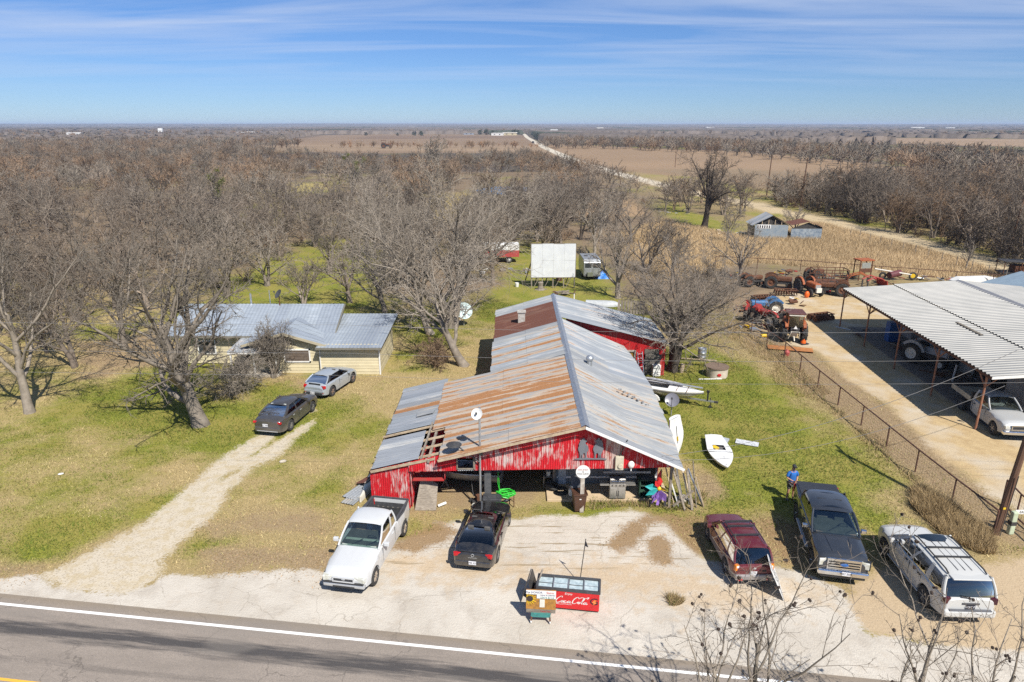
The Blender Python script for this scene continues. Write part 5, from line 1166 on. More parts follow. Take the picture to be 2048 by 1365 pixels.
# toolbox with hose reel
tb = thing("tool_chest", "black plastic job box in front of the charcoal post", "tool box", (-1.02, 31.05, .03), R(-3))
part("body", MB().box((0, 0, .34), (.92, .56, .56)), vmat("box_black", (.035, .037, .042), (.06, .062, .068), 4, .5), tb, bev=.04); part("lid", MB().box((0, 0, .68), (.98, .62, .14)), MATS["box_black"], tb, bev=.04)
for s_ in (-.28, .28): part("latch", MB().box((s_, -.30, .55), (.10, .05, .2)), DGREY, tb)
part("lid_tray", MB().box((0, -.05, .765), (.42, .3, .03)), DGREY, tb)
hs = thing("garden_hose", "bright green garden hose heaped on a rusty cart frame", "hose", (-.32, 31.5, .03), 0); rh = random.Random(4); pts = []
for i in range(150): a = i * .55; r = .22 + .20 * rh.random(); pts.append((r * 1.25 * cos(a), r * .8 * sin(a), .55 + .22 * (i / 150) + .10 * rh.random() - .10 * r))
part("coil", MB().tube(pts, .024, 5), vmat("hose_green", (.02, .52, .03), (.02, .36, .03), 9, .45), hs, True)
part("loose_end", MB().tube([(-.3, .1, .6), (-.42, .15, 1.2), (-.40, .2, 1.8), (-.35, .25, 1.2), (-.34, .2, .6)], .02, 5), MATS["hose_green"], hs, True)
fr = thing("hand_cart", "rusty hand cart frame under the green hose", "cart", (-.32, 31.5, .03), 0)
for s_ in (-.42, .42): part("side_frame", MB().tube([(s_, -.25, .02), (s_, -.28, .5), (s_, .25, .52), (s_, .3, .02)], .025, 6), RUST, fr)
part("cross_bar", MB().cyl((-.42, -.28, .5), (.42, -.28, .5), .02, 6), RUST, fr); part("cross_bar", MB().cyl((-.42, .25, .5), (.42, .25, .5), .02, 6), RUST, fr)
mw_ = thing("push_mower", "old engine on small wheels left of the black job box", "mower", (-1.75, 31.6, .03), .3)
part("deck", MB().lathe([(.34, .10), (.36, .2), (.22, .26), (.01, .26)], 14), STEEL_DARK, mw_, True); part("engine", MB().cyl((0, 0, .26), (0, 0, .5), .16, 12).box((.12, 0, .38), (.14, .16, .16)), RUST, mw_)
for sx in (-1, 1):
    for sy in (-1, 1): part("wheel", MB().cyl((sx * .32, sy * .28 - .03, .12), (sx * .32, sy * .28 + .03, .12), .12, 12), PALE if sy < 0 else RUBBER, mw_)
part("handle", MB().tube([(-.2, .3, .3), (-.2, .7, .95), (.2, .7, .95), (.2, .3, .3)], .014, 6), STEEL_DARK, mw_)
# aluminium boat stored under the roof
def hull(name, label, L, B, D, loc, rz, mats, rollx=0.0, deckz=None, transom=.72):
    """open or decked small boat: bow at +x"""
    mb = MB(); n, m = 20, 6; prof = []
    for i in range(n + 1):
        u = i / n; x = -L / 2 + L * u; w = B / 2 * (transom + (1 - transom) * min(1, u * 2.2)) * (1 - max(0, (u - .42) / .58) ** 2.3); w = max(w, .012); kz = D * .9 * max(0, (u - .7) / .3) ** 2
        prof.append([(x, w * sin(pi / 2 * (j / m)) ** .8, kz + (D - kz) * (1 - cos(pi / 2 * j / m)) ** 1.0) for j in range(m + 1)])
    for s in (1, -1):
        vs = [(x, y * s, z) for r in prof for x, y, z in r]; mb.add(vs, [(i * (m + 1) + j, (i + 1) * (m + 1) + j, (i + 1) * (m + 1) + j + 1, i * (m + 1) + j + 1)[::s] for i in range(n) for j in range(m)])
    mb.add([p for p in prof[0]] + [(x, -y, z) for x, y, z in prof[0][::-1]], [tuple(range(2 * m + 2))])
    rim = [r[-1] for r in prof]
    return mb, rim
def deck_mb(rim, cock=None, crown=.05, inset=.0):
    """deck surface inside the rim, leaving an opening cock = (x0, x1, half width)"""
    mb = MB(); ny = 12; vs, fs = [], []
    for x, w, z in rim:
        for j in range(ny + 1): t = 2 * j / ny - 1; vs.append((x, t * w, z + crown * (1 - t * t)))
    for i in range(len(rim) - 1):
        for j in range(ny):
            xm = (rim[i][0] + rim[i + 1][0]) / 2; ym = (2 * (j + .5) / ny - 1) * (rim[i][1] + rim[i + 1][1]) / 2
            if cock and cock[0] < xm < cock[1] and abs(ym) < cock[2]: continue
            a = i * (ny + 1) + j; fs.append((a, a + ny + 1, a + ny + 2, a + 1))
    return mb.add(vs, fs)
ALU = vmat("dull_aluminium", (.33, .34, .36), (.25, .26, .28), 3, .4, .5); HULLW = vmat("boat_white", (.74, .74, .73), (.66, .66, .64), 3, .35); HULLI = vmat("cockpit_grey", (.10, .10, .11), (.14, .13, .13), 4, .6)
b_ = thing("rowing_boat", "grey aluminium boat stored under the barn roof behind the post", "boat", (-2.6, 33.7, .42), R(168)); mb, rim = hull("", "", 4.2, 1.6, .62, 0, 0, 0)
part("hull", mb, ALU, b_, True); part("gunwale", MB().tube([(x, w, z) for x, w, z in rim], .03, 6).tube([(x, -w, z) for x, w, z in rim], .03, 6), STEEL_GALV, b_, True)
for x in (-1.2, 0, .9): part("thwart", MB().box((x, 0, .46), (.3, 1.25, .04)), ALU, b_)
for x in (-1.2, 1.0): single("saw_horse", "timber trestle carrying the %s of the grey boat" % ("bow" if x > 0 else "stern"), "trestle", MB().box((0, 0, .40), (.12, 1.2, .1)).bar((0, -.5, .4), (.2, -.55, 0), .07).bar((0, -.5, .4), (-.2, -.55, 0), .07).bar((0, .5, .4), (.2, .55, 0), .07).bar((0, .5, .4), (-.2, .55, 0), .07), WOOD_GREY, (-2.6 + cos(R(168)) * x, 33.7 + sin(R(168)) * x, 0), R(168))
# two small white sailing hulls
def sail_hull(label, loc, rz, cock=True, tilt=None):
    b = thing("sailboat_hull", label, "boat", loc, rz); mb, rim = hull("", "", 4.3, 1.45, .36, 0, 0, 0, transom=.72)
    part("hull", mb, HULLW, b, True); part("deck", deck_mb(rim, (-.75, .05, .36) if cock else None), HULLW, b, True)
    if cock:
        part("cockpit_well", MB().box((-.35, 0, .24), (.84, .76, .02)).box((-.35, .38, .31), (.84, .02, .16)).box((-.35, -.38, .31), (.84, .02, .16)).box((.07, 0, .31), (.02, .78, .16)).box((-.77, 0, .31), (.02, .78, .16)), HULLI, b)
        part("mast_step", MB().cyl((.95, .05, .40), (.95, .05, .425), .035, 8), INK, b); part("bow_fitting", MB().cyl((1.85, 0, .40), (1.85, 0, .43), .03, 8), STEEL_DARK, b); part("deck_line", MB().cyl((.25, -.68, .40), (.25, .68, .40), .014, 6), INK, b)
    if tilt: b.rotation_euler = tilt
    return b
q1, q2 = P(1420, 880), P(1449, 950); dr = (q2 - q1)
sail_hull("white sailing dinghy hull with square cockpit lying on the right lawn", ((q1.x + q2.x) / 2 + .15, (q1.y + q2.y) / 2, .03), atan2(dr.y, dr.x))
single("cushion", "yellow boat cushion lying in the dinghy's cockpit", "cushion", MB().box((0, 0, .09), (.34, .42, .14)), YELLOW, ((q1.x + q2.x) / 2 + .0, (q1.y + q2.y) / 2 + .5, .24), .5, bev=.04)
b = sail_hull("white sailing dinghy hull standing on its bow against the barn's right eave", (9.72, 37.45, 1.22), 0, False)
bx = Vector((.16, .10, -.97)).normalized(); bz = Vector((.45, -.85, .40)); bz = (bz - bx * bz.dot(bx)).normalized(); by = bz.cross(bx)
b.rotation_euler = Matrix((bx, by, bz)).transposed().to_euler(); b.scale = (.60, .80, .7)
part("centre_slot", MB().box((-.2, 0, .42), (2.0, .04, .03)), INK, b); part("rust_stain", MB().box((.3, .03, .415), (.5, .16, .02)), YELLOW, b)
single("signboard_sheet", "white sheet with orange edge lying flat on the lawn right of the dinghy", "sheet", MB().box((0, 0, .03), (1.25, .62, .03)).box((-.68, 0, .03), (.12, .62, .035)), vmat("sheet_white", (.62, .63, .66), (.5, .51, .54), 5, .6), atp(1496, 888, .03), R(-24))
single("metal_panel", "grey metal panel on the grass touching the dinghy's stern", "panel", MB().box((0, 0, .05), (1.2, .85, .04), M=RY(.06)), vmat("panel_grey", (.40, .43, .47), (.33, .35, .38), 5, .5), atp(1437, 881, .03), R(-28))
# sailboat on its trailer
sb = thing("trailer_boat", "cream sailing boat with folded mast on its road trailer", "boat", (10.95, 45.55, .62), R(-24)); mb, rim = hull("", "", 5.4, 1.65, .55, 0, 0, 0, transom=.8)
part("hull", mb, vmat("boat_cream", (.62, .59, .50), (.52, .49, .41), 3, .45), sb, True); part("deck", deck_mb(rim, (-1.6, .4, .40)), HULLW, sb, True)
part("cockpit_well", MB().box((-.6, 0, .26), (2.0, .84, .02)), vmat("cockpit_cream", (.42, .36, .28), (.33, .28, .21), 4, .7), sb)
part("mast", MB().cyl((-3.0, .15, .95), (2.6, .1, .80), .055, 8), STEEL_GALV, sb); part("boom_cover", MB().tube([(-2.2, .3, .78), (-1, .34, .84), (.4, .3, .80), (1.2, .25, .74)], .12, 7), vmat("sail_cover", (.42, .42, .44), (.22, .2, .2), 6, .8), sb, True)
for x in (.9, 1.6): part("strap", MB().bar((x, -.62, .58), (x, .62, .6), .05, .02), RUST, sb)
part("rubbing_strake", MB().tube([(x, -w - .01, z - .10) for x, w, z in rim], .03, 5), STEEL_DARK, sb)
tr = thing("boat_trailer", "galvanised boat trailer under the cream sailing boat", "trailer", (10.95, 45.55, .05), R(-24))
part("main_beam", MB().box((.6, 0, .5), (6.0, .10, .10)), STEEL_GALV, tr); part("axle", MB().box((-.6, 0, .30), (.08, 1.7, .08)), STEEL_GALV, tr)
for s_ in (-1, 1):
    wheel(tr, -.6, s_, .88, .29, .18, 5, WHITE); part("mudguard", MB().tube([(-.6 + .40 * cos(a), s_ * .90, .30 + .40 * sin(a)) for a in np.linspace(.1, pi - .1, 8)], .09, 4), WHITE, tr); part("bunk", MB().box((-.4, s_ * .35, .56), (2.4, .10, .08)), WOOD_GREY, tr)
part("winch_post", MB().box((3.0, 0, .85), (.1, .1, .7)).box((3.0, 0, 1.2), (.2, .16, .14)), BLACK, tr); part("coupler", MB().box((3.6, 0, .5), (.28, .14, .12)), STEEL_DARK, tr); part("jockey_wheel", MB().cyl((3.2, .08, .06), (3.2, .14, .06), .11, 12).cyl((3.2, .11, .1), (3.2, .11, .75), .03, 8), STEEL_DARK, tr)
# dishes
def dish(name, label, loc, r, aim, mat, ph, cat="satellite dish"):
    t = thing(name, label, cat, loc, 0); d = Vector(aim).normalized(); M = d.to_track_quat('Z', 'Y').to_matrix()
    part("post", MB().cyl((0, 0, 0), (0, 0, ph), .05, 8), RUST if mat is DGREY else STEEL_GALV, t)
    prof = [(r * k / 7, r * .22 * (k / 7) ** 2) for k in range(8)] + [(r * k / 7, r * .22 * (k / 7) ** 2 - .02) for k in range(7, -1, -1)]
    part("reflector", MB().lathe([(max(a, .001), b) for a, b in prof], 22, (0, 0, ph + .1), M, cap=False), mat, t, True); c = Vector((0, 0, ph + .1))
    part("feed_arm", MB().cyl(c + M @ Vector((0, -r * .9, .1)), c + d * r * 1.1, .018, 6).box(c + d * r * 1.15, (.10, .10, .12)), DGREY, t); return t
dish("satellite_dish", "grey satellite dish on a rusty post at the barn's right side", atp(1342, 832), .48, (-.25, -.8, .55), vmat("dish_grey", (.20, .20, .23), (.16, .16, .19), 3, .35), 1.05)
dish("satellite_dish", "large pale mesh dish standing behind the leaning tree", atp(928, 652), .85, (.3, -.8, .5), vmat("dish_pale", (.48, .58, .57), (.40, .50, .50), 3, .5), 1.4)
d_ = dish("satellite_dish", "dark dish on a thin mast above the yellow house ridge", (-20.0, 57.0, 4.15), .42, (-.6, -.5, .55), DGREY, .9)
# lamp mast with dish in front of the barn
lm_ = thing("lamp_mast", "galvanised mast in front of the barn with round white dish and dark lamp arm", "lamp mast", (-1.62, 31.0, 0), 0)
part("mast", MB().cyl((0, 0, 0), (.02, 0, 5.75), .055, 8), STEEL_GALV, lm_); M = Vector((-.35, -.8, .5)).to_track_quat('Z', 'Y').to_matrix()
part("dish", MB().lathe([(max(.001, .29 * k / 6), .08 * (k / 6) ** 2) for k in range(7)] + [(.29, .06), (.001, -.02)], 22, (-.08, -.12, 5.45), M, cap=False), WHITE, lm_, True); part("feed", MB().box(Vector((-.08, -.12, 5.45)) + M @ Vector((0, 0, .16)), (.1, .08, .1)), DGREY, lm_)
part("lamp_arm", MB().cyl((0, -.03, 2.75), (-1.15, -.1, 3.75), .035, 6), STEEL_DARK, lm_); part("lamp_head", MB().lathe([(.04, .14), (.12, .10), (.40, .0), (.36, -.02), (.05, .02)], 16, (-1.28, -.1, 3.78)), STEEL_DARK, lm_, True); part("clamp", MB().box((.05, -.03, 3.3), (.2, .1, .25)), STEEL_DARK, lm_)
# cabinet, wind spinner, leaning timber
cb = thing("garden_cabinet", "dark green open shelf cabinet at the right end of the porch slab", "cabinet", (7.15, 32.2, .14), 0); GRN = vmat("cabinet_green", (.035, .085, .055), (.025, .06, .04), 5, .6)
for s_ in (-1, 1): part("side", MB().box((s_ * .40, 0, .52), (.05, .5, 1.04)), GRN, cb)
for z in (.05, .38, .72, 1.04): part("shelf", MB().box((0, 0, z), (.80, .5, .05)), GRN, cb)
part("back", MB().box((0, .24, .52), (.8, .03, 1.0)), GRN, cb); part("mesh_top", MB().box((0, 0, 1.1), (.7, .4, .04)), DGREY, cb)
wd = thing("wind_spinner", "colourful fabric flower spinner hung on a stake at the porch corner", "wind spinner", (7.62, 31.35, .03), 0)
part("stake", MB().cyl((.1, .05, 0), (.05, .05, 2.1), .03, 6), BLACK, wd)
cols = [RED_BRIGHT, vmat("spinner_violet", (.30, .16, .55), None, 4, .7), vmat("spinner_teal", (.02, .36, .36), None, 4, .7), YELLOW, MATS["spinner_violet"], RED_BRIGHT, vmat("spinner_purple", (.22, .10, .42), None, 4, .7), MATS["spinner_teal"]]
for i, (dg, sc_) in enumerate(((85, .9), (-112, 1.05), (165, .95), (-8, .55), (-62, 1.1), (110, .8), (-88, 1.0), (200, .9))):
    a = R(dg); rx = Vector((cos(a), 0, sin(a))) * sc_; nx = Vector((-sin(a), 0, cos(a))) * sc_; c0 = Vector((-.05, -.12 - .015 * i, 1.12)); dr = Vector((0, -.03 * (i % 3), -.05 * (i % 2)))
    part("petal", MB().add([c0 + rx * .05, c0 + rx * .40 + nx * .19 + Vector((0, -.08, 0)), c0 + rx * .80 + Vector((0, .10, -.10)) + dr, c0 + rx * .42 - nx * .17 + Vector((0, .04, 0)), c0 + rx * .05 + Vector((0, .03, 0)), c0 + rx * .42 + Vector((0, .09, 0))], [(0, 1, 2), (0, 2, 3), (4, 2, 1), (4, 3, 2), (4, 1, 5), (4, 5, 3)]), cols[i], wd)
part("hub", MB().sphere((-.05, -.16, 1.12), .12, 10, 6), YELLOW, wd, True); part("tail", MB().tube([(-.05, .0, 1.3), (-.02, .05, 1.75), (.03, .05, 2.05)], [.16, .10, .03], 7), RED_BRIGHT, wd, True)
for k in range(3): part("streamer", MB().bar((-.3 + .3 * k, -.1, .62), (-.5 + .42 * k, -.15, .05 + .1 * (k % 2)), .14, .01), (STEEL_DARK, MATS["spinner_violet"], STEEL_DARK)[k], wd)
rt = random.Random(9)
for i in range(11):
    x0 = 8.0 + i * .15; ln = rt.uniform(1.9, 3.0); lb = "%s %s leaning at the barn's front right corner, %s from the porch" % (("tan", "white", "grey", "silver", "brown grey")[i % 5], "board" if i % 3 else "pipe", ("first", "second", "third", "fourth", "fifth", "sixth", "seventh", "eighth", "ninth", "tenth", "eleventh")[i])
    single("leaning_board" if i % 3 else "leaning_pipe", lb, "board" if i % 3 else "pipe", MB().bar((rt.uniform(.2, .9), rt.uniform(-.5, .1), .02), (.0, .25, ln * .85), .05 + .08 * (i % 3 > 0), .035), (WOOD_PALE, WHITE, WOOD_GREY, STEEL_GALV, WOOD_GREY)[i % 5], (x0, 31.4 + rt.uniform(-.2, .4), .0), 0, group="boards and pipes leaning at the barn corner")
single("propping_bar", "dark bar propping the leaning boards at the barn corner", "bar", MB().bar((0, 0, .1), (1.0, .1, .95), .09), WOOD_GREY, (8.35, 31.15, .05))
single("stone_slab", "flat square stone slab on the grass before the leaning boards", "slab", MB().box((0, 0, .12), (.62, .5, .12), M=RX_(.16)), CONC, atp(1365, 1003, .03), .5, bev=.02)
single("grey_board", "weathered grey plank panel leaning in the opening beside the red corner room", "panel", MB().hexa([(-.55, -.42, .0), (.55, -.38, .0), (.55, -.30, .02), (-.55, -.34, .02), (-.30, .35, 1.55), (.55, .42, 1.0), (.55, .46, 1.06), (-.30, .40, 1.6)]), WOOD_GREY, (-4.45, 31.35, .02), R(-3))
single("white_block", "short white post lying by the leaning grey panel", "post", MB().cyl((0, 0, .08), (.4, .22, .14), .07, 8), WHITE, (-3.85, 31.25, .02))
def loose_sheet(label, loc, rz, w, l, mat, tilt=(0, 0)):
    me = tin_sheet((-w / 2, l / 2, .06), (w / 2, l / 2, .08 + tilt[0]), (w / 2, -l / 2, .05 + tilt[1]), (-w / 2, -l / 2, .04), 5, .02); me.materials.append(mat)
    o = part("tin_sheet", me, mat); o.location = loc; o.rotation_euler = (0, 0, rz); tag(o, label, "roofing sheet"); return o
loose_sheet("bare corrugated sheet lying on the grass left of the red corner room", atp(722, 982, .05), R(-28), .85, 2.1, TIN_NEW); loose_sheet("rust marked sheet half under another, left of the red corner room", atp(712, 995, .02), R(-22), .8, 1.7, TIN_LIGHT, (.0, .02)); loose_sheet("dark bent sheet leaning on the left wall of the red corner room", atp(742, 965, .10), R(-35), .8, 1.6, TIN_BROWN, (.5, .3))
single("barn_canoe", "pale upturned canoe along the barn's left wall", "canoe", hull("", "", 4.6, .8, .35, 0, 0, 0, transom=.1)[0], PALE, (-7.75, 34.0, .38), R(84), smooth=True).rotation_euler = (pi, 0, R(84))
# back yard
scn = thing("screen_board", "big white outdoor movie screen on a timber frame behind the barn", "screen", (5.0, 81.5, 0), R(1)); WS = vmat("screen_white", (.66, .68, .69), (.58, .60, .62), 1.2, .7)
for i in range(4):
    for j in range(2): part("screen_panel", MB().box((-2.0 + i * 1.335, -.05 + .012 * ((i + j) % 2), 2.35 + j * 2.05), (1.325, .05, 2.04)), WS, scn)
part("edge_trim", MB().box((0, -.03, 1.30), (5.4, .08, .08)).box((0, -.03, 5.42), (5.4, .08, .08)).box((-2.7, -.03, 3.36), (.08, .08, 4.2)).box((2.7, -.03, 3.36), (.08, .08, 4.2)), WOOD_GREY, scn)
for i in range(5): part("post", MB().box((-2.6 + i * 1.3, .1, 2.7), (.12, .12, 5.4)), WOOD_GREY, scn); part("back_stay", MB().bar((-2.6 + i * 1.3, .1, 3.4), (-3.4 + i * 1.3, 2.6, 0), .1), WOOD_GREY, scn)
for i in range(4): part("strut", MB().bar((-2.4 + i * 1.3, -.02, 0), (-1.7 + i * 1.3, -.02, 1.3), .07), WOOD_GREY, scn)
tl = thing("camper_trailer", "old silver travel trailer parked right of the white screen", "trailer", atp(1178, 552, .05), R(92))
part("body", MB().prism([(-2.6, .5), (2.3, .5), (2.6, .9), (2.7, 1.6), (2.4, 2.3), (1.9, 2.6), (-2.2, 2.6), (-2.6, 2.2)], 'y', -1.1, 1.1), vmat("trailer_silver", (.42, .44, .45), (.33, .34, .35), 3, .35, .5), tl, bev=.06)
for s_ in (-.52, .52): part("rear_window", MB().box((-2.62, s_, 1.85), (.04, .8, .55)), vmat("dark_pane2", (.04, .045, .05), None, 4, .2), tl); part("front_panel", MB().box((-2.63, s_, 1.1), (.04, .85, .7)), STEEL_GALV, tl); part("roof_hatch", MB().box((-.5 + s_, s_, 2.64), (.5, .45, .08)), DGREY, tl)
part("bumper", MB().box((-2.7, 0, .5), (.12, 2.1, .14)), STEEL_DARK, tl); part("rear_box", MB().box((-2.85, .3, .75), (.4, .7, .5)), vmat("olive_box", (.16, .17, .12), None, 4, .7), tl)
for s_ in (-1, 1): wheel(tl, -.4, s_, 1.0, .34, .2, 6, WHITE)
single("blue_tarp", "crumpled bright blue tarpaulin beside the silver trailer", "tarpaulin", MB().grid(lambda u, v: (-.9 + 1.8 * u + .1 * sin(9 * v), -.8 + 1.6 * v, 1.0 * sin(pi * u) ** .7 * sin(pi * v) ** .6 * (.75 + .25 * sin(13 * u) * cos(11 * v))), 16, 14), vmat("tarp_blue", (.03, .20, .60), (.02, .13, .42), 4, .4), atp(1203, 556, .0))
def drum(label, loc, mat, h=.95, r=.32, name="steel_drum"): return single(name, label, "barrel", MB().lathe([(r * .96, 0), (r, .03), (r, h * .32), (r * 1.04, h * .34), (r, h * .36), (r, h * .64), (r * 1.04, h * .66), (r, h * .68), (r, h - .02), (r * .93, h), (r * .9, h - .04), (.01, h - .04)], 18), mat, loc, smooth=True)
drum("rusty brown drum on the green lawn before the white screen", atp(1118, 562), RUST, 1.15, .38); drum("dented grey steel drum behind the leaning log on the right lawn", atp(1403, 720), STEEL_GALV, 1.05, .36)
mb = MB(); rs = random.Random(2)
single("tree_stump", "gnarled grey stump on the lawn between screen and barn", "stump", MB().lathe([(.55, 0), (.38, .15), (.30, .5), (.34, .9), (.12, 1.0)], 9).bar((.2, 0, .1), (.8, .2, .02), .12).bar((-.2, 0, .1), (-.7, -.1, .02), .12), BARK_T if 'BARK_T' in globals() else WOOD_GREY, atp(1081, 580))
single("old_bucket", "white bucket on the grass left of the stump", "bucket", MB().lathe([(.2, 0), (.26, .5), (.24, .5), (.18, .03)], 14), WHITE, atp(1034, 574), smooth=True)
def pile(name, label, loc, n, sx, sy, sz, mats, seed, cat="scrap pile"):
    t = thing(name, label, cat, loc, 0); rg = random.Random(seed)
    for i in range(n):
        k = rg.random(); x, y = rg.uniform(-sx, sx), rg.uniform(-sy, sy); z = sz * max(.0, 1 - (abs(x) / sx + abs(y) / sy) * .6) * rg.random()
        l = rg.uniform(.4, 1.4); a = rg.uniform(0, 6.28); mt = rg.choice(mats)
        if k < .55: part("scrap_plank", MB().bar((x - cos(a) * l / 2, y - sin(a) * l / 2, z + .06), (x + cos(a) * l / 2, y + sin(a) * l / 2, z + rg.uniform(.06, .4)), rg.uniform(.08, .24), .04), mt, t)
        elif k < .8: part("scrap_plate", MB().box((x, y, z + .12), (rg.uniform(.3, .9), rg.uniform(.3, .8), rg.uniform(.03, .25)), M=Matrix.Rotation(rg.uniform(-.4, .4), 3, 'X') @ Matrix.Rotation(a, 3, 'Z')), mt, t)
        else: part("scrap_pipe", MB().cyl((x, y, z + .1), (x + cos(a) * l, y + sin(a) * l, z + .15), rg.uniform(.04, .1), 7), mt, t)
    return t
pile("scrap_pile", "heap of grey junk and boards under the painted truck", atp(1015, 545), 30, 4.2, 1.6, .9, [WOOD_GREY, STEEL_GALV, RUST, WHITE, WOOD_GREY], 1); pile("brush_pile", "low brown heap at the barn's rear ridge end", atp(1128, 590), 12, 1.3, .6, .4, [WOOD_GREY, RUST], 3)
single("white_stake", "thin white stake on the lawn right of the barn's rear ridge", "stake", MB().box((0, 0, .5), (.1, .1, 1.0)), WHITE, atp(1148, 606))
t = single("upturned_boat", "upturned pale boat behind the barn's rear wing", "boat", hull("", "", 4.0, 1.5, .55, 0, 0, 0)[0], vmat("old_boat", (.45, .47, .48), (.36, .38, .39), 3, .6), atp(1208, 612, .58), R(-8), smooth=True); t.rotation_euler = (pi, 0, R(-8))
pt_ = thing("wood_gate", "leaning grey picket panel behind the barn's rear wing", "fence panel", atp(1262, 628), R(-12))
for i in range(9): part("picket", MB().box((-1.3 + i * .32, .02 * (i % 2), .7), (.26, .04, 1.4), M=RX_(-.15)), WOOD_GREY, pt_)
# painted truck among the trees
ft = thing("painted_truck", "old box truck painted red, white and blue among the trees behind the barn", "truck", atp(985, 524, .05), R(4))
part("box_side", MB().box((1.2, 0, 1.3), (5.2, 2.2, .95)), vmat("truck_red", (.40, .05, .05), (.32, .06, .05), 3, .6), ft); part("box_top", MB().box((1.2, 0, 2.2), (5.2, 2.2, .85)), WHITE, ft); part("cab", MB().prism([(-3.0, .6), (-1.42, .6), (-1.42, 2.2), (-2.1, 2.2), (-2.5, 1.5), (-3.0, 1.35)], 'y', -1.0, 1.0), vmat("truck_blue", (.07, .14, .32), (.06, .11, .25), 3, .6), ft, bev=.05)
part("white_stripe", MB().box((-1.9, -1.01, 1.4), (.2, .03, 1.4)), WHITE, ft); part("cab_window", MB().box((-2.0, -1.01, 1.85), (.5, .03, .45)), DARK_IN, ft)
for x in (-2.3, 2.4):
    for s_ in (-1, 1): wheel(ft, x, s_, .95, .42, .25, 6, WHITE)
# round trough, log, crates by the right lawn
rt_ = thing("round_trough", "round pale tub with brown wooden cover on the right lawn", "tub", atp(1433, 752), 0)
part("tub", MB().lathe([(.82, 0), (.85, .75), (.80, .75), (.78, .02)], 26), vmat("tub_pale", (.60, .53, .43), (.50, .43, .34), 3, .7), rt_, True); part("cover", MB().cyl((0, 0, .76), (0, 0, .84), .90, 26), vmat("cover_brown", (.20, .14, .10), (.13, .09, .065), 6, .85), rt_)
part("red_mark", MB().sphere((-.05, -.845, .35), (.16, .03, .13), 8, 6), RED_BRIGHT, rt_)
single("pole_log", "long pale pole lying on the grass beside the round tub", "pole", MB().cyl((-1.9, .3, .16), (1.5, -.35, .12), .06, 8), WOOD_PALE, atp(1395, 722)); single("white_pipe", "thin white pipe lying on the grass beyond the trailer boat", "pipe", MB().cyl((-.9, 0, .05), (.9, .05, .05), .04, 8), WHITE, atp(1420, 760))
cr_ = thing("drawer_crate", "white drawer unit standing by the rear red wall", "crate", atp(1311, 752), .1)
for i in range(3): part("drawer", MB().box((0, -.02 * i, .18 + i * .32), (.62, .5, .28)), WHITE, cr_, bev=.02)
single("red_bucket", "red bucket beneath the multi trunk tree", "bucket", MB().lathe([(.2, 0), (.26, .45), (.24, .45), (.18, .03)], 14), vmat("bucket_red", (.50, .07, .03), None, 4, .5), atp(1324, 736), smooth=True)
ld = thing("step_ladder", "grey ladder leaning at the stone doorway of the rear wing", "ladder", (10.2, 50.3, 0), R(18))
for s_ in (-.2, .2): part("rail", MB().bar((s_, 0, 0), (s_, .55, 2.0), .05), STEEL_GALV, ld)
for i in range(6): part("rung", MB().cyl((-.2, .09 * i + .05, .33 * i + .2), (.2, .09 * i + .05, .33 * i + .2), .018, 6), STEEL_GALV, ld)
single("cut_log", "pale cut log standing at the foot of the multi trunk tree", "log", MB().cyl((0, 0, 0), (.1, 0, .7), .18, 10), WOOD_PALE, atp(1362, 745)); 
pile("scrap_pile", "cluttered bits by the stone doorway of the rear wing", atp(1292, 742), 9, .9, .5, .5, [STEEL_DARK, RUST, WHITE], 6)
for px, py, lb, c in ((566, 925, "pale rock at the lawn edge right of the gravel drive", CONC), (122, 950, "white scrap of paper on the left lawn", WHITE), (1012, 1003, "white stone before the black job box", WHITE)): single("loose_rock" if c is not WHITE else "litter_scrap", lb, "rock" if c is CONC else "litter", MB().sphere((0, 0, .06), (.22, .14, .10) if c is CONC else (.16, .10, .04), 8, 5), c, atp(px, py, .0), .4)
# ---------------------------------------------------------------- tractor yard
def big_wheel(root, x, y, Rr, w, hub, lug=14):
    key = ("big", Rr, w, hub.name)
    if key not in WHEELS:
        t = MB(); M = Matrix.Rotation(-pi / 2, 3, 'X')
        t.lathe([(Rr * .56, -w * .42), (Rr * .86, -w / 2), (Rr * .95, -w * .36), (Rr * .95, w * .36), (Rr * .86, w / 2), (Rr * .56, w * .42)], 24, M=M, cap=False)
        for k in range(lug):
            a = 2 * pi * k / lug
            for s in (-1, 1):
                b = a + (pi / lug if s > 0 else 0); p0 = Vector((Rr * .97 * cos(b), 0, Rr * .97 * sin(b))); p1 = Vector((Rr * .97 * cos(b + .22), s * w * .48, Rr * .97 * sin(b + .22))); t.bar(p0, p1, Rr * .08, Rr * .10, up=(cos(b), 0, sin(b)))
        r = MB(); r.lathe([(Rr * .57, -w * .35), (Rr * .57, w * .40), (Rr * .50, w * .36), (Rr * .40, w * .10), (Rr * .16, w * .16), (Rr * .14, w * .28), (.001, w * .28)], 20, M=M, cap=False)
        WHEELS[key] = (t.mesh("tyre", RUBBER, False), r.mesh("rim", hub, True))
    t, r = WHEELS[key]; o = part("wheel", t, None, root); o.location = (x, y, Rr); o.rotation_euler = (0, 0, 0 if y > 0 else pi); part("rim", r, None, o)
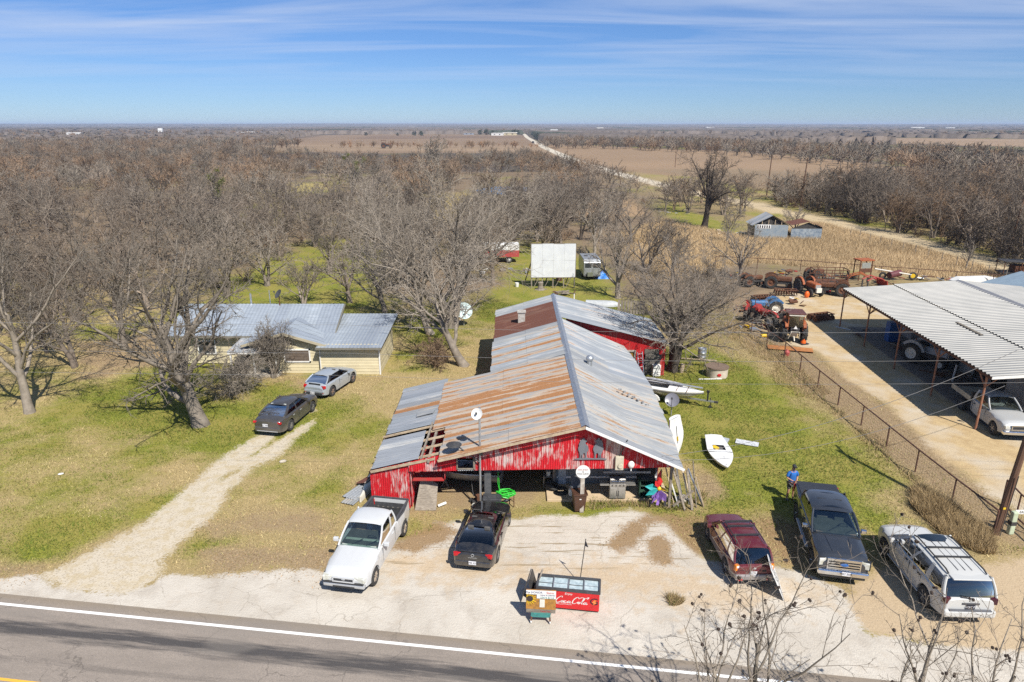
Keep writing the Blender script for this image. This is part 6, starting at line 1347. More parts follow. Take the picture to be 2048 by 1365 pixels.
def tractor(label, loc, rz, col, hub, cab=None, s=1.0, fend=None, seat=True, hoodlen=1.75, rr=.80):
    t = thing("tractor", label, "tractor", loc, rz); t.scale = (s,) * 3
    for sd in (1, -1): big_wheel(t, -.75, sd * .78, rr, .42, hub); big_wheel(t, 1.45, sd * .62, .42, .22, hub, 10)
    part("hood", MB().prism([(-.38, .95), (.38, .95), (.40, 1.35), (.30, 1.48), (-.30, 1.48), (-.40, 1.35)], 'x', .0, hoodlen), col, t, bev=.05)
    part("grille", MB().box((hoodlen + .02, 0, 1.12), (.06, .62, .5)), STEEL_GALV, t); part("engine", MB().box((.85, 0, .78), (1.6, .5, .5)).cyl((.4, .3, .7), (.4, .42, .7), .18, 10), STEEL_DARK, t)
    part("transmission", MB().box((-.55, 0, .78), (1.3, .46, .5)).cyl((-.75, -.7, .80), (-.75, .7, .80), .14, 10), vmat("greasy_iron", (.09, .075, .06), (.15, .11, .08), 8, .8), t)
    part("front_axle", MB().box((1.45, 0, .48), (.12, 1.1, .12)), STEEL_DARK, t); part("exhaust", MB().cyl((.9, .2, 1.45), (.9, .2, 2.15), .045, 8), RUST, t)
    for sd in (1, -1): part("fender", MB().tube([(-.75 + (rr + .12) * cos(a), sd * .70, rr + (rr + .12) * sin(a)) for a in np.linspace(.3, 2.5, 8)], .16, 4), fend or col, t)
    part("steering_wheel", MB().torus((-.15, 0, 1.62), .2, .025, 14, 6, M=RY(-.5)), BLACK, t)
    if cab:
        for x, y in ((-.05, .55), (-.05, -.55), (-1.35, .60), (-1.35, -.60)): part("cab_post", MB().bar((x, y, 1.1), (x * .97, y * .95, 2.42), .07), fend or col, t)
        part("cab_roof", MB().box((-.7, 0, 2.48), (1.6, 1.42, .12)), cab, t, bev=.04); GLC = glassm("dusty_glass", (.55, .56, .52), .05) if "dg" not in MATS else MATS["dg"]; MATS["dg"] = GLC
        part("rear_glass", MB().box((-1.36, 0, 1.85), (.02, 1.1, .95)), GLC, t); part("front_glass", MB().box((-.05, 0, 1.85), (.02, 1.0, .95)), GLC, t); part("rear_lamp_bar", MB().box((-1.44, 0, 2.36), (.06, 1.2, .08)), PALE, t)
    if seat: part("seat", MB().box((-.85, 0, 1.22), (.4, .45, .10)).box((-1.05, 0, 1.42), (.08, .45, .35)), BLACK, t)
    return t
TO = vmat("tractor_orange", (.40, .105, .025), (.22, .07, .03), 5, .7); TRd = vmat("tractor_red", (.36, .03, .025), (.26, .03, .02), 5, .6); TB = vmat("tractor_blue", (.05, .17, .36), (.05, .12, .25), 5, .6); TG = vmat("tractor_grey", (.42, .45, .48), (.34, .36, .39), 4, .5)
t = tractor("orange tractor with rust roofed cab, back turned, at the yard fence", atp(1580, 678, .03), R(80), TO, STEEL_DARK, vmat("rust_roof", (.12, .045, .035), (.09, .035, .03), 4, .6), 1.12)
part("hitch_frame", MB().bar((-1.2, -.45, .35), (-1.5, -.3, 1.0), .06).bar((-1.2, .45, .35), (-1.5, .3, 1.0), .06).bar((-1.2, -.3, .95), (-1.2, .3, .95), .06).bar((-1.1, 0, .6), (-1.55, 0, .25), .07), PALE, t); part("warning_triangle", MB().prism([(-.16, 1.22), (.16, 1.22), (0, 1.50)], 'x', -1.40, -1.38), WHITE, t); part("tank", MB().box((-1.15, 0, 1.25), (.3, .7, .45)), DGREY, t, bev=.05)
tractor("red tractor parked left of the orange cab tractor", atp(1543, 655, .03), R(110), TRd, PALE, None, 1.0); tractor("blue tractor beyond the red tractor in the yard", atp(1532, 628, .03), R(175), TB, PALE, None, .95)
tractor("rusty tractor without cab by the back fence", atp(1553, 576, .03), R(-20), RUST, RUST, None, .95); t = tractor("small orange tractor facing the camera before the rusty frame trailer", atp(1615, 588, .03), R(-80), TO, DGREY, None, 1.05)
part("front_weight", MB().box((1.95, 0, .8), (.2, .6, .5)), PALE, t)
tractor("old rusty red tractor standing at the far corner of the shed roof", atp(1668, 590, .03), R(160), RUST, RUST, None, .95); t = tractor("grey and red vintage tractor parked under the shed roof", (34.4, 53.6, .06), R(-62), TG, PALE, None, 1.05, TG); part("slow_sign", MB().prism([(-.15, 1.5), (.15, 1.5), (0, 1.82)], 'x', -1.05, -1.02), ORANGE, t)
cn = thing("traffic_cone", "tall orange traffic cone with dark base beside the orange cab tractor", "cone", atp(1606, 688, .03), .3); part("base", MB().box((0, 0, .03), (.75, .75, .06)), BLACK, cn, bev=.01); part("cone", MB().lathe([(.24, .06), (.05, 1.25), (.03, 1.25)], 16), ORANGE, cn, True)
# implements
def disc_harrow(label, loc, rz, n=9):
    t = thing("disc_harrow", label, "harrow", loc, rz)
    part("frame", MB().box((0, 0, .62), (2.6, .1, .1)).box((0, .9, .62), (2.6, .1, .1)).box((-1.2, .45, .62), (.1, 1.0, .1)).box((1.2, .45, .62), (.1, 1.0, .1)).bar((0, .0, .62), (0, -1.1, .45), .1), RUST, t)
    for r_ in range(2):
        for i in range(n): part("disc", MB().lathe([(.001, .06), (.15, .04), (.29, 0), (.29, -.01), (.001, .04)], 14, (-1.15 + i * 2.3 / (n - 1), r_ * .9, .29), RY(pi / 2 + (.25 if r_ else -.25)), cap=False), RUST, t)
    return t
disc_harrow("rusty disc harrow lying before the rusty tractor", atp(1572, 592, .02), R(-8)); disc_harrow("second disc harrow at the shed's far left corner", (31.6, 66.6, .02), R(20), 7)
cg = thing("cage_trailer", "rusty open frame trailer cage by the back fence", "trailer", atp(1655, 572, .03), R(-4))
for x in (-2, -1, 0, 1, 2):
    for y in (-.9, .9): part("upright", MB().box((x, y, 1.35), (.07, .07, 1.5)), RUST, cg)
for z in (.6, 1.35, 2.1):
    for y in (-.9, .9): part("side_rail", MB().box((0, y, z), (4.1, .06, .08)), RUST, cg)
for x in (-2, 2): part("end_rail", MB().box((x, 0, 2.1), (.06, 1.8, .08)).box((x, 0, .6), (.06, 1.8, .08)), RUST, cg)
part("floor", MB().box((0, 0, .55), (4.1, 1.8, .08)), RUST, cg)
for s_ in (-1, 1): big_wheel(cg, 0, s_ * 1.0, .4, .22, RUST, 10)
def loader(label, loc, rz, col):
    t = thing("front_loader", label, "loader", loc, rz)
    for s_ in (-.5, .5): part("arm", MB().tube([(-1.2, s_, .8), (-.2, s_, 1.25), (.9, s_, .9), (1.3, s_, .35)], .09, 5), col, t)
    part("bucket", MB().prism([(1.25, .05), (1.95, .02), (1.9, .10), (1.35, .18), (1.25, .75), (1.15, .75)], 'y', -.95, .95), col, t); part("cross_tube", MB().cyl((.6, -.5, 1.0), (.6, .5, 1.0), .07, 8), col, t); part("mount", MB().box((-1.1, -.5, .4), (.15, .1, .8)).box((-1.1, .5, .4), (.15, .1, .8)), STEEL_DARK, t); return t
loader("red front loader lying in the junk row behind the shed", atp(1745, 573, .03), R(10), TRd); loader("orange loader frame in the middle of the junk row", atp(1715, 566, .03), R(160), TO)
hv_ = thing("cab_frame", "rusty orange machine cab frame standing in the junk row", "machine", atp(1722, 560, .03), R(8))
for x in (-.8, .8):
    for y in (-.6, .6): part("post", MB().box((x, y, 1.3), (.1, .1, 2.6)), RUST, hv_)
part("top", MB().box((0, 0, 2.6), (2.0, 1.5, .14)), TO, hv_); part("belt", MB().box((0, -.6, 1.3), (1.7, .08, .5)), RUST, hv_); part("dusty_pane", MB().box((0, -.62, 1.95), (1.2, .03, .7)), vmat("dust_pane", (.30, .31, .28), None, 3, .4), hv_)
ag = thing("grain_auger", "white pole auger with yellow wheel resting on the junk row", "auger", atp(1790, 560, .03), R(-12)); part("tube", MB().cyl((-2.6, 0, 1.3), (1.8, 0, .7), .09, 8), PALE, ag); part("hub_wheel", MB().torus((2.0, 0, .55), .38, .12, 18, 8, M=RX_(pi / 2 - .2)), RUBBER, ag, True); part("rim", MB().cyl((2.0, -.06, .55), (2.0, .06, .55), .3, 16), YELLOW, ag); part("drum", MB().cyl((-.9, -.4, .6), (.6, .5, .8), .42, 12), vmat("maroon_drum", (.13, .035, .04), None, 4, .6), ag); part("side_tyre", MB().torus((-1.5, .1, .45), .33, .14, 18, 8, M=RX_(pi / 2)), RUBBER, ag, True)
tractor("rust red tractor hulk second from the left end of the junk row", atp(1500, 572, .03), R(15), RUST, RUST, None, .85); tractor("dark rusty tractor at the back fence left of the cage trailer", atp(1628, 560, .03), R(35), RUST, STEEL_DARK, None, .85); tractor("faded red tractor between the blue tractor and the left fence", atp(1508, 640, .03), R(60), TRd, RUST, None, .9)
disc_harrow("third disc harrow behind the blue tractor", atp(1530, 605, .02), R(14), 8)
rj = random.Random(21); JM = [RUST, STEEL_DARK, TRd, STEEL_GALV, YELLOW, RUST]
for k_, (px, py, n, sx, lb) in enumerate(((1580, 552, 12, 2.2, "long low scrap along the back fence"), (1690, 556, 12, 1.8, "upright rusty scrap left of the machine cab frame"), (1770, 566, 12, 1.6, "scrap packed between red loader and auger"), (1500, 620, 14, 1.5, "white and dark scrap beside the blue tractor"), (1480, 556, 14, 1.6, "heap of dark scrap with white hood at the left end of the junk row"), (1830, 560, 12, 1.8, "low scrap with yellow block right of the auger"), (1900, 562, 10, 1.4, "rust brown scrap before the back fence at the right"), (1600, 610, 4, .9, "bits of metal on the yard dirt"), (1510, 660, 12, 1.6, "tangled scrap at the left fence line of the yard"), (1640, 586, 9, 1.2, "scrap between the orange tractor and the frame trailer"))): pile("scrap_pile", lb, atp(px, py), n, sx, .8, .8, JM, 30 + k_)
wh = pile("white_wreck", "white broken camper shell panels behind the shed roof", atp(1965, 572), 14, 3.6, 1.0, .9, [WHITE, WHITE, WOOD_GREY, PALE], 44, "wreck"); part("shell", MB().prism([(-3.4, 0), (2.8, 0), (2.6, .7), (1.0, 1.0), (-2.6, .9), (-3.4, .5)], 'y', .2, 1.4), WHITE, wh, bev=.05)
single("rusted_plate", "orange rusted sheet of iron on the ground in front of the orange cab tractor", "metal sheet", MB().grid(lambda u, v: (-1.9 + 3.8 * u, -.6 + 1.2 * v, .08 + .10 * sin(4 * u + v) * sin(3 * v)), 10, 4), vmat("rust_orange", (.42, .17, .05), (.30, .12, .04), 4, .85), atp(1580, 700, .05), R(-16))
single("yellow_can", "yellow can lying at the rear wheel of the red tractor", "can", MB().cyl((-.25, 0, .17), (.25, .05, .17), .16, 12), YELLOW, atp(1527, 676, .03), smooth=True); single("red_can", "faded red jug on the fence line below the rusted iron sheet", "can", MB().lathe([(.22, 0), (.25, .35), (.10, .5), (.08, .55)], 12), vmat("faded_jug", (.42, .08, .07), None, 4, .6), atp(1573, 712, .02), smooth=True); single("white_bucket", "white bucket standing alone on the yard dirt", "bucket", MB().lathe([(.2, 0), (.26, .5), (.24, .5), (.18, .03)], 14), WHITE, atp(1582, 604, .02), smooth=True)
single("orange_sack", "orange sack leaning on the small orange tractor", "sack", MB().sphere((0, 0, .35), (.3, .25, .42), 10, 6), ORANGE, atp(1613, 596, .02), smooth=True)
# under the shed roof
bb = thing("blue_cabinet", "blue steel cabinet standing at the far end under the shed roof", "cabinet", (34.9, 59.8, .06), R(-4)); part("body", MB().box((0, 0, .9), (1.1, .8, 1.8)), BLUE, bb, bev=.03); part("door", MB().box((0, -.41, .9), (1.0, .03, 1.7)), BLUE, bb)
k_ = 0
for x, y, n, lb in ((34.6, 57.0, 12, "dark machinery heap beside the blue cabinet"), (34.9, 50.2, 12, "engine parts and crates under the shed behind the vintage tractor"), (34.6, 47.0, 14, "metal junk along the shed wall near the flatbed pickup"), (33.2, 62.2, 6, "small implement by the far shed pole")):
    k_ += 1; pile("scrap_pile", lb, (x, y, .05), n, 1.3, 1.1, .8, [STEEL_DARK, RUST, RUST, STEEL_GALV, WOOD_GREY], 50 + k_)
single("white_post", "white post standing among junk under the shed", "post", MB().box((0, 0, .7), (.09, .09, 1.4), M=RX_(.1)), WHITE, (34.1, 49.4, .05)); single("paper_scrap", "white paper scrap on the shed floor", "litter", MB().box((0, 0, .02), (.35, .2, .02)), WHITE, (33.2, 47.2, .07), .4)
for y in (48.4, 52.0, 56.0): single("oil_drum", "dark oil drum against the shed wall, %s" % {48.4: "nearest the flatbed pickup", 52.0: "behind the vintage tractor", 56.0: "closest to the blue cabinet"}[y], "barrel", MB().lathe([(.3, 0), (.3, .9), (.27, .9), (.27, .86), (.01, .86)], 16), STEEL_DARK, (35.5, y, .05), smooth=True)
# the blue roofed building and trailer at the far right edge
bl = thing("farm_building", "small building with blue grey metal roof at the right edge behind the shed", "building", (50.5, 63.5, 0), R(-4)); part("wall", MB().box((0, 0, 1.9), (7, 6, 3.8)), vmat("dark_wall", (.07, .065, .06), (.10, .09, .08), 3, .8), bl); part("roof", MB().prism([(-4.0, 3.7), (0, 5.0), (4.0, 3.7), (4.0, 3.8), (0, 5.12), (-4.0, 3.8)], 'y', -3.4, 3.4), vmat("blue_tin", (.33, .42, .48), (.28, .36, .42), 2, .45, .3), bl); part("post", MB().box((-3.4, -3.1, 1.9), (.18, .18, 3.8)), PALE, bl)
uf = thing("old_trailer", "dark roofed flat trailer beside the dirt road at the right edge", "trailer", atp(2030, 556, .03), R(-10)); part("roof", MB().box((0, 0, 2.2), (4.2, 2.2, .1)), STEEL_DARK, uf); part("load", MB().box((.6, 0, 1.2), (2.4, 1.6, .9)), RUST, uf); part("bed", MB().box((0, 0, .7), (4.2, 2.0, .12)), STEEL_DARK, uf)
for x in (-2, 0, 2): part("stake", MB().box((x, -1.0, 1.45), (.08, .08, 1.5)), RUST, uf); part("stake", MB().box((x, 1.0, 1.45), (.08, .08, 1.5)), RUST, uf)
for s_ in (-1, 1): big_wheel(uf, -.6, s_ * 1.0, .4, .22, RUST, 10)
# collapsed tin sheds far right of the middle
ts = thing("tin_shed", "collapsing tin sided shed with bluish roof and open front gable", "shed", (45.4, 121.5, 0), R(-6)); ts.scale = (.84,) * 3; BT_ = vmat("blue_tin_wall", (.25, .31, .36), (.34, .37, .38), 1.2, .5, .3)
part("front_wall", MB().prism([(-3.4, 0), (3.3, 0), (3.3, 2.9), (-3.4, 2.9)], 'y', -3.0, -2.9), BT_, ts); part("side_wall", MB().box((-3.4, 0, 1.3), (.1, 6, 2.6)), STEEL_DARK, ts); part("dark_gable", MB().prism([(-3.4, 2.9), (3.3, 2.9), (0, 4.7)], 'y', -2.6, -2.5), DARK_IN, ts)
part("white_banner", MB().box((-1.6, -3.03, 2.55), (2.8, .05, .8)), WHITE, ts)
for i in range(6): part("banner_bar", MB().box((-2.8 + i * .46, -3.07, 2.52), (.22, .03, .55)), INK, ts)
for s_, m_ in ((-1, TIN_CLEAN), (1, TIN_BROWN)):
    for i in range(7):
        y0 = -3.2 + i * .92; me = tin_sheet((0, y0, 4.85), (0, y0 + .94, 4.85), (s_ * 4.0, y0 + .94, 2.7), (s_ * 4.0, y0, 2.7), 4); me.materials.append(m_); part("roof_sheet", me, m_, ts)
for i in range(4): part("stud", MB().box((-2.0 + i * 1.3, -2.95, 3.4), (.12, .1, 1.0)), WOOD_PALE, ts)
t2 = thing("tin_shed", "second tin shed with sagging rust brown roof joined at the right", "shed", (51.2, 120.8, 0), R(-6)); t2.scale = (.8,) * 3; part("front_wall", MB().prism([(-3.0, 0), (3.4, 0), (3.4, 2.3), (-3.0, 2.2)], 'y', -2.6, -2.5), vmat("mottled_tin", (.16, .21, .27), (.36, .40, .42), 2.5, .5, .2), t2); part("dark_gable", MB().prism([(-3.0, 2.2), (3.4, 2.3), (.6, 3.6)], 'y', -2.4, -2.3), DARK_IN, t2); part("side_wall", MB().box((3.4, 0, 1.3), (.1, 5, 2.6)), WOOD_GREY, t2)
for s_ in (-1, 1):
    for i in range(6):
        y0 = -2.8 + i * .95; me = tin_sheet((.5, y0, 3.8), (.5, y0 + .97, 3.8), (.5 + s_ * 3.6, y0 + .97, 2.5 + (.5 if s_ < 0 else 0)), (.5 + s_ * 3.6, y0, 2.5 + (.5 if s_ < 0 else 0)), 4); me.materials.append(TIN_BROWN); part("roof_sheet", me, TIN_BROWN, t2)
pile("scrap_pile", "broken boards collapsed left of the tin sheds", atp(1455, 468), 26, 5.5, 1.6, 1.2, [WOOD_GREY, WOOD_GREY, WHITE, WOOD_PALE], 61); pile("scrap_pile", "tin scraps and a wheel before the middle tin shed", atp(1550, 477), 12, 3.5, .8, .5, [WHITE, STEEL_DARK, WOOD_GREY], 62); pile("scrap_pile", "pale junk among the brush left of the tall dark tree", atp(1345, 428), 18, 3.6, 1.6, 1.2, [WHITE, STEEL_DARK, STEEL_GALV, STEEL_DARK], 63)
# ---------------------------------------------------------------- fences, poles, wires
def pipe_fence(name, label, pts, h, step, mesh_=None, mat=RUSTPIPE, rails=(1.0,), rad=.045):
    t = thing(name, label, "fence", (pts[0].x, pts[0].y, 0), 0); o = pts[0]; L = [q - o for q in pts]
    for zf in rails: part("rail", MB().tube([(q.x, q.y, h * zf) for q in L], rad, 6), mat, t)
    seg = 0; acc = 0.0
    for a, b in zip(L[:-1], L[1:]):
        n = max(1, round((b - a).length / step))
        for i in range(n + (1 if b is L[-1] else 0)):
            q = a.lerp(b, i / n); part("post", MB().cyl((q.x, q.y, 0), (q.x, q.y, h), rad, 6), mat, t)
    if mesh_:
        mb = MB()
        for a, b in zip(L[:-1], L[1:]):
            d = (b - a); n = int(d.length / mesh_)
            for k in range(n + 1): q = a.lerp(b, k / max(1, n)); mb.cyl((q.x, q.y, .05), (q.x, q.y, h * .92), .004, 3)
            for k in range(7): z = .08 + k * (h * .84 / 6); mb.cyl((a.x, a.y, z), (b.x, b.y, z), .004, 3)
        w = part("wire_mesh", mb, vmat("wire_grey", (.16, .12, .09), None, 4, .7), t); w['kind'] = 'stuff'
    return t
FP = PP([(1502, 668), (1568, 716), (1635, 776), (1722, 851), (1830, 944), (1903, 1005), (1986, 1072)])
pipe_fence("pipe_fence", "rusty pipe fence with wire mesh along the right lawn", FP, 1.38, 3.05, .2)
pipe_fence("pipe_fence", "rusty pipe fence along the back of the tractor yard", PP([(1430, 534), (1600, 543), (1760, 556), (1910, 567), (2060, 580)]), 1.5, 4.9)
gt = pipe_fence("yard_gate", "rusty pipe gate with mesh beside the utility pole", PP([(2003, 1010), (2030, 1040), (2120, 1120)]), 1.45, 2.2, .18, rails=(1.0, .12))
for k_, (a_, b2) in enumerate((((1745, 460), (2040, 545)), )):
    pass
t = thing("wire_fence", "line of thin dark fence posts along the near edge of the dirt road", "fence", (0, 0, 0), 0); a_, b2 = P(1700, 473), P(2010, 562)
for i in range(13): q = a_.lerp(b2, i / 12); part("post", MB().cyl((q.x, q.y, 0), (q.x, q.y, 1.5), .05, 5), WOOD_GREY, t)
for z in (.7, 1.3): part("wire", MB().cyl((a_.x, a_.y, z), (b2.x, b2.y, z), .010, 3), STEEL_DARK, t)
t = thing("wire_fence", "leaning grey posts at the thicket edge across the dirt road", "fence", (0, 0, 0), 0); a_, b2 = P(1770, 462), P(2048, 520)
for i in range(9): q = a_.lerp(b2, i / 8); part("post", MB().cyl((q.x, q.y, 0), (q.x + .15 * (i % 3 - 1), q.y, 1.6), .07, 5), WOOD_GREY, t)
POLEW = vmat("pole_brown", (.14, .075, .045), (.10, .052, .032), 3, .85, stretch=(1, 1, .3))
ups = []
def util_pole(label, loc, h, lean=(0, 0), arm=True, r=.15):
    t = thing("utility_pole", label, "utility pole", loc, 0); part("shaft", MB().tube([(0, 0, -.1), (lean[0] * .5, lean[1] * .5, h / 2), (lean[0], lean[1], h)], [r * 1.15, r, r * .78], 10), POLEW, t)
    if arm:
        a = part("cross_arm", MB().box((lean[0], lean[1] - .1, h - .5), (.12, 2.4, .12)), POLEW, t)
        for y in (-1.05, 0, 1.05): part("insulator", MB().lathe([(.05, 0), (.07, .06), (.03, .16)], 8, (lean[0], lean[1] - .1 + y, h - .44)), DGREY, a)
    return t
main = util_pole("brown leaning utility pole at the yard gate by the road", atp(1990, 1068), 11.2, (1.3, .5)); part("tag_plate", MB().box((.02, -.17, 1.5), (.12, .02, .10)), YELLOW, main); part("drop_wire", MB().bar((.1, -.20, .0), (.35, -.13, 3.2), .03), STEEL_DARK, main)
util_pole("utility pole on the right side of the gravel road, the nearer of the two", atp(1600, 414), 11.5, (.4, 0)); util_pole("utility pole behind the tin sheds on the gravel road, the farther one", atp(1533, 392), 11.0, (.3, 0)); util_pole("dark pole standing in the thicket at the right edge", atp(2012, 518), 12.5, (1.0, 0), False)
for i, (px, py) in enumerate(((1110, 312), (1135, 322), (1350, 335))): util_pole("distant pole beside the gravel road, %s" % ("farthest of three", "middle of three", "standing in the stubble field")[i], atp(px, py), 10, (0, 0), True, .13)
pd_ = thing("cable_pedestal", "pale green plastic utility post with dark band beside the utility pole", "utility post", atp(2019, 1068, .0), .05); part("shell", MB().box((0, 0, .62), (.26, .24, 1.24)), vmat("pale_green", (.50, .56, .40), (.42, .48, .34), 3, .5), pd_, bev=.05); part("band", MB().box((0, 0, .62), (.275, .255, .2)), STEEL_DARK, pd_)
gs = thing("gate_sign", "small white lettered strip sign on the gate behind the green post", "sign", atp(2043, 1062, 1.05), .0); part("strip", MB().box((0, 0, 0), (1.1, .03, .22)), WHITE, gs); text_on(gs, "EASTSIDE", .17, (0, -.02, 0), (pi / 2, 0, 0), INK, "sign_lettering", .002, .95)
# overhead wires
def wire(label, pts, r=.012, sag=.35, mat=None, group=None):
    pts = [Vector(p) for p in pts]; out = []
    for a, b in zip(pts[:-1], pts[1:]):
        for i in range(13): t = i / 12; q = a.lerp(b, t); out.append(q - Vector((0, 0, sag * 4 * t * (1 - t))))
    return single("overhead_wire", label, "wire", MB().tube(out, r, 4), mat or vmat("wire_alloy", (.30, .29, .28), None, 5, .5, .3), (0, 0, 0), group=group)
for i, (py, lb) in enumerate(((655, "topmost of the three long wires crossing above the barn"), (712, "middle one of the three long wires crossing above the barn"), (757, "lowest of the three long wires crossing above the barn"))):
    z = zat(1024, py, 30.2); wire(lb, [(-60, 33.0, z + .35), (-8, 30.6, z), (24.4, 29.3, z + .15), (60, 27, z + .3)], .007, .25)
wire("service wire from the utility pole to the barn gable", [(22.9, 29.3, 9.3), (7.2, 31.0, 3.05)], .012, .9); wire("second service wire dropping to the shed roof corner", [(23.6, 29.3, 9.9), (38, 41, 5.6)], .014, .6); wire("thin lower wire from the utility pole over the lawn to the barn", [(22.6, 29.2, 7.6), (7.4, 31.0, 2.9)], .010, 1.1)
single("conduit", "dark conduit pipe from the gable down to the beige meter box", "conduit", MB().cyl((5.42, 31.02, 3.1), (5.75, 30.9, 4.05), .03, 6), STEEL_DARK, (0, 0, 0))
# stock pond and far farm pieces
pm = N("pond_water"); pm.b.inputs["Roughness"].default_value = .08; pm.fin((.10, .13, .16), .08); pw = MB(); pc = [P(*q) for q in ((948, 381), (985, 374), (1035, 373), (1074, 377), (1080, 386), (1020, 390), (960, 389))]
pw.add([(q.x, q.y, .05) for q in pc], [tuple(range(len(pc)))[::-1]]); pw.f = [tuple(range(len(pc)))[::-1]]; po = struct("pond_water", pw, pm.mat); 
def far_house(label, px, py, w, h, d=7, col=WHITE, roof=None, cat="house", name="farm_house"):
    q = P(px, py); t = thing(name, label, cat, (q.x, q.y, 0), random.Random(px).uniform(-.3, .3)); part("wall", MB().box((0, 0, h * .3), (w, d, h * .6)), col, t); h_ = h if w < 20 else h * .78; part("roof", MB().prism([(-w * .54, h * .58), (w * .54, h * .58), (w * .54, h * .62), (w * .46, h_), (-w * .46, h_), (-w * .54, h * .62)], 'y', -d * .55, d * .55), roof or STEEL_GALV, t)
    for k in (-1, 1): part("window", MB().box((k * w * .22, -d / 2 - .03, h * .32), (w * .12, .06, h * .2)), INK, t)
    return t
for i, (px, py, w, h, lb, c, r_) in enumerate(((18, 289, 15, 6, "cream house with brown roof at the left edge of the woods", YEL, WOOD_GREY), (150, 271.5, 26, 7, "long white building beyond the far left field", WHITE, WHITE), (322, 268.5, 8, 12, "white silo like tower above the left woods", WHITE, WHITE), (485, 270.5, 22, 7, "white shed left of the far ploughed field", WHITE, WHITE), (503, 270, 14, 6, "small white house beside the far left shed", PALE, WHITE), (545, 269, 22, 7, "white house with pale roof on the field edge", WHITE, WHITE), (517, 270, 12, 6, "grey barn between two white farm houses", STEEL_GALV, STEEL_GALV), (1020, 271, 26, 7, "cream farm house at the end of the white gravel road", YEL, PALE), (995, 271.5, 22, 6, "low white shed left of the gravel road's end", WHITE, WHITE), (938, 270, 20, 6, "small grey farm shed left of the dark evergreens", STEEL_GALV, WOOD_GREY), (1108, 266, 18, 8, "white house far right of the gravel road", WHITE, WHITE), (1200, 259.5, 28, 10, "pale sheds on the horizon plain", PALE, PALE), (1420, 258.5, 40, 11, "long pale sheds near the horizon at the right", PALE, WHITE), (1835, 259, 60, 11, "white industrial sheds on the horizon at the right", WHITE, WHITE), (1900, 259.3, 34, 11, "second white shed group on the horizon", WHITE, WHITE), (820, 258, 44, 11, "tan farm sheds on the horizon plain", PALE, PALE))): far_house(lb, px, py, w, h, 8, c, r_)
q = P(772, 297); t = tractor("dark red tractor working in the far ploughed field", (q.x, q.y, 0), .2, RUST, RUST, RUST, 2.6)
q = P(1066, 287); t = thing("dark_vehicle", "tiny dark pickup driving on the white gravel road", "pickup truck", (q.x, q.y, 0), R(100)); part("body", MB().box((0, 0, .9), (5.4, 2.0, 1.0)).box((-.2, 0, 1.7), (2.2, 1.8, .8)), INK, t, bev=.1)
for px, py, s_ in ((732, 272.5, 6), (795, 271.8, 5), (828, 272, 7), (842, 272.3, 8), (960, 270.5, 9), (972, 270.4, 10), (985, 270.8, 8), (1028, 269.6, 9), (1036, 269.2, 8)):
    q = P(px, py); lb = "dark evergreen tree on the edge of the far ploughed field" if px < 900 else "dark evergreen in the clump at the end of the gravel road"
    t = thing("evergreen_tree", lb, "tree", (q.x, q.y, 0), px, "far evergreens on the field" if px < 900 else "far evergreens at the road end"); rg = random.Random(px); mb = MB()
    for k in range(90): a = rg.random() * 6.28; r = s_ * .55 * sqrt(rg.random()); z = s_ * rg.uniform(.15, 1.0); r *= sqrt(max(.05, 1 - (z / s_ - .45) ** 2 * 3.0)); c = Vector((r * cos(a), r * sin(a), z)); d = [Vector((rg.gauss(0, 1), rg.gauss(0, 1), rg.gauss(0, 1))) * s_ * .13 for _ in range(3)]; mb.add([c + d[0], c + d[1], c + d[2]], [(0, 1, 2)])
    part("crown", mb, vmat("evergreen_leaf", (.03, .042, .022), (.02, .03, .015), 3, .9), t); part("trunk", MB().cyl((0, 0, 0), (0, 0, s_ * .4), s_ * .05, 6), RUST, t)
# ---------------------------------------------------------------- man in a blue shirt
def skin_obj(name, verts, edges, rad, mat, parent, sub=2, root=0):
    me = bpy.data.meshes.new(name); me.from_pydata([tuple(v) for v in verts], edges, []); me.materials.append(mat)
    o = bpy.data.objects.new(name, me); COL.objects.link(o); o.parent = parent
    sk = o.modifiers.new("skin", 'SKIN'); sk.use_smooth_shade = True
    for i, r in enumerate(rad): me.skin_vertices[0].data[i].radius = (r if isinstance(r, tuple) else (r, r)); me.skin_vertices[0].data[i].use_root = (i == root)
    if sub: ss = o.modifiers.new("sub", 'SUBSURF'); ss.levels = sub; ss.render_levels = sub
    return o
man = thing("person", "person in blue polo shirt, dark shorts and cap standing behind the charcoal pickup", "person", (14.75, 32.05, .03), R(8)); man.scale = (1.1, 1.1, 1.1)
SKIN = vmat("skin", (.42, .22, .14), (.38, .20, .13), 4, .6); SHIRT = vmat("blue_shirt", (.02, .15, .50), (.018, .12, .40), 4, .85); SHORT = vmat("dark_shorts", (.10, .095, .09), (.07, .066, .062), 4, .9)
bv = [(0, 0, .95), (0, .01, 1.15), (0, 0, 1.35), (0, .01, 1.50), (0, -.005, 1.58), (0, -.03, 1.66), (0, -.035, 1.74),                     # pelvis..head 0-6
      (.10, 0, .90), (.13, -.02, .50), (.14, .02, .10), (.15, -.12, .04), (-.10, 0, .90), (-.14, -.04, .50), (-.16, .0, .10), (-.18, -.14, .04),   # legs 7-14
      (.19, .01, 1.42), (.27, .02, 1.18), (.12, -.20, 1.06), (-.19, .01, 1.42), (-.28, .0, 1.18), (-.08, -.23, 1.10), (.05, -.25, 1.07), (-.02, -.27, 1.10)]
be = [(0, 1), (1, 2), (2, 3), (3, 4), (4, 5), (5, 6), (0, 7), (7, 8), (8, 9), (9, 10), (0, 11), (11, 12), (12, 13), (13, 14), (3, 15), (15, 16), (16, 17), (17, 21), (3, 18), (18, 19), (19, 20), (20, 22)]
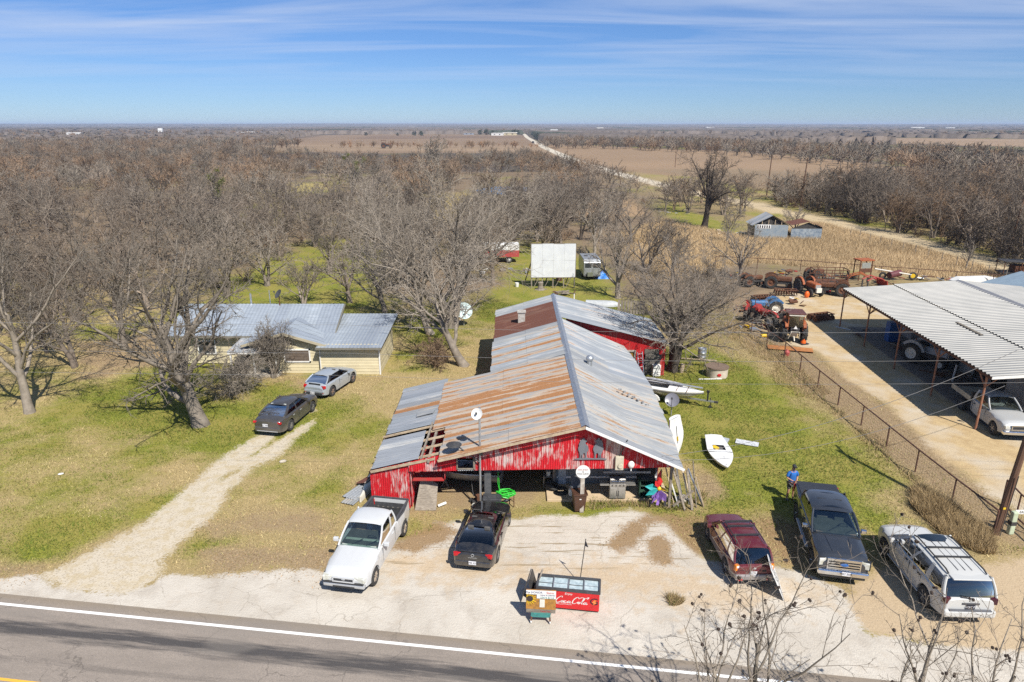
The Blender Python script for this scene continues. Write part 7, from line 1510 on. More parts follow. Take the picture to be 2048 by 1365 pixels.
brd = [(.16, .12), (.16, .12), (.17, .12), (.10, .09), .058, .085, .075, .095, .062, .042, .035, .095, .062, .042, .035, .06, .045, .032, .06, .045, .032, .03, .03]
skin_obj("body", bv, be, brd, SKIN, man)
skin_obj("shirt", [(0, 0, .90), (0, .01, 1.10), (0, 0, 1.32), (0, .01, 1.47), (.20, .01, 1.42), (.265, .02, 1.22), (-.20, .01, 1.42), (-.27, .0, 1.22)], [(0, 1), (1, 2), (2, 3), (3, 4), (4, 5), (3, 6), (6, 7)], [(.20, .145), (.195, .15), (.20, .15), (.125, .11), .085, .075, .085, .075], SHIRT, man)
skin_obj("shorts", [(0, 0, .93), (.10, 0, .85), (.13, -.01, .56), (-.10, 0, .85), (-.14, -.03, .56)], [(0, 1), (1, 2), (0, 3), (3, 4)], [(.19, .14), .12, .095, .12, .095], SHORT, man)
for s_, (x, y, z) in ((1, (.05, -.25, 1.07)), (-1, (-.02, -.27, 1.10))):
    for f in range(5):
        a = (f - 2) * .028; ln = (.055, .075, .082, .076, .06)[f]; d0 = Vector((-s_ * .03, -.025 if f else .02, a)); p = Vector((x, y, z)) + d0
        part("finger" if f else "thumb", MB().tube([p, p + Vector((-s_ * ln * .5, -ln * .55, a * .3)), p + Vector((-s_ * ln * .95, -ln * .75, a * .2 - .01))], [.011, .010, .008], 6), SKIN, man, True)
mb = MB().sphere((0, -.03, 1.80), (.096, .115, .075), 14, 8); mb.prism([(-.085, -.10), (.085, -.10), (.06, -.21), (-.06, -.21)], 'z', 1.785, 1.80)
part("cap", mb, vmat("cap_black", (.025, .027, .03), None, 4, .8), man, True); part("nose", MB().sphere((0, -.125, 1.69), (.016, .025, .02), 8, 6), SKIN, man, True); part("beard", MB().sphere((0, -.085, 1.625), (.06, .045, .035), 10, 6), vmat("beard_brown", (.09, .06, .045), None, 4, .9), man, True); part("collar", MB().torus((0, 0, 1.53), .085, .02, 14, 6), SHIRT, man, True)
for s_ in (-1, 1): part("eye", MB().sphere((s_ * .033, -.112, 1.715), (.012, .008, .008), 6, 4), INK, man); part("ear", MB().sphere((s_ * .088, -.03, 1.70), (.014, .024, .034), 8, 6), SKIN, man, True); part("shoe", MB().sphere((s_ * .155 + (.0 if s_ > 0 else -.02), -.07, .05), (.055, .14, .05), 10, 6), DGREY, man, True)
single("phone", "small phone held in the standing person's hands", "phone", MB().box((0, 0, 0), (.16, .02, .08)), INK, (14.77, 31.74, 1.24), R(8))
# ---------------------------------------------------------------- trees
def bark(name, c, c2): return vmat(name, c, c2, 3.0, .95, bump=.5, bscale=18, jit=.36, spec=.15)
BARK_L = bark("pale_bark", (.32, .275, .225), (.21, .18, .145)); BARK_M = bark("grey_bark", (.29, .245, .20), (.19, .16, .13)); BARK_D = bark("dark_bark", (.135, .11, .09), (.085, .07, .058))
BARK_T = bark("tan_twig", (.30, .205, .13), (.20, .14, .095)); BARK_W = bark("wood_bark", (.265, .215, .17), (.18, .146, .116))
def unit(v): return v / (np.linalg.norm(v, axis=-1, keepdims=True) + 1e-9)
def rings(pts, rad, ns):
    """tubes round many polylines at once: pts (n,k,3), rad (n,k)"""
    n, k, _ = pts.shape
    d = np.empty_like(pts); d[:, 1:-1] = pts[:, 2:] - pts[:, :-2]; d[:, 0] = pts[:, 1] - pts[:, 0]; d[:, -1] = pts[:, -1] - pts[:, -2]
    d = unit(d); ax = np.where(np.abs(d[:, :1, 2:3]) > .85, np.array([[[1., .13, 0]]]), np.array([[[.1, .05, 1.]]]))
    a = unit(np.cross(d, ax)); b = np.cross(d, a)
    th = np.arange(ns) * 2 * pi / ns
    V = pts[:, :, None] + (a[:, :, None] * np.cos(th)[None, None, :, None] + b[:, :, None] * np.sin(th)[None, None, :, None]) * rad[:, :, None, None]
    i = np.arange(n)[:, None, None] * (k * ns) + np.arange(k - 1)[None, :, None] * ns + np.arange(ns)[None, None, :]
    j = np.arange(n)[:, None, None] * (k * ns) + np.arange(k - 1)[None, :, None] * ns + ((np.arange(ns) + 1) % ns)[None, None, :]
    Fq = np.stack([i, j, j + ns, i + ns], -1).reshape(-1, 4)
    return V.reshape(-1, 3), Fq
def branch(rg, P0, R0, L0, m, t0, ang, ratio, wob, up, k, rr_, rmin, jl=.35, tap=.35):
    n, kp, _ = P0.shape
    t = np.clip(t0 + (1 - t0) * (np.arange(m)[None] + rg.random((n, m))) / m, 0, .999) * (kp - 1)
    i = t.astype(int); f = (t - i)[..., None]; idx = np.arange(n)[:, None]
    st = P0[idx, i] * (1 - f) + P0[idx, i + 1] * f
    tg = unit(P0[idx, i + 1] - P0[idx, i]); r = (R0[idx, i] * (1 - f[..., 0]) + R0[idx, i + 1] * f[..., 0])
    az = rg.random((n, 1)) * 6.28 + np.arange(m)[None] * 2.4 + rg.normal(0, .4, (n, m))
    ref = np.where(np.abs(tg[..., 2:3]) > .9, np.array([1., 0, 0]), np.array([0, 0, 1.]))
    a = unit(np.cross(tg, ref)); b = np.cross(tg, a)
    an = np.radians(rg.uniform(ang[0], ang[1], (n, m)))[..., None]
    d = unit(tg * np.cos(an) + (a * np.cos(az)[..., None] + b * np.sin(az)[..., None]) * np.sin(an))
    ln = L0[:, None] * ratio * (1.15 - .55 * t / (kp - 1)) * (1 + jl * (rg.random((n, m)) * 2 - 1))
    st, d, ln, r = st.reshape(-1, 3), d.reshape(-1, 3), ln.ravel(), r.ravel()
    pts = [st]; p = st
    for s in range(k - 1):
        d = unit(d + rg.normal(0, wob, d.shape) + np.array([0, 0, up]))
        p = p + d * (ln / (k - 1))[:, None]; pts.append(p)
    r0 = np.maximum(r * rr_, rmin); rad = r0[:, None] * np.linspace(1, tap, k)[None]
    return np.stack(pts, 1), np.maximum(rad, rmin * .6), ln
def slivers(pts, rad, rg):
    n = len(pts); d = pts[:, -1] - pts[:, 0]; w = unit(np.cross(d, rg.normal(0, 1, (n, 3)))) * rad[:, :1] * 1.15; mid = pts[:, 0] + 0 * d
    V = np.stack([mid - w, mid + w, pts[:, -1]], 1).reshape(-1, 3); return V, np.arange(3 * n).reshape(-1, 3)
def tree_parts(seed, h=11, tr=.24, trunk=.32, lean=(0, 0), limbs=6, spread=(22, 55), l1=.62, up1=.05, nb=(7, 7, 6), lens=(.5, .45, .42), twig=.011, wob=.16, lowlimbs=0, stems=1, droop=0.0, sides=(8, 6, 4, 3, 3), tw_ang=(25, 65), ks=(8, 6, 4, 2), sl=False):
    rg = np.random.default_rng(seed); P0, R0 = [], []
    for s in range(stems):
        a = 6.28 * s / stems + rg.random() * .8; sp = 0 if stems == 1 else .16
        d = np.array([lean[0] + sp * cos(a), lean[1] + sp * sin(a), 1.]); p = np.array([.12 * cos(a) * (stems > 1), .12 * sin(a) * (stems > 1), -.15]); pts = [p]
        tn = 7 if ks[0] > 4 else 3
        for q in range(tn):
            d = unit(d + rg.normal(0, .07, 3) + np.array([0, 0, .05])); p = p + d * (h * trunk / tn * (1 + .9 * (q > tn / 2))); pts.append(p)
        P0.append(pts); R0.append(tr / sqrt(stems) ** .7 * (np.array([1.35, 1.06, .95, .88, .80, .70, .55, .40]) if tn == 7 else np.array([1.3, .95, .75, .42])))
    P0, R0 = np.array(P0), np.array(R0); L0 = np.full(stems, h * 1.0)
    A = branch(rg, P0, R0, L0, limbs, .42, spread, l1, wob * .7, up1, ks[0], .60, twig * 2, .25, .22)
    groups0 = [(P0, R0, sides[0]), (A[0], A[1], sides[1])]
    if lowlimbs:
        Bq = branch(rg, P0, R0, L0, lowlimbs, .25, (60, 88), l1 * .75, wob * .8, -.01 + up1, ks[0], .5, twig * 2, .2, .22); groups0.append((Bq[0], Bq[1], sides[1]))
        A = tuple(np.concatenate([x, y]) for x, y in zip(A, Bq))
    B = branch(rg, A[0], A[1], A[2], nb[0], .18, (22, 60), lens[0], wob, .03 - droop, ks[1], .52, twig * 1.7, .35, .3)
    C = branch(rg, B[0], B[1], B[2], nb[1], .12, tw_ang, lens[1], wob * 1.1, .02 - droop, ks[2], .62, twig * 1.2, .4, .45)
    groups1 = [(B[0], B[1], sides[2]), (C[0], C[1], sides[3])]
    if nb[2]:
        D = branch(rg, C[0], C[1], C[2], nb[2], .10, tw_ang, lens[2], wob * 1.2, .02 - droop * .5, ks[3], .7, twig, .45, .6); groups1.append((D[0], D[1], sides[4]))
    def pack(gs):
        V, Fc, o = [], [], 0
        for p, r, n in gs:
            if sl and (n == 0 or (gs is groups1 and p is gs[-1][0])):
                v, f = slivers(p, r, rg); V.append(v); Fc.append(np.concatenate([f, -np.ones((len(f), 1), int)], 1) + np.array([o, o, o, 0])); o += len(v); continue
            v, f = rings(p, r, n); V.append(v); Fc.append(f + o); o += len(v)
        return np.concatenate(V), np.concatenate(Fc)
    return pack(groups0), pack(groups1), B[0]
def tree_obj(name, label, cat, loc, seed, mat, group=None, rz=0, cmat=None, mistle=0, pods=None, **kw):
    t, c, tips = tree_parts(seed, **kw)
    root = thing(name, label, cat, loc, rz, group)
    m1 = mesh_np("trunk", t[0], t[1], mat); m1.polygons.foreach_set("use_smooth", [True] * len(m1.polygons))
    part("trunk", m1, mat, root); part("crown", mesh_np("crown", c[0], c[1], cmat or mat), cmat or mat, root)
    if mistle: leaf_clumps(root, tips, mistle, seed)
    if pods:
        rg = random.Random(seed); mb = MB()
        idx = np.random.default_rng(seed).choice(len(tips), min(pods, len(tips)), False)
        for i in idx:
            p = tips[i][-1]; mb.sphere(p, rg.uniform(.035, .06), 6, 4)
            mb.sphere(p + np.array((rg.uniform(-.08, .08), rg.uniform(-.08, .08), rg.uniform(-.06, .06))), rg.uniform(.03, .05), 6, 4)
        o = part("seed_pods", mb, vmat("dark_pod", (.05, .033, .025), None, 5, .9), root); o['kind'] = 'stuff'
    return root
MISTLE = vmat("mistletoe_leaf", (.13, .135, .02), (.07, .085, .015), 8, .8, jit=.2)
def leaf_clumps(root, tips, n, seed):
    rg = np.random.default_rng(seed + 5); order = np.argsort(-tips[:, -1, 2]); pick = rg.choice(order[:max(n * 3, 8)], n, False); V, Fc = [], []
    for i in pick:
        c = tips[i][rg.integers(2, 5)]; r = rg.uniform(.4, .9)
        q = c + rg.normal(0, r * .45, (140, 3)); d = rg.normal(0, .11, (140, 2, 3))
        b = len(V) * 420; V.append(np.stack([q, q + d[:, 0], q + d[:, 1]], 1).reshape(-1, 3)); Fc.append(np.arange(420).reshape(-1, 3) + b)
    o = part("mistletoe", mesh_np("mistletoe", np.concatenate(V), np.concatenate(Fc), MISTLE), MISTLE, root); o['kind'] = 'stuff'
BT = "bare tree"
def at_px(px, py): q = P(px, py); return (q.x, q.y, 0)
tree_obj("bare_tree", "large spreading bare tree with low limbs beside the gravel drive and grey sedan", "tree", at_px(402, 850), 3, BARK_L, h=15.6, tr=.48, trunk=.33, lean=(-.04, .02), limbs=9, spread=(16, 60), l1=.64, nb=(7, 8, 6), lens=(.50, .42, .38), lowlimbs=3, wob=.20, twig=.0125)
tree_obj("bare_tree", "slim bare tree at the left end of the lawn", "tree", at_px(60, 825), 5, BARK_L, h=14.5, tr=.30, trunk=.36, lean=(.0, .05), limbs=9, l1=.66, nb=(8, 8, 6), twig=.0125, wob=.18)
tree_obj("bare_tree", "multi trunk bare tree at the right rear corner of the red barn", "tree", at_px(1345, 742), 9, BARK_D, h=12.6, tr=.46, trunk=.32, stems=3, limbs=6, spread=(18, 62), l1=.60, cmat=BARK_M, nb=(8, 8, 6), twig=.0125, wob=.16)
tree_obj("bare_tree", "broad tall bare tree rising behind the left slope of the barn", "tree", at_px(905, 655), 12, BARK_L, h=19, tr=.50, trunk=.26, lean=(-.10, .05), stems=2, limbs=8, spread=(22, 64), l1=.68, nb=(9, 8, 6), twig=.014, wob=.17)
tree_obj("bare_tree", "low leaning bare tree between the yellow house and the barn roof", "tree", at_px(930, 732), 15, BARK_L, h=12.5, tr=.36, trunk=.34, lean=(-.70, .15), limbs=7, spread=(20, 60), l1=.6, nb=(8, 7, 6), twig=.013, wob=.2)
tree_obj("bare_tree", "bare tree reaching over the yellow house annex roof", "tree", at_px(862, 668), 18, BARK_L, h=13.5, tr=.33, trunk=.34, lean=(-.42, -.1), limbs=9, l1=.66, nb=(8, 7, 6), twig=.013, wob=.18)
tree_obj("bare_tree", "tall dark bare tree standing alone beside the collapsed tin sheds", "tree", at_px(1408, 456), 21, BARK_D, h=17.0, tr=.62, trunk=.36, limbs=8, spread=(15, 45), l1=.56, nb=(8, 8, 6), twig=.024, wob=.18)
tree_obj("bare_tree", "pale bare tree standing tall against the far ploughed field", "tree", at_px(878, 345), 24, BARK_L, h=18.0, tr=.55, trunk=.36, limbs=8, spread=(15, 45), l1=.52, nb=(8, 7, 5), twig=.045, wob=.18)
tree_obj("bare_tree", "small round bare tree on the green lawn behind the yellow house", "tree", at_px(607, 608), 27, BARK_M, h=7.0, tr=.22, trunk=.25, stems=3, limbs=4, spread=(20, 50), l1=.6, nb=(7, 6, 5), twig=.014)
tree_obj("bare_shrub", "leafless upright shrub against the front gable of the yellow house", "shrub", at_px(548, 756), 30, BARK_L, h=5.8, tr=.16, trunk=.22, stems=6, limbs=4, spread=(6, 28), l1=.62, nb=(7, 6, 4), twig=.011, wob=.12)
tree_obj("bare_shrub", "tangled leafless shrub in front of the yellow house porch", "shrub", at_px(470, 790), 31, BARK_L, h=4.2, tr=.14, trunk=.16, stems=5, limbs=5, spread=(25, 70), l1=.75, nb=(7, 6, 5), twig=.011, wob=.28, droop=.06)
tree_obj("bare_shrub", "drooping brown shrub by the barn's rear left corner", "shrub", at_px(872, 735), 33, BARK_T, h=3.6, tr=.12, trunk=.16, stems=5, limbs=5, spread=(20, 60), l1=.7, nb=(6, 6, 4), twig=.011, wob=.2, droop=.10)
tree_obj("bare_tree", "bare tree between the barn's rear roof and the white screen trailer", "tree", at_px(1236, 596), 36, BARK_M, h=10.5, tr=.32, trunk=.34, limbs=7, lean=(-.1, 0), l1=.58, nb=(8, 7, 5), twig=.015)
tree_obj("bare_tree", "wide bare tree beside the tractor yard's left fence corner", "tree", at_px(1395, 655), 39, BARK_M, h=9.5, tr=.26, trunk=.3, stems=2, limbs=6, spread=(20, 60), l1=.6, nb=(8, 7, 5), twig=.0145, wob=.18)
tree_obj("bare_tree", "bare tree in the tall dry grass before the white screen's right side", "tree", at_px(1345, 560), 42, BARK_M, h=9.0, tr=.22, trunk=.3, stems=2, limbs=6, l1=.6, nb=(7, 7, 5), twig=.016)
tree_obj("bare_sapling", "thin pale sapling at the edge of the dirt road on the right", "tree", at_px(1932, 540), 45, BARK_L, h=5.2, tr=.11, trunk=.35, limbs=6, spread=(15, 40), l1=.5, nb=(5, 4, 0), twig=.02)
tree_obj("bare_sapling", "thin sapling growing in front of the collapsed tin sheds", "tree", at_px(1453, 486), 48, BARK_L, h=8.5, tr=.16, trunk=.32, limbs=7, l1=.55, nb=(6, 5, 4), twig=.02)
tree_obj("bare_sapling", "second sapling before the right tin shed, close to its corner", "tree", at_px(1588, 470), 49, BARK_M, h=7.0, tr=.16, trunk=.32, limbs=7, l1=.55, nb=(6, 5, 4), twig=.02)
tree_obj("mistletoe_tree", "pale tree with yellow green mistletoe in its crown behind the wood edge", "tree", at_px(706, 425), 51, BARK_L, h=15.5, tr=.32, trunk=.45, limbs=6, spread=(12, 38), l1=.42, nb=(7, 6, 4), twig=.024, mistle=7)
tree_obj("mistletoe_tree", "tree with a vertical string of mistletoe clumps in the left wood", "tree", at_px(438, 470), 54, BARK_M, h=14.5, tr=.32, trunk=.42, limbs=6, spread=(12, 38), l1=.42, nb=(7, 6, 4), twig=.024, mistle=9)
for k_, (px, py, h_, lb) in enumerate(((800, 575, 13.5, "bare tree behind the house ridge, left of the broad tall tree"), (735, 512, 12.5, "bare tree at the wood edge above the bright green patch"), (985, 566, 11.5, "bare tree in front of the red white and blue truck"), (1000, 505, 12, "bare tree left of the white screen, behind the painted truck"), (1188, 512, 11.5, "bare tree just right of the white screen trailer"), (1290, 548, 10.5, "bare tree left of the dry grass clearing"), (1262, 492, 11, "bare tree at the near edge of the dry grass field"), (1120, 452, 12, "bare tree directly behind the white screen"), (1060, 460, 12, "bare tree behind the left edge of the white screen"), (660, 548, 9, "low bare tree on the bright green patch behind the house"), (250, 700, 12.5, "bare tree left of the house beyond the large spreading tree"), (150, 735, 12, "bare tree between the slim left tree and the wood"), (1480, 560, 8.5, "bare tree beside the rusty fence at the junk yard corner"), (535, 572, 9.5, "bare tree just beyond the house ridge's middle"), (700, 606, 8.5, "bare tree behind the joint of house and annex roofs"), (455, 590, 10.5, "bare tree behind the house's left roof end"), (770, 625, 9.5, "bare tree between annex roof and pale mesh dish"))):
    tree_obj("bare_tree", lb, "tree", at_px(px, py), 200 + k_, (BARK_M, BARK_L, BARK_W)[k_ % 3], h=h_, tr=.27, trunk=.32, stems=1 + k_ % 2, limbs=8 - 2 * (k_ % 2), spread=(20, 60), l1=.64, nb=(7, 6, 5), twig=.017, wob=.18, rz=k_, sl=True, ks=(7, 5, 3, 2))
# verge trees below the camera: only their tops reach the frame
for i, (x, y, sd, h, lb) in enumerate(((5.6, 14.4, 60, 9.0, "leafless verge tree with dark seed pods in front of the painted freezer"), (7.0, 14.8, 69, 9.6, "leafless verge tree with dark seed pods below the maroon SUV"), (11.0, 15.4, 63, 9.4, "leafless verge tree with seed pods in front of the large white SUV"), (13.4, 14.9, 66, 9.6, "leafless verge tree at the lower right corner of the photo"))):
    tree_obj("podded_tree", lb, "tree", (x, y, 0), sd, BARK_L, cmat=BARK_M, h=h, tr=.11, trunk=.40, limbs=7, spread=(12, 42), l1=.52, nb=(5, 4, 3), lens=(.48, .42, .38), twig=.0066, wob=.17, pods=17)
# --- the woods
WVAR = []
def wood_var(seed, mat, **kw):
    t, c, tips = tree_parts(seed, **kw)
    return (mesh_np("trunk", t[0], t[1], mat), mesh_np("crown", c[0], c[1], mat), mat)
base_kw = dict(sides=(6, 4, 3, 3, 3), nb=(6, 6, 5), twig=.021, sl=True, ks=(7, 5, 3, 2))
for i, (sd, mt, h, st, sp) in enumerate(((101, BARK_W, 10, 1, (22, 58)), (102, BARK_W, 11, 2, (18, 50)), (103, BARK_M, 9, 3, (15, 48)), (104, BARK_M, 12, 1, (20, 55)), (105, BARK_W, 8.5, 3, (20, 60)), (106, BARK_L, 11, 1, (18, 50)), (107, BARK_D, 10, 2, (20, 58)))):
    WVAR.append(wood_var(sd, mt, h=h, tr=.24, trunk=.3, stems=st, limbs=7 if st == 1 else 4, spread=sp, l1=.6, wob=.18, **base_kw))
TANV = [wood_var(111, BARK_T, h=9, tr=.2, trunk=.25, stems=4, limbs=4, spread=(12, 42), l1=.6, wob=.14, **base_kw), wood_var(112, BARK_T, h=7.5, tr=.18, trunk=.22, stems=4, limbs=4, spread=(15, 50), l1=.6, wob=.16, **base_kw)]
WOOD_A = PP([(-160, 720), (-200, 300), (250, 296), (480, 304), (640, 325), (780, 335), (1000, 322), (1060, 318), (1160, 345), (1290, 382), (1290, 420), (1230, 470), (1150, 500), (1060, 515), (960, 560), (800, 540), (700, 545), (640, 505), (560, 530), (460, 580), (330, 610), (220, 650), (90, 725)])
WOOD_B = PP([(1530, 395), (1640, 385), (1740, 372), (1850, 375), (2100, 400), (2400, 540), (2130, 575), (2000, 527), (1850, 480), (1740, 452), (1650, 432), (1560, 414)])
WOOD_D = PP([(1290, 395), (1400, 398), (1500, 412), (1560, 430), (1480, 436), (1330, 430)])
CLEAR = [PP([(575, 360), (675, 360), (680, 392), (570, 400)]), PP([(860, 382), (965, 382), (975, 450), (850, 450)]), PP([(930, 360), (1090, 358), (1090, 392), (930, 394)]), PP([(1150, 398), (1270, 395), (1310, 440), (1140, 445)]), PP([(590, 518), (725, 512), (725, 610), (560, 615)]), PP([(1020, 515), (1230, 515), (1240, 660), (925, 660), (925, 575)]), PP([(330, 560), (400, 590), (780, 600), (830, 760), (330, 760)])]
def scatter(poly, step, seed, lim=None):
    xs = [p.x for p in poly]; ys = [p.y for p in poly]; rg = np.random.default_rng(seed)
    X, Y = np.meshgrid(np.arange(min(xs), max(xs), step), np.arange(min(ys), max(ys), step)); X = X.ravel() + rg.uniform(-.48, .48, X.size) * step; Y = Y.ravel() + rg.uniform(-.48, .48, Y.size) * step
    k = sdf(poly, X, Y) > 0
    for c in CLEAR: k &= sdf(c, X, Y) < .5
    return X[k], Y[k]
rw_ = random.Random(77)
pa = [q for q in zip(*scatter(WOOD_A, 6.0, 1)) if q[1] < 140] + [q for q in zip(*scatter(WOOD_A, 9.0, 5)) if q[1] >= 140]; pb = list(zip(*scatter(WOOD_B, 5.2, 2))); pd = list(zip(*scatter(WOOD_D, 6.5, 3)))
spots = [(x, y, 'A') for x, y in pa] + [(x, y, 'B') for x, y in pb] + [(x, y, 'D') for x, y in pd]
def view_px(x, y):
    f = y * CP + (H - 3) * SP; return CX + F * x / f, y
spots = [s for s in spots if -120 < view_px(s[0], s[1])[0] < 2170]
spots = [s for s in spots if float(fbm(np.array([s[0]]), np.array([s[1]]), 34, 3)[0]) < .67 or s[2] != 'A']
spots.sort(key=lambda s: s[1]); near, rest = spots[:270], spots[270:]
GRP = {'A': "bare trees of the wood behind and left of the buildings", 'B': "trees of the thicket right of the dirt road", 'Bt': "tan willows right of the dirt road", 'D': "trees along the gravel road"}
LOOK = [("broad", "grey"), ("forked", "grey"), ("many stemmed", "brown"), ("tall", "brown"), ("bushy", "grey"), ("slender", "pale"), ("stout", "dark")]
def where(px, y, z):
    if z == 'A':
        sec = "at the left edge of the photo" if px < 110 else "behind the slim left tree" if px < 260 else "beyond the large spreading tree" if px < 420 else "behind the house's left roof" if px < 560 else "behind the house ridge" if px < 700 else "behind the annex roof" if px < 840 else "behind the broad tall tree" if px < 960 else "behind the painted truck" if px < 1060 else "behind the white screen" if px < 1170 else "behind the silver trailer"
        row = "front row" if y < 72 else "second row" if y < 86 else "middle row" if y < 102 else "deep row" if y < 122 else "far row"
    else:
        sec = "near the far road bend" if px < 1640 else "past the tin sheds" if px < 1760 else "mid thicket" if px < 1880 else "above the pale sapling" if px < 1980 else "at the right edge of the photo"
        row = "roadside row" if y < 105 else "second row" if y < 125 else "back row" if y < 150 else "farthest row"
    return row, sec
for x, y, z in near:
    px = view_px(x, y)[0]
    tan = z == 'B' and px > 1780 and y > 120 and rw_.random() < .6
    vi = rw_.randrange(2) if tan else (rw_.randrange(7) if z != 'B' else rw_.choice([0, 4, 6, 6, 1]))
    var = (TANV if tan else WVAR)[vi]; s_ = rw_.choice((rw_.uniform(.62, .95), rw_.uniform(.9, 1.2), rw_.uniform(1.0, 1.38))) * (1.10 if z == 'B' else 1.0)
    sz = "small" if s_ < .95 else "large" if s_ > 1.15 else "medium"; row, sec = where(px, y, z)
    lb = "%s %s, %s, %s" % (sz, "tan twigged willow" if tan else "%s %s tree" % LOOK[vi], row + (" of wood" if z == 'A' else " of thicket" if z == 'B' else " by road"), sec)
    o = thing("bare_tree" if not tan else "willow_tree", lb, "tree", (x, y, 0), rw_.uniform(0, 6.28), GRP['Bt' if tan else z])
    o.scale = (s_ * rw_.uniform(.9, 1.1), s_, s_)
    part("trunk", var[0], None, o); part("crown", var[1], None, o)
# farther woods: one mass of many small trees
MB_ = {}
def mass_bark(src):
    if src.name not in MB_:
        m = N('mass_' + src.name); c = {'wood_bark': (.215, .175, .138), 'tan_twig': (.29, .20, .13), 'dark_bark': (.115, .093, .075)}[src.name]; m.fin(m.mix(1.0, m.attr('Col', 'Color'), c, 'MULTIPLY'), .95, 0, .1); MB_[src.name] = m.mat
    return MB_[src.name]
def mass(name, pts, sc, seed, mats, kinds, label):
    rg = np.random.default_rng(seed); V, Fc, K, o = [], [], [], 0; lows = []
    for q in range(5):
        t, c, _ = tree_parts(400 + q + seed, **kinds); v = np.concatenate([t[0], c[0]]); f = np.concatenate([t[1], np.where(c[1] < 0, -1, c[1] + len(t[0]))]); lows.append((v, f))
    for x, y in pts:
        v, f = lows[rg.integers(0, 5)]; a = rg.random() * 6.28; s = rg.uniform(*sc)
        R_ = np.array([[cos(a) * s, -sin(a) * s, 0], [sin(a) * s, cos(a) * s, 0], [0, 0, s]]); V.append(v @ R_.T + np.array([x, y, 0])); Fc.append(np.where(f < 0, -1, f + o)); o += len(v); K.append(np.repeat((rg.uniform(.6, 1.35) * np.array(((1, 1, 1), (1.08, .98, .88), (1.1, .92, .76), (.95, 1, 1.02))[rg.integers(0, 4)]))[None], len(v), 0))
    V, Fc = np.concatenate(V), np.concatenate(Fc)
    me = mesh_np(name, V, Fc, mass_bark(mats), np.concatenate(K)); ob = part(name, me, None, None); tag(ob, label, "woods", None, 'stuff'); return ob
LOWK = dict(h=10, tr=.22, trunk=.26, stems=2, limbs=4, spread=(18, 55), l1=.62, nb=(4, 9, 0), lens=(.62, .66, .4), twig=.045, wob=.2, sides=(3, 3, 3, 3, 3), ks=(3, 2, 2, 2), sl=True)
mass("distant_trees", [(s[0], s[1]) for s in rest], (.6, 1.05), 1, BARK_W, LOWK, "mass of bare trees in the middle distance beyond the buildings")
BELT = PP([(1075, 292), (1150, 286), (1400, 289), (1600, 298), (1800, 305), (2300, 325), (2300, 385), (2050, 372), (1800, 346), (1560, 322), (1400, 308), (1250, 300), (1090, 298)])
xb_, yb_ = scatter(BELT, 10.5, 9)
mass("tree_belt", list(zip(xb_, yb_)), (.7, 1.15), 2, BARK_W, dict(LOWK, nb=(4, 3, 0), twig=.10), "dark belt of bare trees across the fields at the right")
L2 = PP([(-300, 300), (-300, 287), (120, 285), (400, 283), (560, 284), (600, 296), (420, 305), (200, 305)])
xb_, yb_ = scatter(L2, 13.0, 10)
mass("tree_belt", list(zip(xb_, yb_)), (.7, 1.1), 3, BARK_W, dict(LOWK, nb=(4, 3, 0), twig=.11), "belt of bare trees before the far fields at the left")
rows = []
for k in range(60): rows.append(tuple(P(600 + 480 * rw_.random() ** .8 + 6 * rw_.random(), 294 + 4 * rw_.random())[:2]))
mass("field_hedge", rows, (.35, .8), 4, BARK_T, dict(LOWK, nb=(4, 3, 0), twig=.09), "thin row of brush crossing the far ploughed field")
# wooded land towards the horizon: a rough canopy with clearings where fields lie
def far_canopy():
    nu, nv = 560, 110; rg = np.random.default_rng(4)
    pyv = np.linspace(279.5, 250.6, nv); tt = []
    ys = np.geomspace(640, 14000, nv); U = np.linspace(-1.15, 1.15, nu)
    Y = np.repeat(ys[:, None], nu, 1); X = Y * U[None] * .8
    Y = Y + rg.normal(0, 1, Y.shape) * Y * .006
    x, y = X.ravel(), Y.ravel()
    hh = 5 + 3.0 * vnoise(x / 40, y / 60) + 1.5 * rg.random(x.size); hh *= .35 + .9 * fbm(x, y, 700, 3)
    hh += sm(y, 3500, 9000) * 26 * fbm(x, y, 2600, 3) + sm(y, 5000, 12000) * 14
    clear = np.full(x.shape, -1e9)
    for q in ([(480, 303), (560, 281), (640, 269), (1052, 269), (1062, 279), (1110, 300), (1085, 306)], [(-300, 275), (70, 270), (175, 272), (150, 278), (-300, 284)], [(1155, 268), (1440, 270), (1700, 274), (2400, 282), (2400, 299), (1950, 295), (1600, 283), (1300, 275)], [(1045, 266), (1058, 266), (1100, 300), (1090, 300)], [(1060, 282), (1165, 284), (1300, 296), (1100, 306)], [(900, 262), (1000, 261.5), (1000, 262.5), (900, 263)], [(1700, 264.5), (1950, 265.5), (1950, 266.5), (1700, 265.5)], [(440, 262), (600, 260.5), (600, 261.5), (440, 263)]):
        clear = np.maximum(clear, sdf(PP(q), x, y) / (y * .01))
    hh = np.where(clear > 0, -6, hh); hh = np.where((y < 700), np.minimum(hh, -3), hh)
    i = (np.arange(nv - 1)[:, None] * nu + np.arange(nu - 1)[None]).ravel()
    c = np.array((.15, .122, .102))[None] * (.75 + .5 * rg.random(x.size))[:, None] * (.7 + .6 * fbm(x, y, 300, 3))[:, None]
    ev = vnoise(x / 170 + 40, y / 400) > .78; c[ev] *= np.array((.45, .6, .5))
    m = N("far_canopy"); m.fin(m.attr("Col", "Color"), .95, 0, .1)
    me = mesh_np("far_woods", np.stack([x, y, hh], 1), np.stack([i, i + 1, i + nu + 1, i + nu], 1), m.mat, c)
    o = part("far_woods", me, None); tag(o, "wooded plain fading to blue at the horizon", "woods", None, 'stuff')
far_canopy()

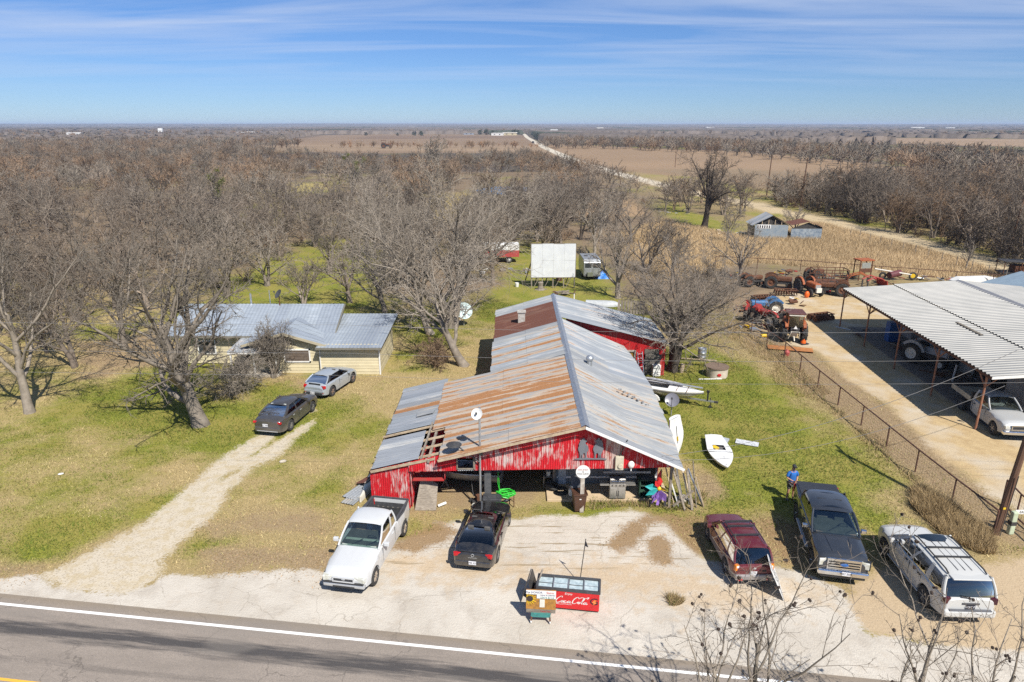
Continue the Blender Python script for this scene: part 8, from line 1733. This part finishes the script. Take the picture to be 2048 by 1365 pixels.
L3 = PP([(-250, 284), (-250, 268), (420, 266), (1040, 263), (1100, 266), (1500, 268), (2300, 276), (2300, 283), (1900, 275), (1400, 270), (1150, 269), (1050, 268), (640, 268), (560, 281), (480, 284), (200, 285)])
xb_, yb_ = scatter(L3, 46.0, 12)
mass("distant_trees", list(zip(xb_, yb_))[:2600], (.8, 1.35), 6, BARK_W, dict(LOWK, nb=(3, 2, 0), twig=.2, limbs=3), "scattered tree crowns of the wooded plain before the horizon")
# brush on the floor of the woods and thickets
def brush(name, poly, step, seed, mat, label, sc, lim=None):
    x, y = scatter(poly, step, seed); pts = [(a, b) for a, b in zip(x, y) if (lim is None or b < lim) and -100 < view_px(a, b)[0] < 2150]
    mass(name, pts, sc, seed, mat, dict(h=3.2, tr=.06, trunk=.12, stems=4, limbs=4, spread=(15, 65), l1=.8, nb=(4, 3, 0), lens=(.55, .5, .4), twig=.02, wob=.26, sides=(3, 3, 3, 3, 3), ks=(3, 2, 2, 2), sl=True), label)
brush("thicket_brush", WOOD_B, 3.9, 21, BARK_D, "tangled brown brush and vines under the thicket right of the dirt road", (.7, 1.5), 200)
brush("woodland_brush", WOOD_A, 6.2, 22, BARK_W, "low leafless brush on the floor of the left wood", (.5, 1.1), 190)
# ---------------------------------------------------------------- grass
def blades(name, x, y, h, w, col, label, lean=.5, seed=1, cat="grass"):
    rg = np.random.default_rng(seed); n = len(x); a = rg.random(n) * 6.283
    dx, dy = np.cos(a) * w / 2, np.sin(a) * w / 2; l = rg.normal(0, lean, (n, 2)) * h[:, None]
    z0 = heights(x, y) - .01
    V = np.empty((n, 3, 3)); V[:, 0] = np.stack([x - dx, y - dy, z0], 1); V[:, 1] = np.stack([x + dx, y + dy, z0], 1); V[:, 2] = np.stack([x + l[:, 0], y + l[:, 1], z0 + h], 1)
    c3 = np.repeat(col, 3, 0); Fq = np.arange(3 * n).reshape(-1, 3)
    o = part(name, mesh_np(name, V.reshape(-1, 3), Fq, GRASS, c3), None); tag(o, label, cat, None, 'stuff'); return o
gm = N("grass_blade"); gm.fin(gm.attr("Col", "Color"), .85, 0, .15); GRASS = gm.mat
def scat(x0, x1, y0, y1, n, seed):
    rg = np.random.default_rng(seed); x = rg.uniform(x0, x1, n); y = rg.uniform(y0, y1, n)
    f = y * CP + H * SP; px = CX + F * x / f; k = (px > -60) & (px < 2110); return x[k], y[k], rg
BUILT = [[(-7.2, 31.3), (8.4, 31.3), (8.4, 57), (-7.2, 42)], [(-27, 51), (-10, 51), (-10, 60), (-27, 60)], [(30, 40), (50, 40), (50, 66), (32, 66)]]
x, y, rg = scat(-48, 42, 21, 74, 560000, 3)
keep = (sample('conc', x, y) < -.05 - .5 * rg.random(len(x))) & (sample('drive', x, y) < -.2) & (sample('yard', x, y) < -.3) & (sample('gravr', x, y) < -.2)
keep &= (fbm(x, y, 1.6, 3) + .35 * rg.random(len(x)) > .50)
for q in BUILT: keep &= sdf(q, x, y) < .05
br = sample('brown', x, y); keep &= (br < .3) | (rg.random(len(x)) < .25)
x, y = x[keep], y[keep]; g = np.clip(sample('green', x, y) + (fbm(x, y, 1.1, 3) - .5) * 1.2 + rg.normal(0, .16, len(x)), 0, 1)[:, None]
dry = np.array((.46, .365, .185)); grn = np.array((.185, .200, .034)); deep = np.array((.085, .125, .018))
c = dry * (1 - np.clip(g * 1.5, 0, 1)) + np.clip(g * 1.5, 0, 1) * (grn * (1 - np.clip(g * 2 - 1.2, 0, 1)) + deep * np.clip(g * 2 - 1.2, 0, 1))
c = c * rg.uniform(.6, 1.35, (len(x), 1))
blades("lawn_grass", x, y, rg.uniform(.04, .13, len(x)) * (1 + .5 * g[:, 0]), rg.uniform(.02, .05, len(x)), c, "short mixed green and dry grass of the lawns", .7, 5)
def in_poly(poly, n, seed):
    xs = [p[0] for p in poly]; ys = [p[1] for p in poly]; rg = np.random.default_rng(seed)
    x = rg.uniform(min(xs), max(xs), n); y = rg.uniform(min(ys), max(ys), n); k = sdf(poly, x, y) + (fbm(x, y, 3, 2) - .5) * 3 > 0; return x[k], y[k], rg
TALL = PP([(1240, 470), (1330, 440), (1440, 466), (1500, 476), (1640, 445), (1760, 472), (1860, 500), (2010, 543), (2120, 575), (2000, 566), (1640, 535), (1500, 527), (1330, 560), (1250, 560)])
x, y, rg = in_poly(TALL, 165000, 8)
t_ = fbm(x, y, 5, 3); k = (t_ + .5 * rg.random(len(x)) > .5) & (sample('road', x, y) < -.4); x, y = x[k], y[k]
c = np.array((.50, .37, .215))[None] * rg.uniform(.7, 1.2, (len(x), 1)) * (1 + .5 * (fbm(x, y, 12, 2)[:, None] - .5))
blades("tall_grass", x, y, rg.uniform(.35, .85, len(x)), rg.uniform(.03, .07, len(x)), c, "tall tan dry grass field behind the rusty pipe fence", .4, 9)
WEED = PP([(1830, 960), (1870, 990), (1920, 1020), (1985, 1075), (1975, 1110), (1900, 1085), (1850, 1040), (1815, 985)])
x, y, rg = in_poly(WEED, 26000, 10)
c = np.array((.44, .32, .17))[None] * rg.uniform(.5, 1.2, (len(x), 1))
blades("dry_weeds", x, y, rg.uniform(.25, .85, len(x)) * (fbm(x, y, 1.0, 2) + .3), rg.uniform(.018, .04, len(x)), c, "dry tan weeds along the fence beside the large white SUV", .45, 11)
for nm, poly, n, lb in (("dry_weeds", [(1430, 655), (1500, 700), (1600, 785), (1720, 890), (1830, 985), (1850, 960), (1700, 830), (1560, 700), (1470, 640)], 16000, "sparse dry weeds along the lawn side of the pipe fence"),
                        ("dry_weeds", [(1180, 1000), (1180, 1016), (1350, 1022), (1420, 1010), (1410, 985), (1345, 1006)], 5000, "ragged weeds in front of the barn porch slab"), ("dry_tuft", [(1338, 1196), (1372, 1194), (1376, 1212), (1340, 1212)], 1500, "dry grass tuft growing through the concrete apron")):
    x, y, rg = in_poly(PP(poly), n, 31 + n); c = np.array((.42, .31, .16))[None] * rg.uniform(.5, 1.2, (len(x), 1)); gk = rg.random(len(x)) < (.3 if 'slab' in lb else .08); c[gk] = np.array((.14, .18, .03)) * rg.uniform(.7, 1.2, (gk.sum(), 1))
    blades(nm, x, y, rg.uniform(.10, .38, len(x)), rg.uniform(.018, .04, len(x)), c, lb, .5, 12 + n)
# fallen leaves and twig litter
x, y, rg = scat(-40, 30, 22, 62, 260000, 41)
m_ = np.maximum(sample('brown', x, y), sample('mulch', x, y) * 2); k = (m_ > -.3) & (rg.random(len(x)) < .6) & (sample('yard', x, y) < -.2)
for q in BUILT: k &= sdf(q, x, y) < .05
x, y = x[k], y[k]; c = np.array((.34, .225, .125))[None] * rg.uniform(.35, 1.5, (len(x), 1))
blades("leaf_litter", x, y, rg.uniform(.02, .06, len(x)), rg.uniform(.03, .08, len(x)), c, "brown leaf and twig litter on bare ground", 1.2, 42, "litter")

# ---------------------------------------------------------------- haze
hz = bpy.data.materials.new("haze_air"); hz.use_nodes = True; nt = hz.node_tree; nt.nodes.clear()
ho = nt.nodes.new("ShaderNodeOutputMaterial"); hv = nt.nodes.new("ShaderNodeVolumePrincipled")
hv.inputs["Color"].default_value = (.62, .76, 1.0, 1); hv.inputs["Density"].default_value = 0.00011; hv.inputs["Anisotropy"].default_value = 0.0
nt.links.new(hv.outputs[0], ho.inputs["Volume"])
hzo = part("haze", MB().box((0, 0, 24), (36000, 36000, 51)), hz); hzo['kind'] = 'stuff'; hzo['label'] = "pale blue air over the far plain"
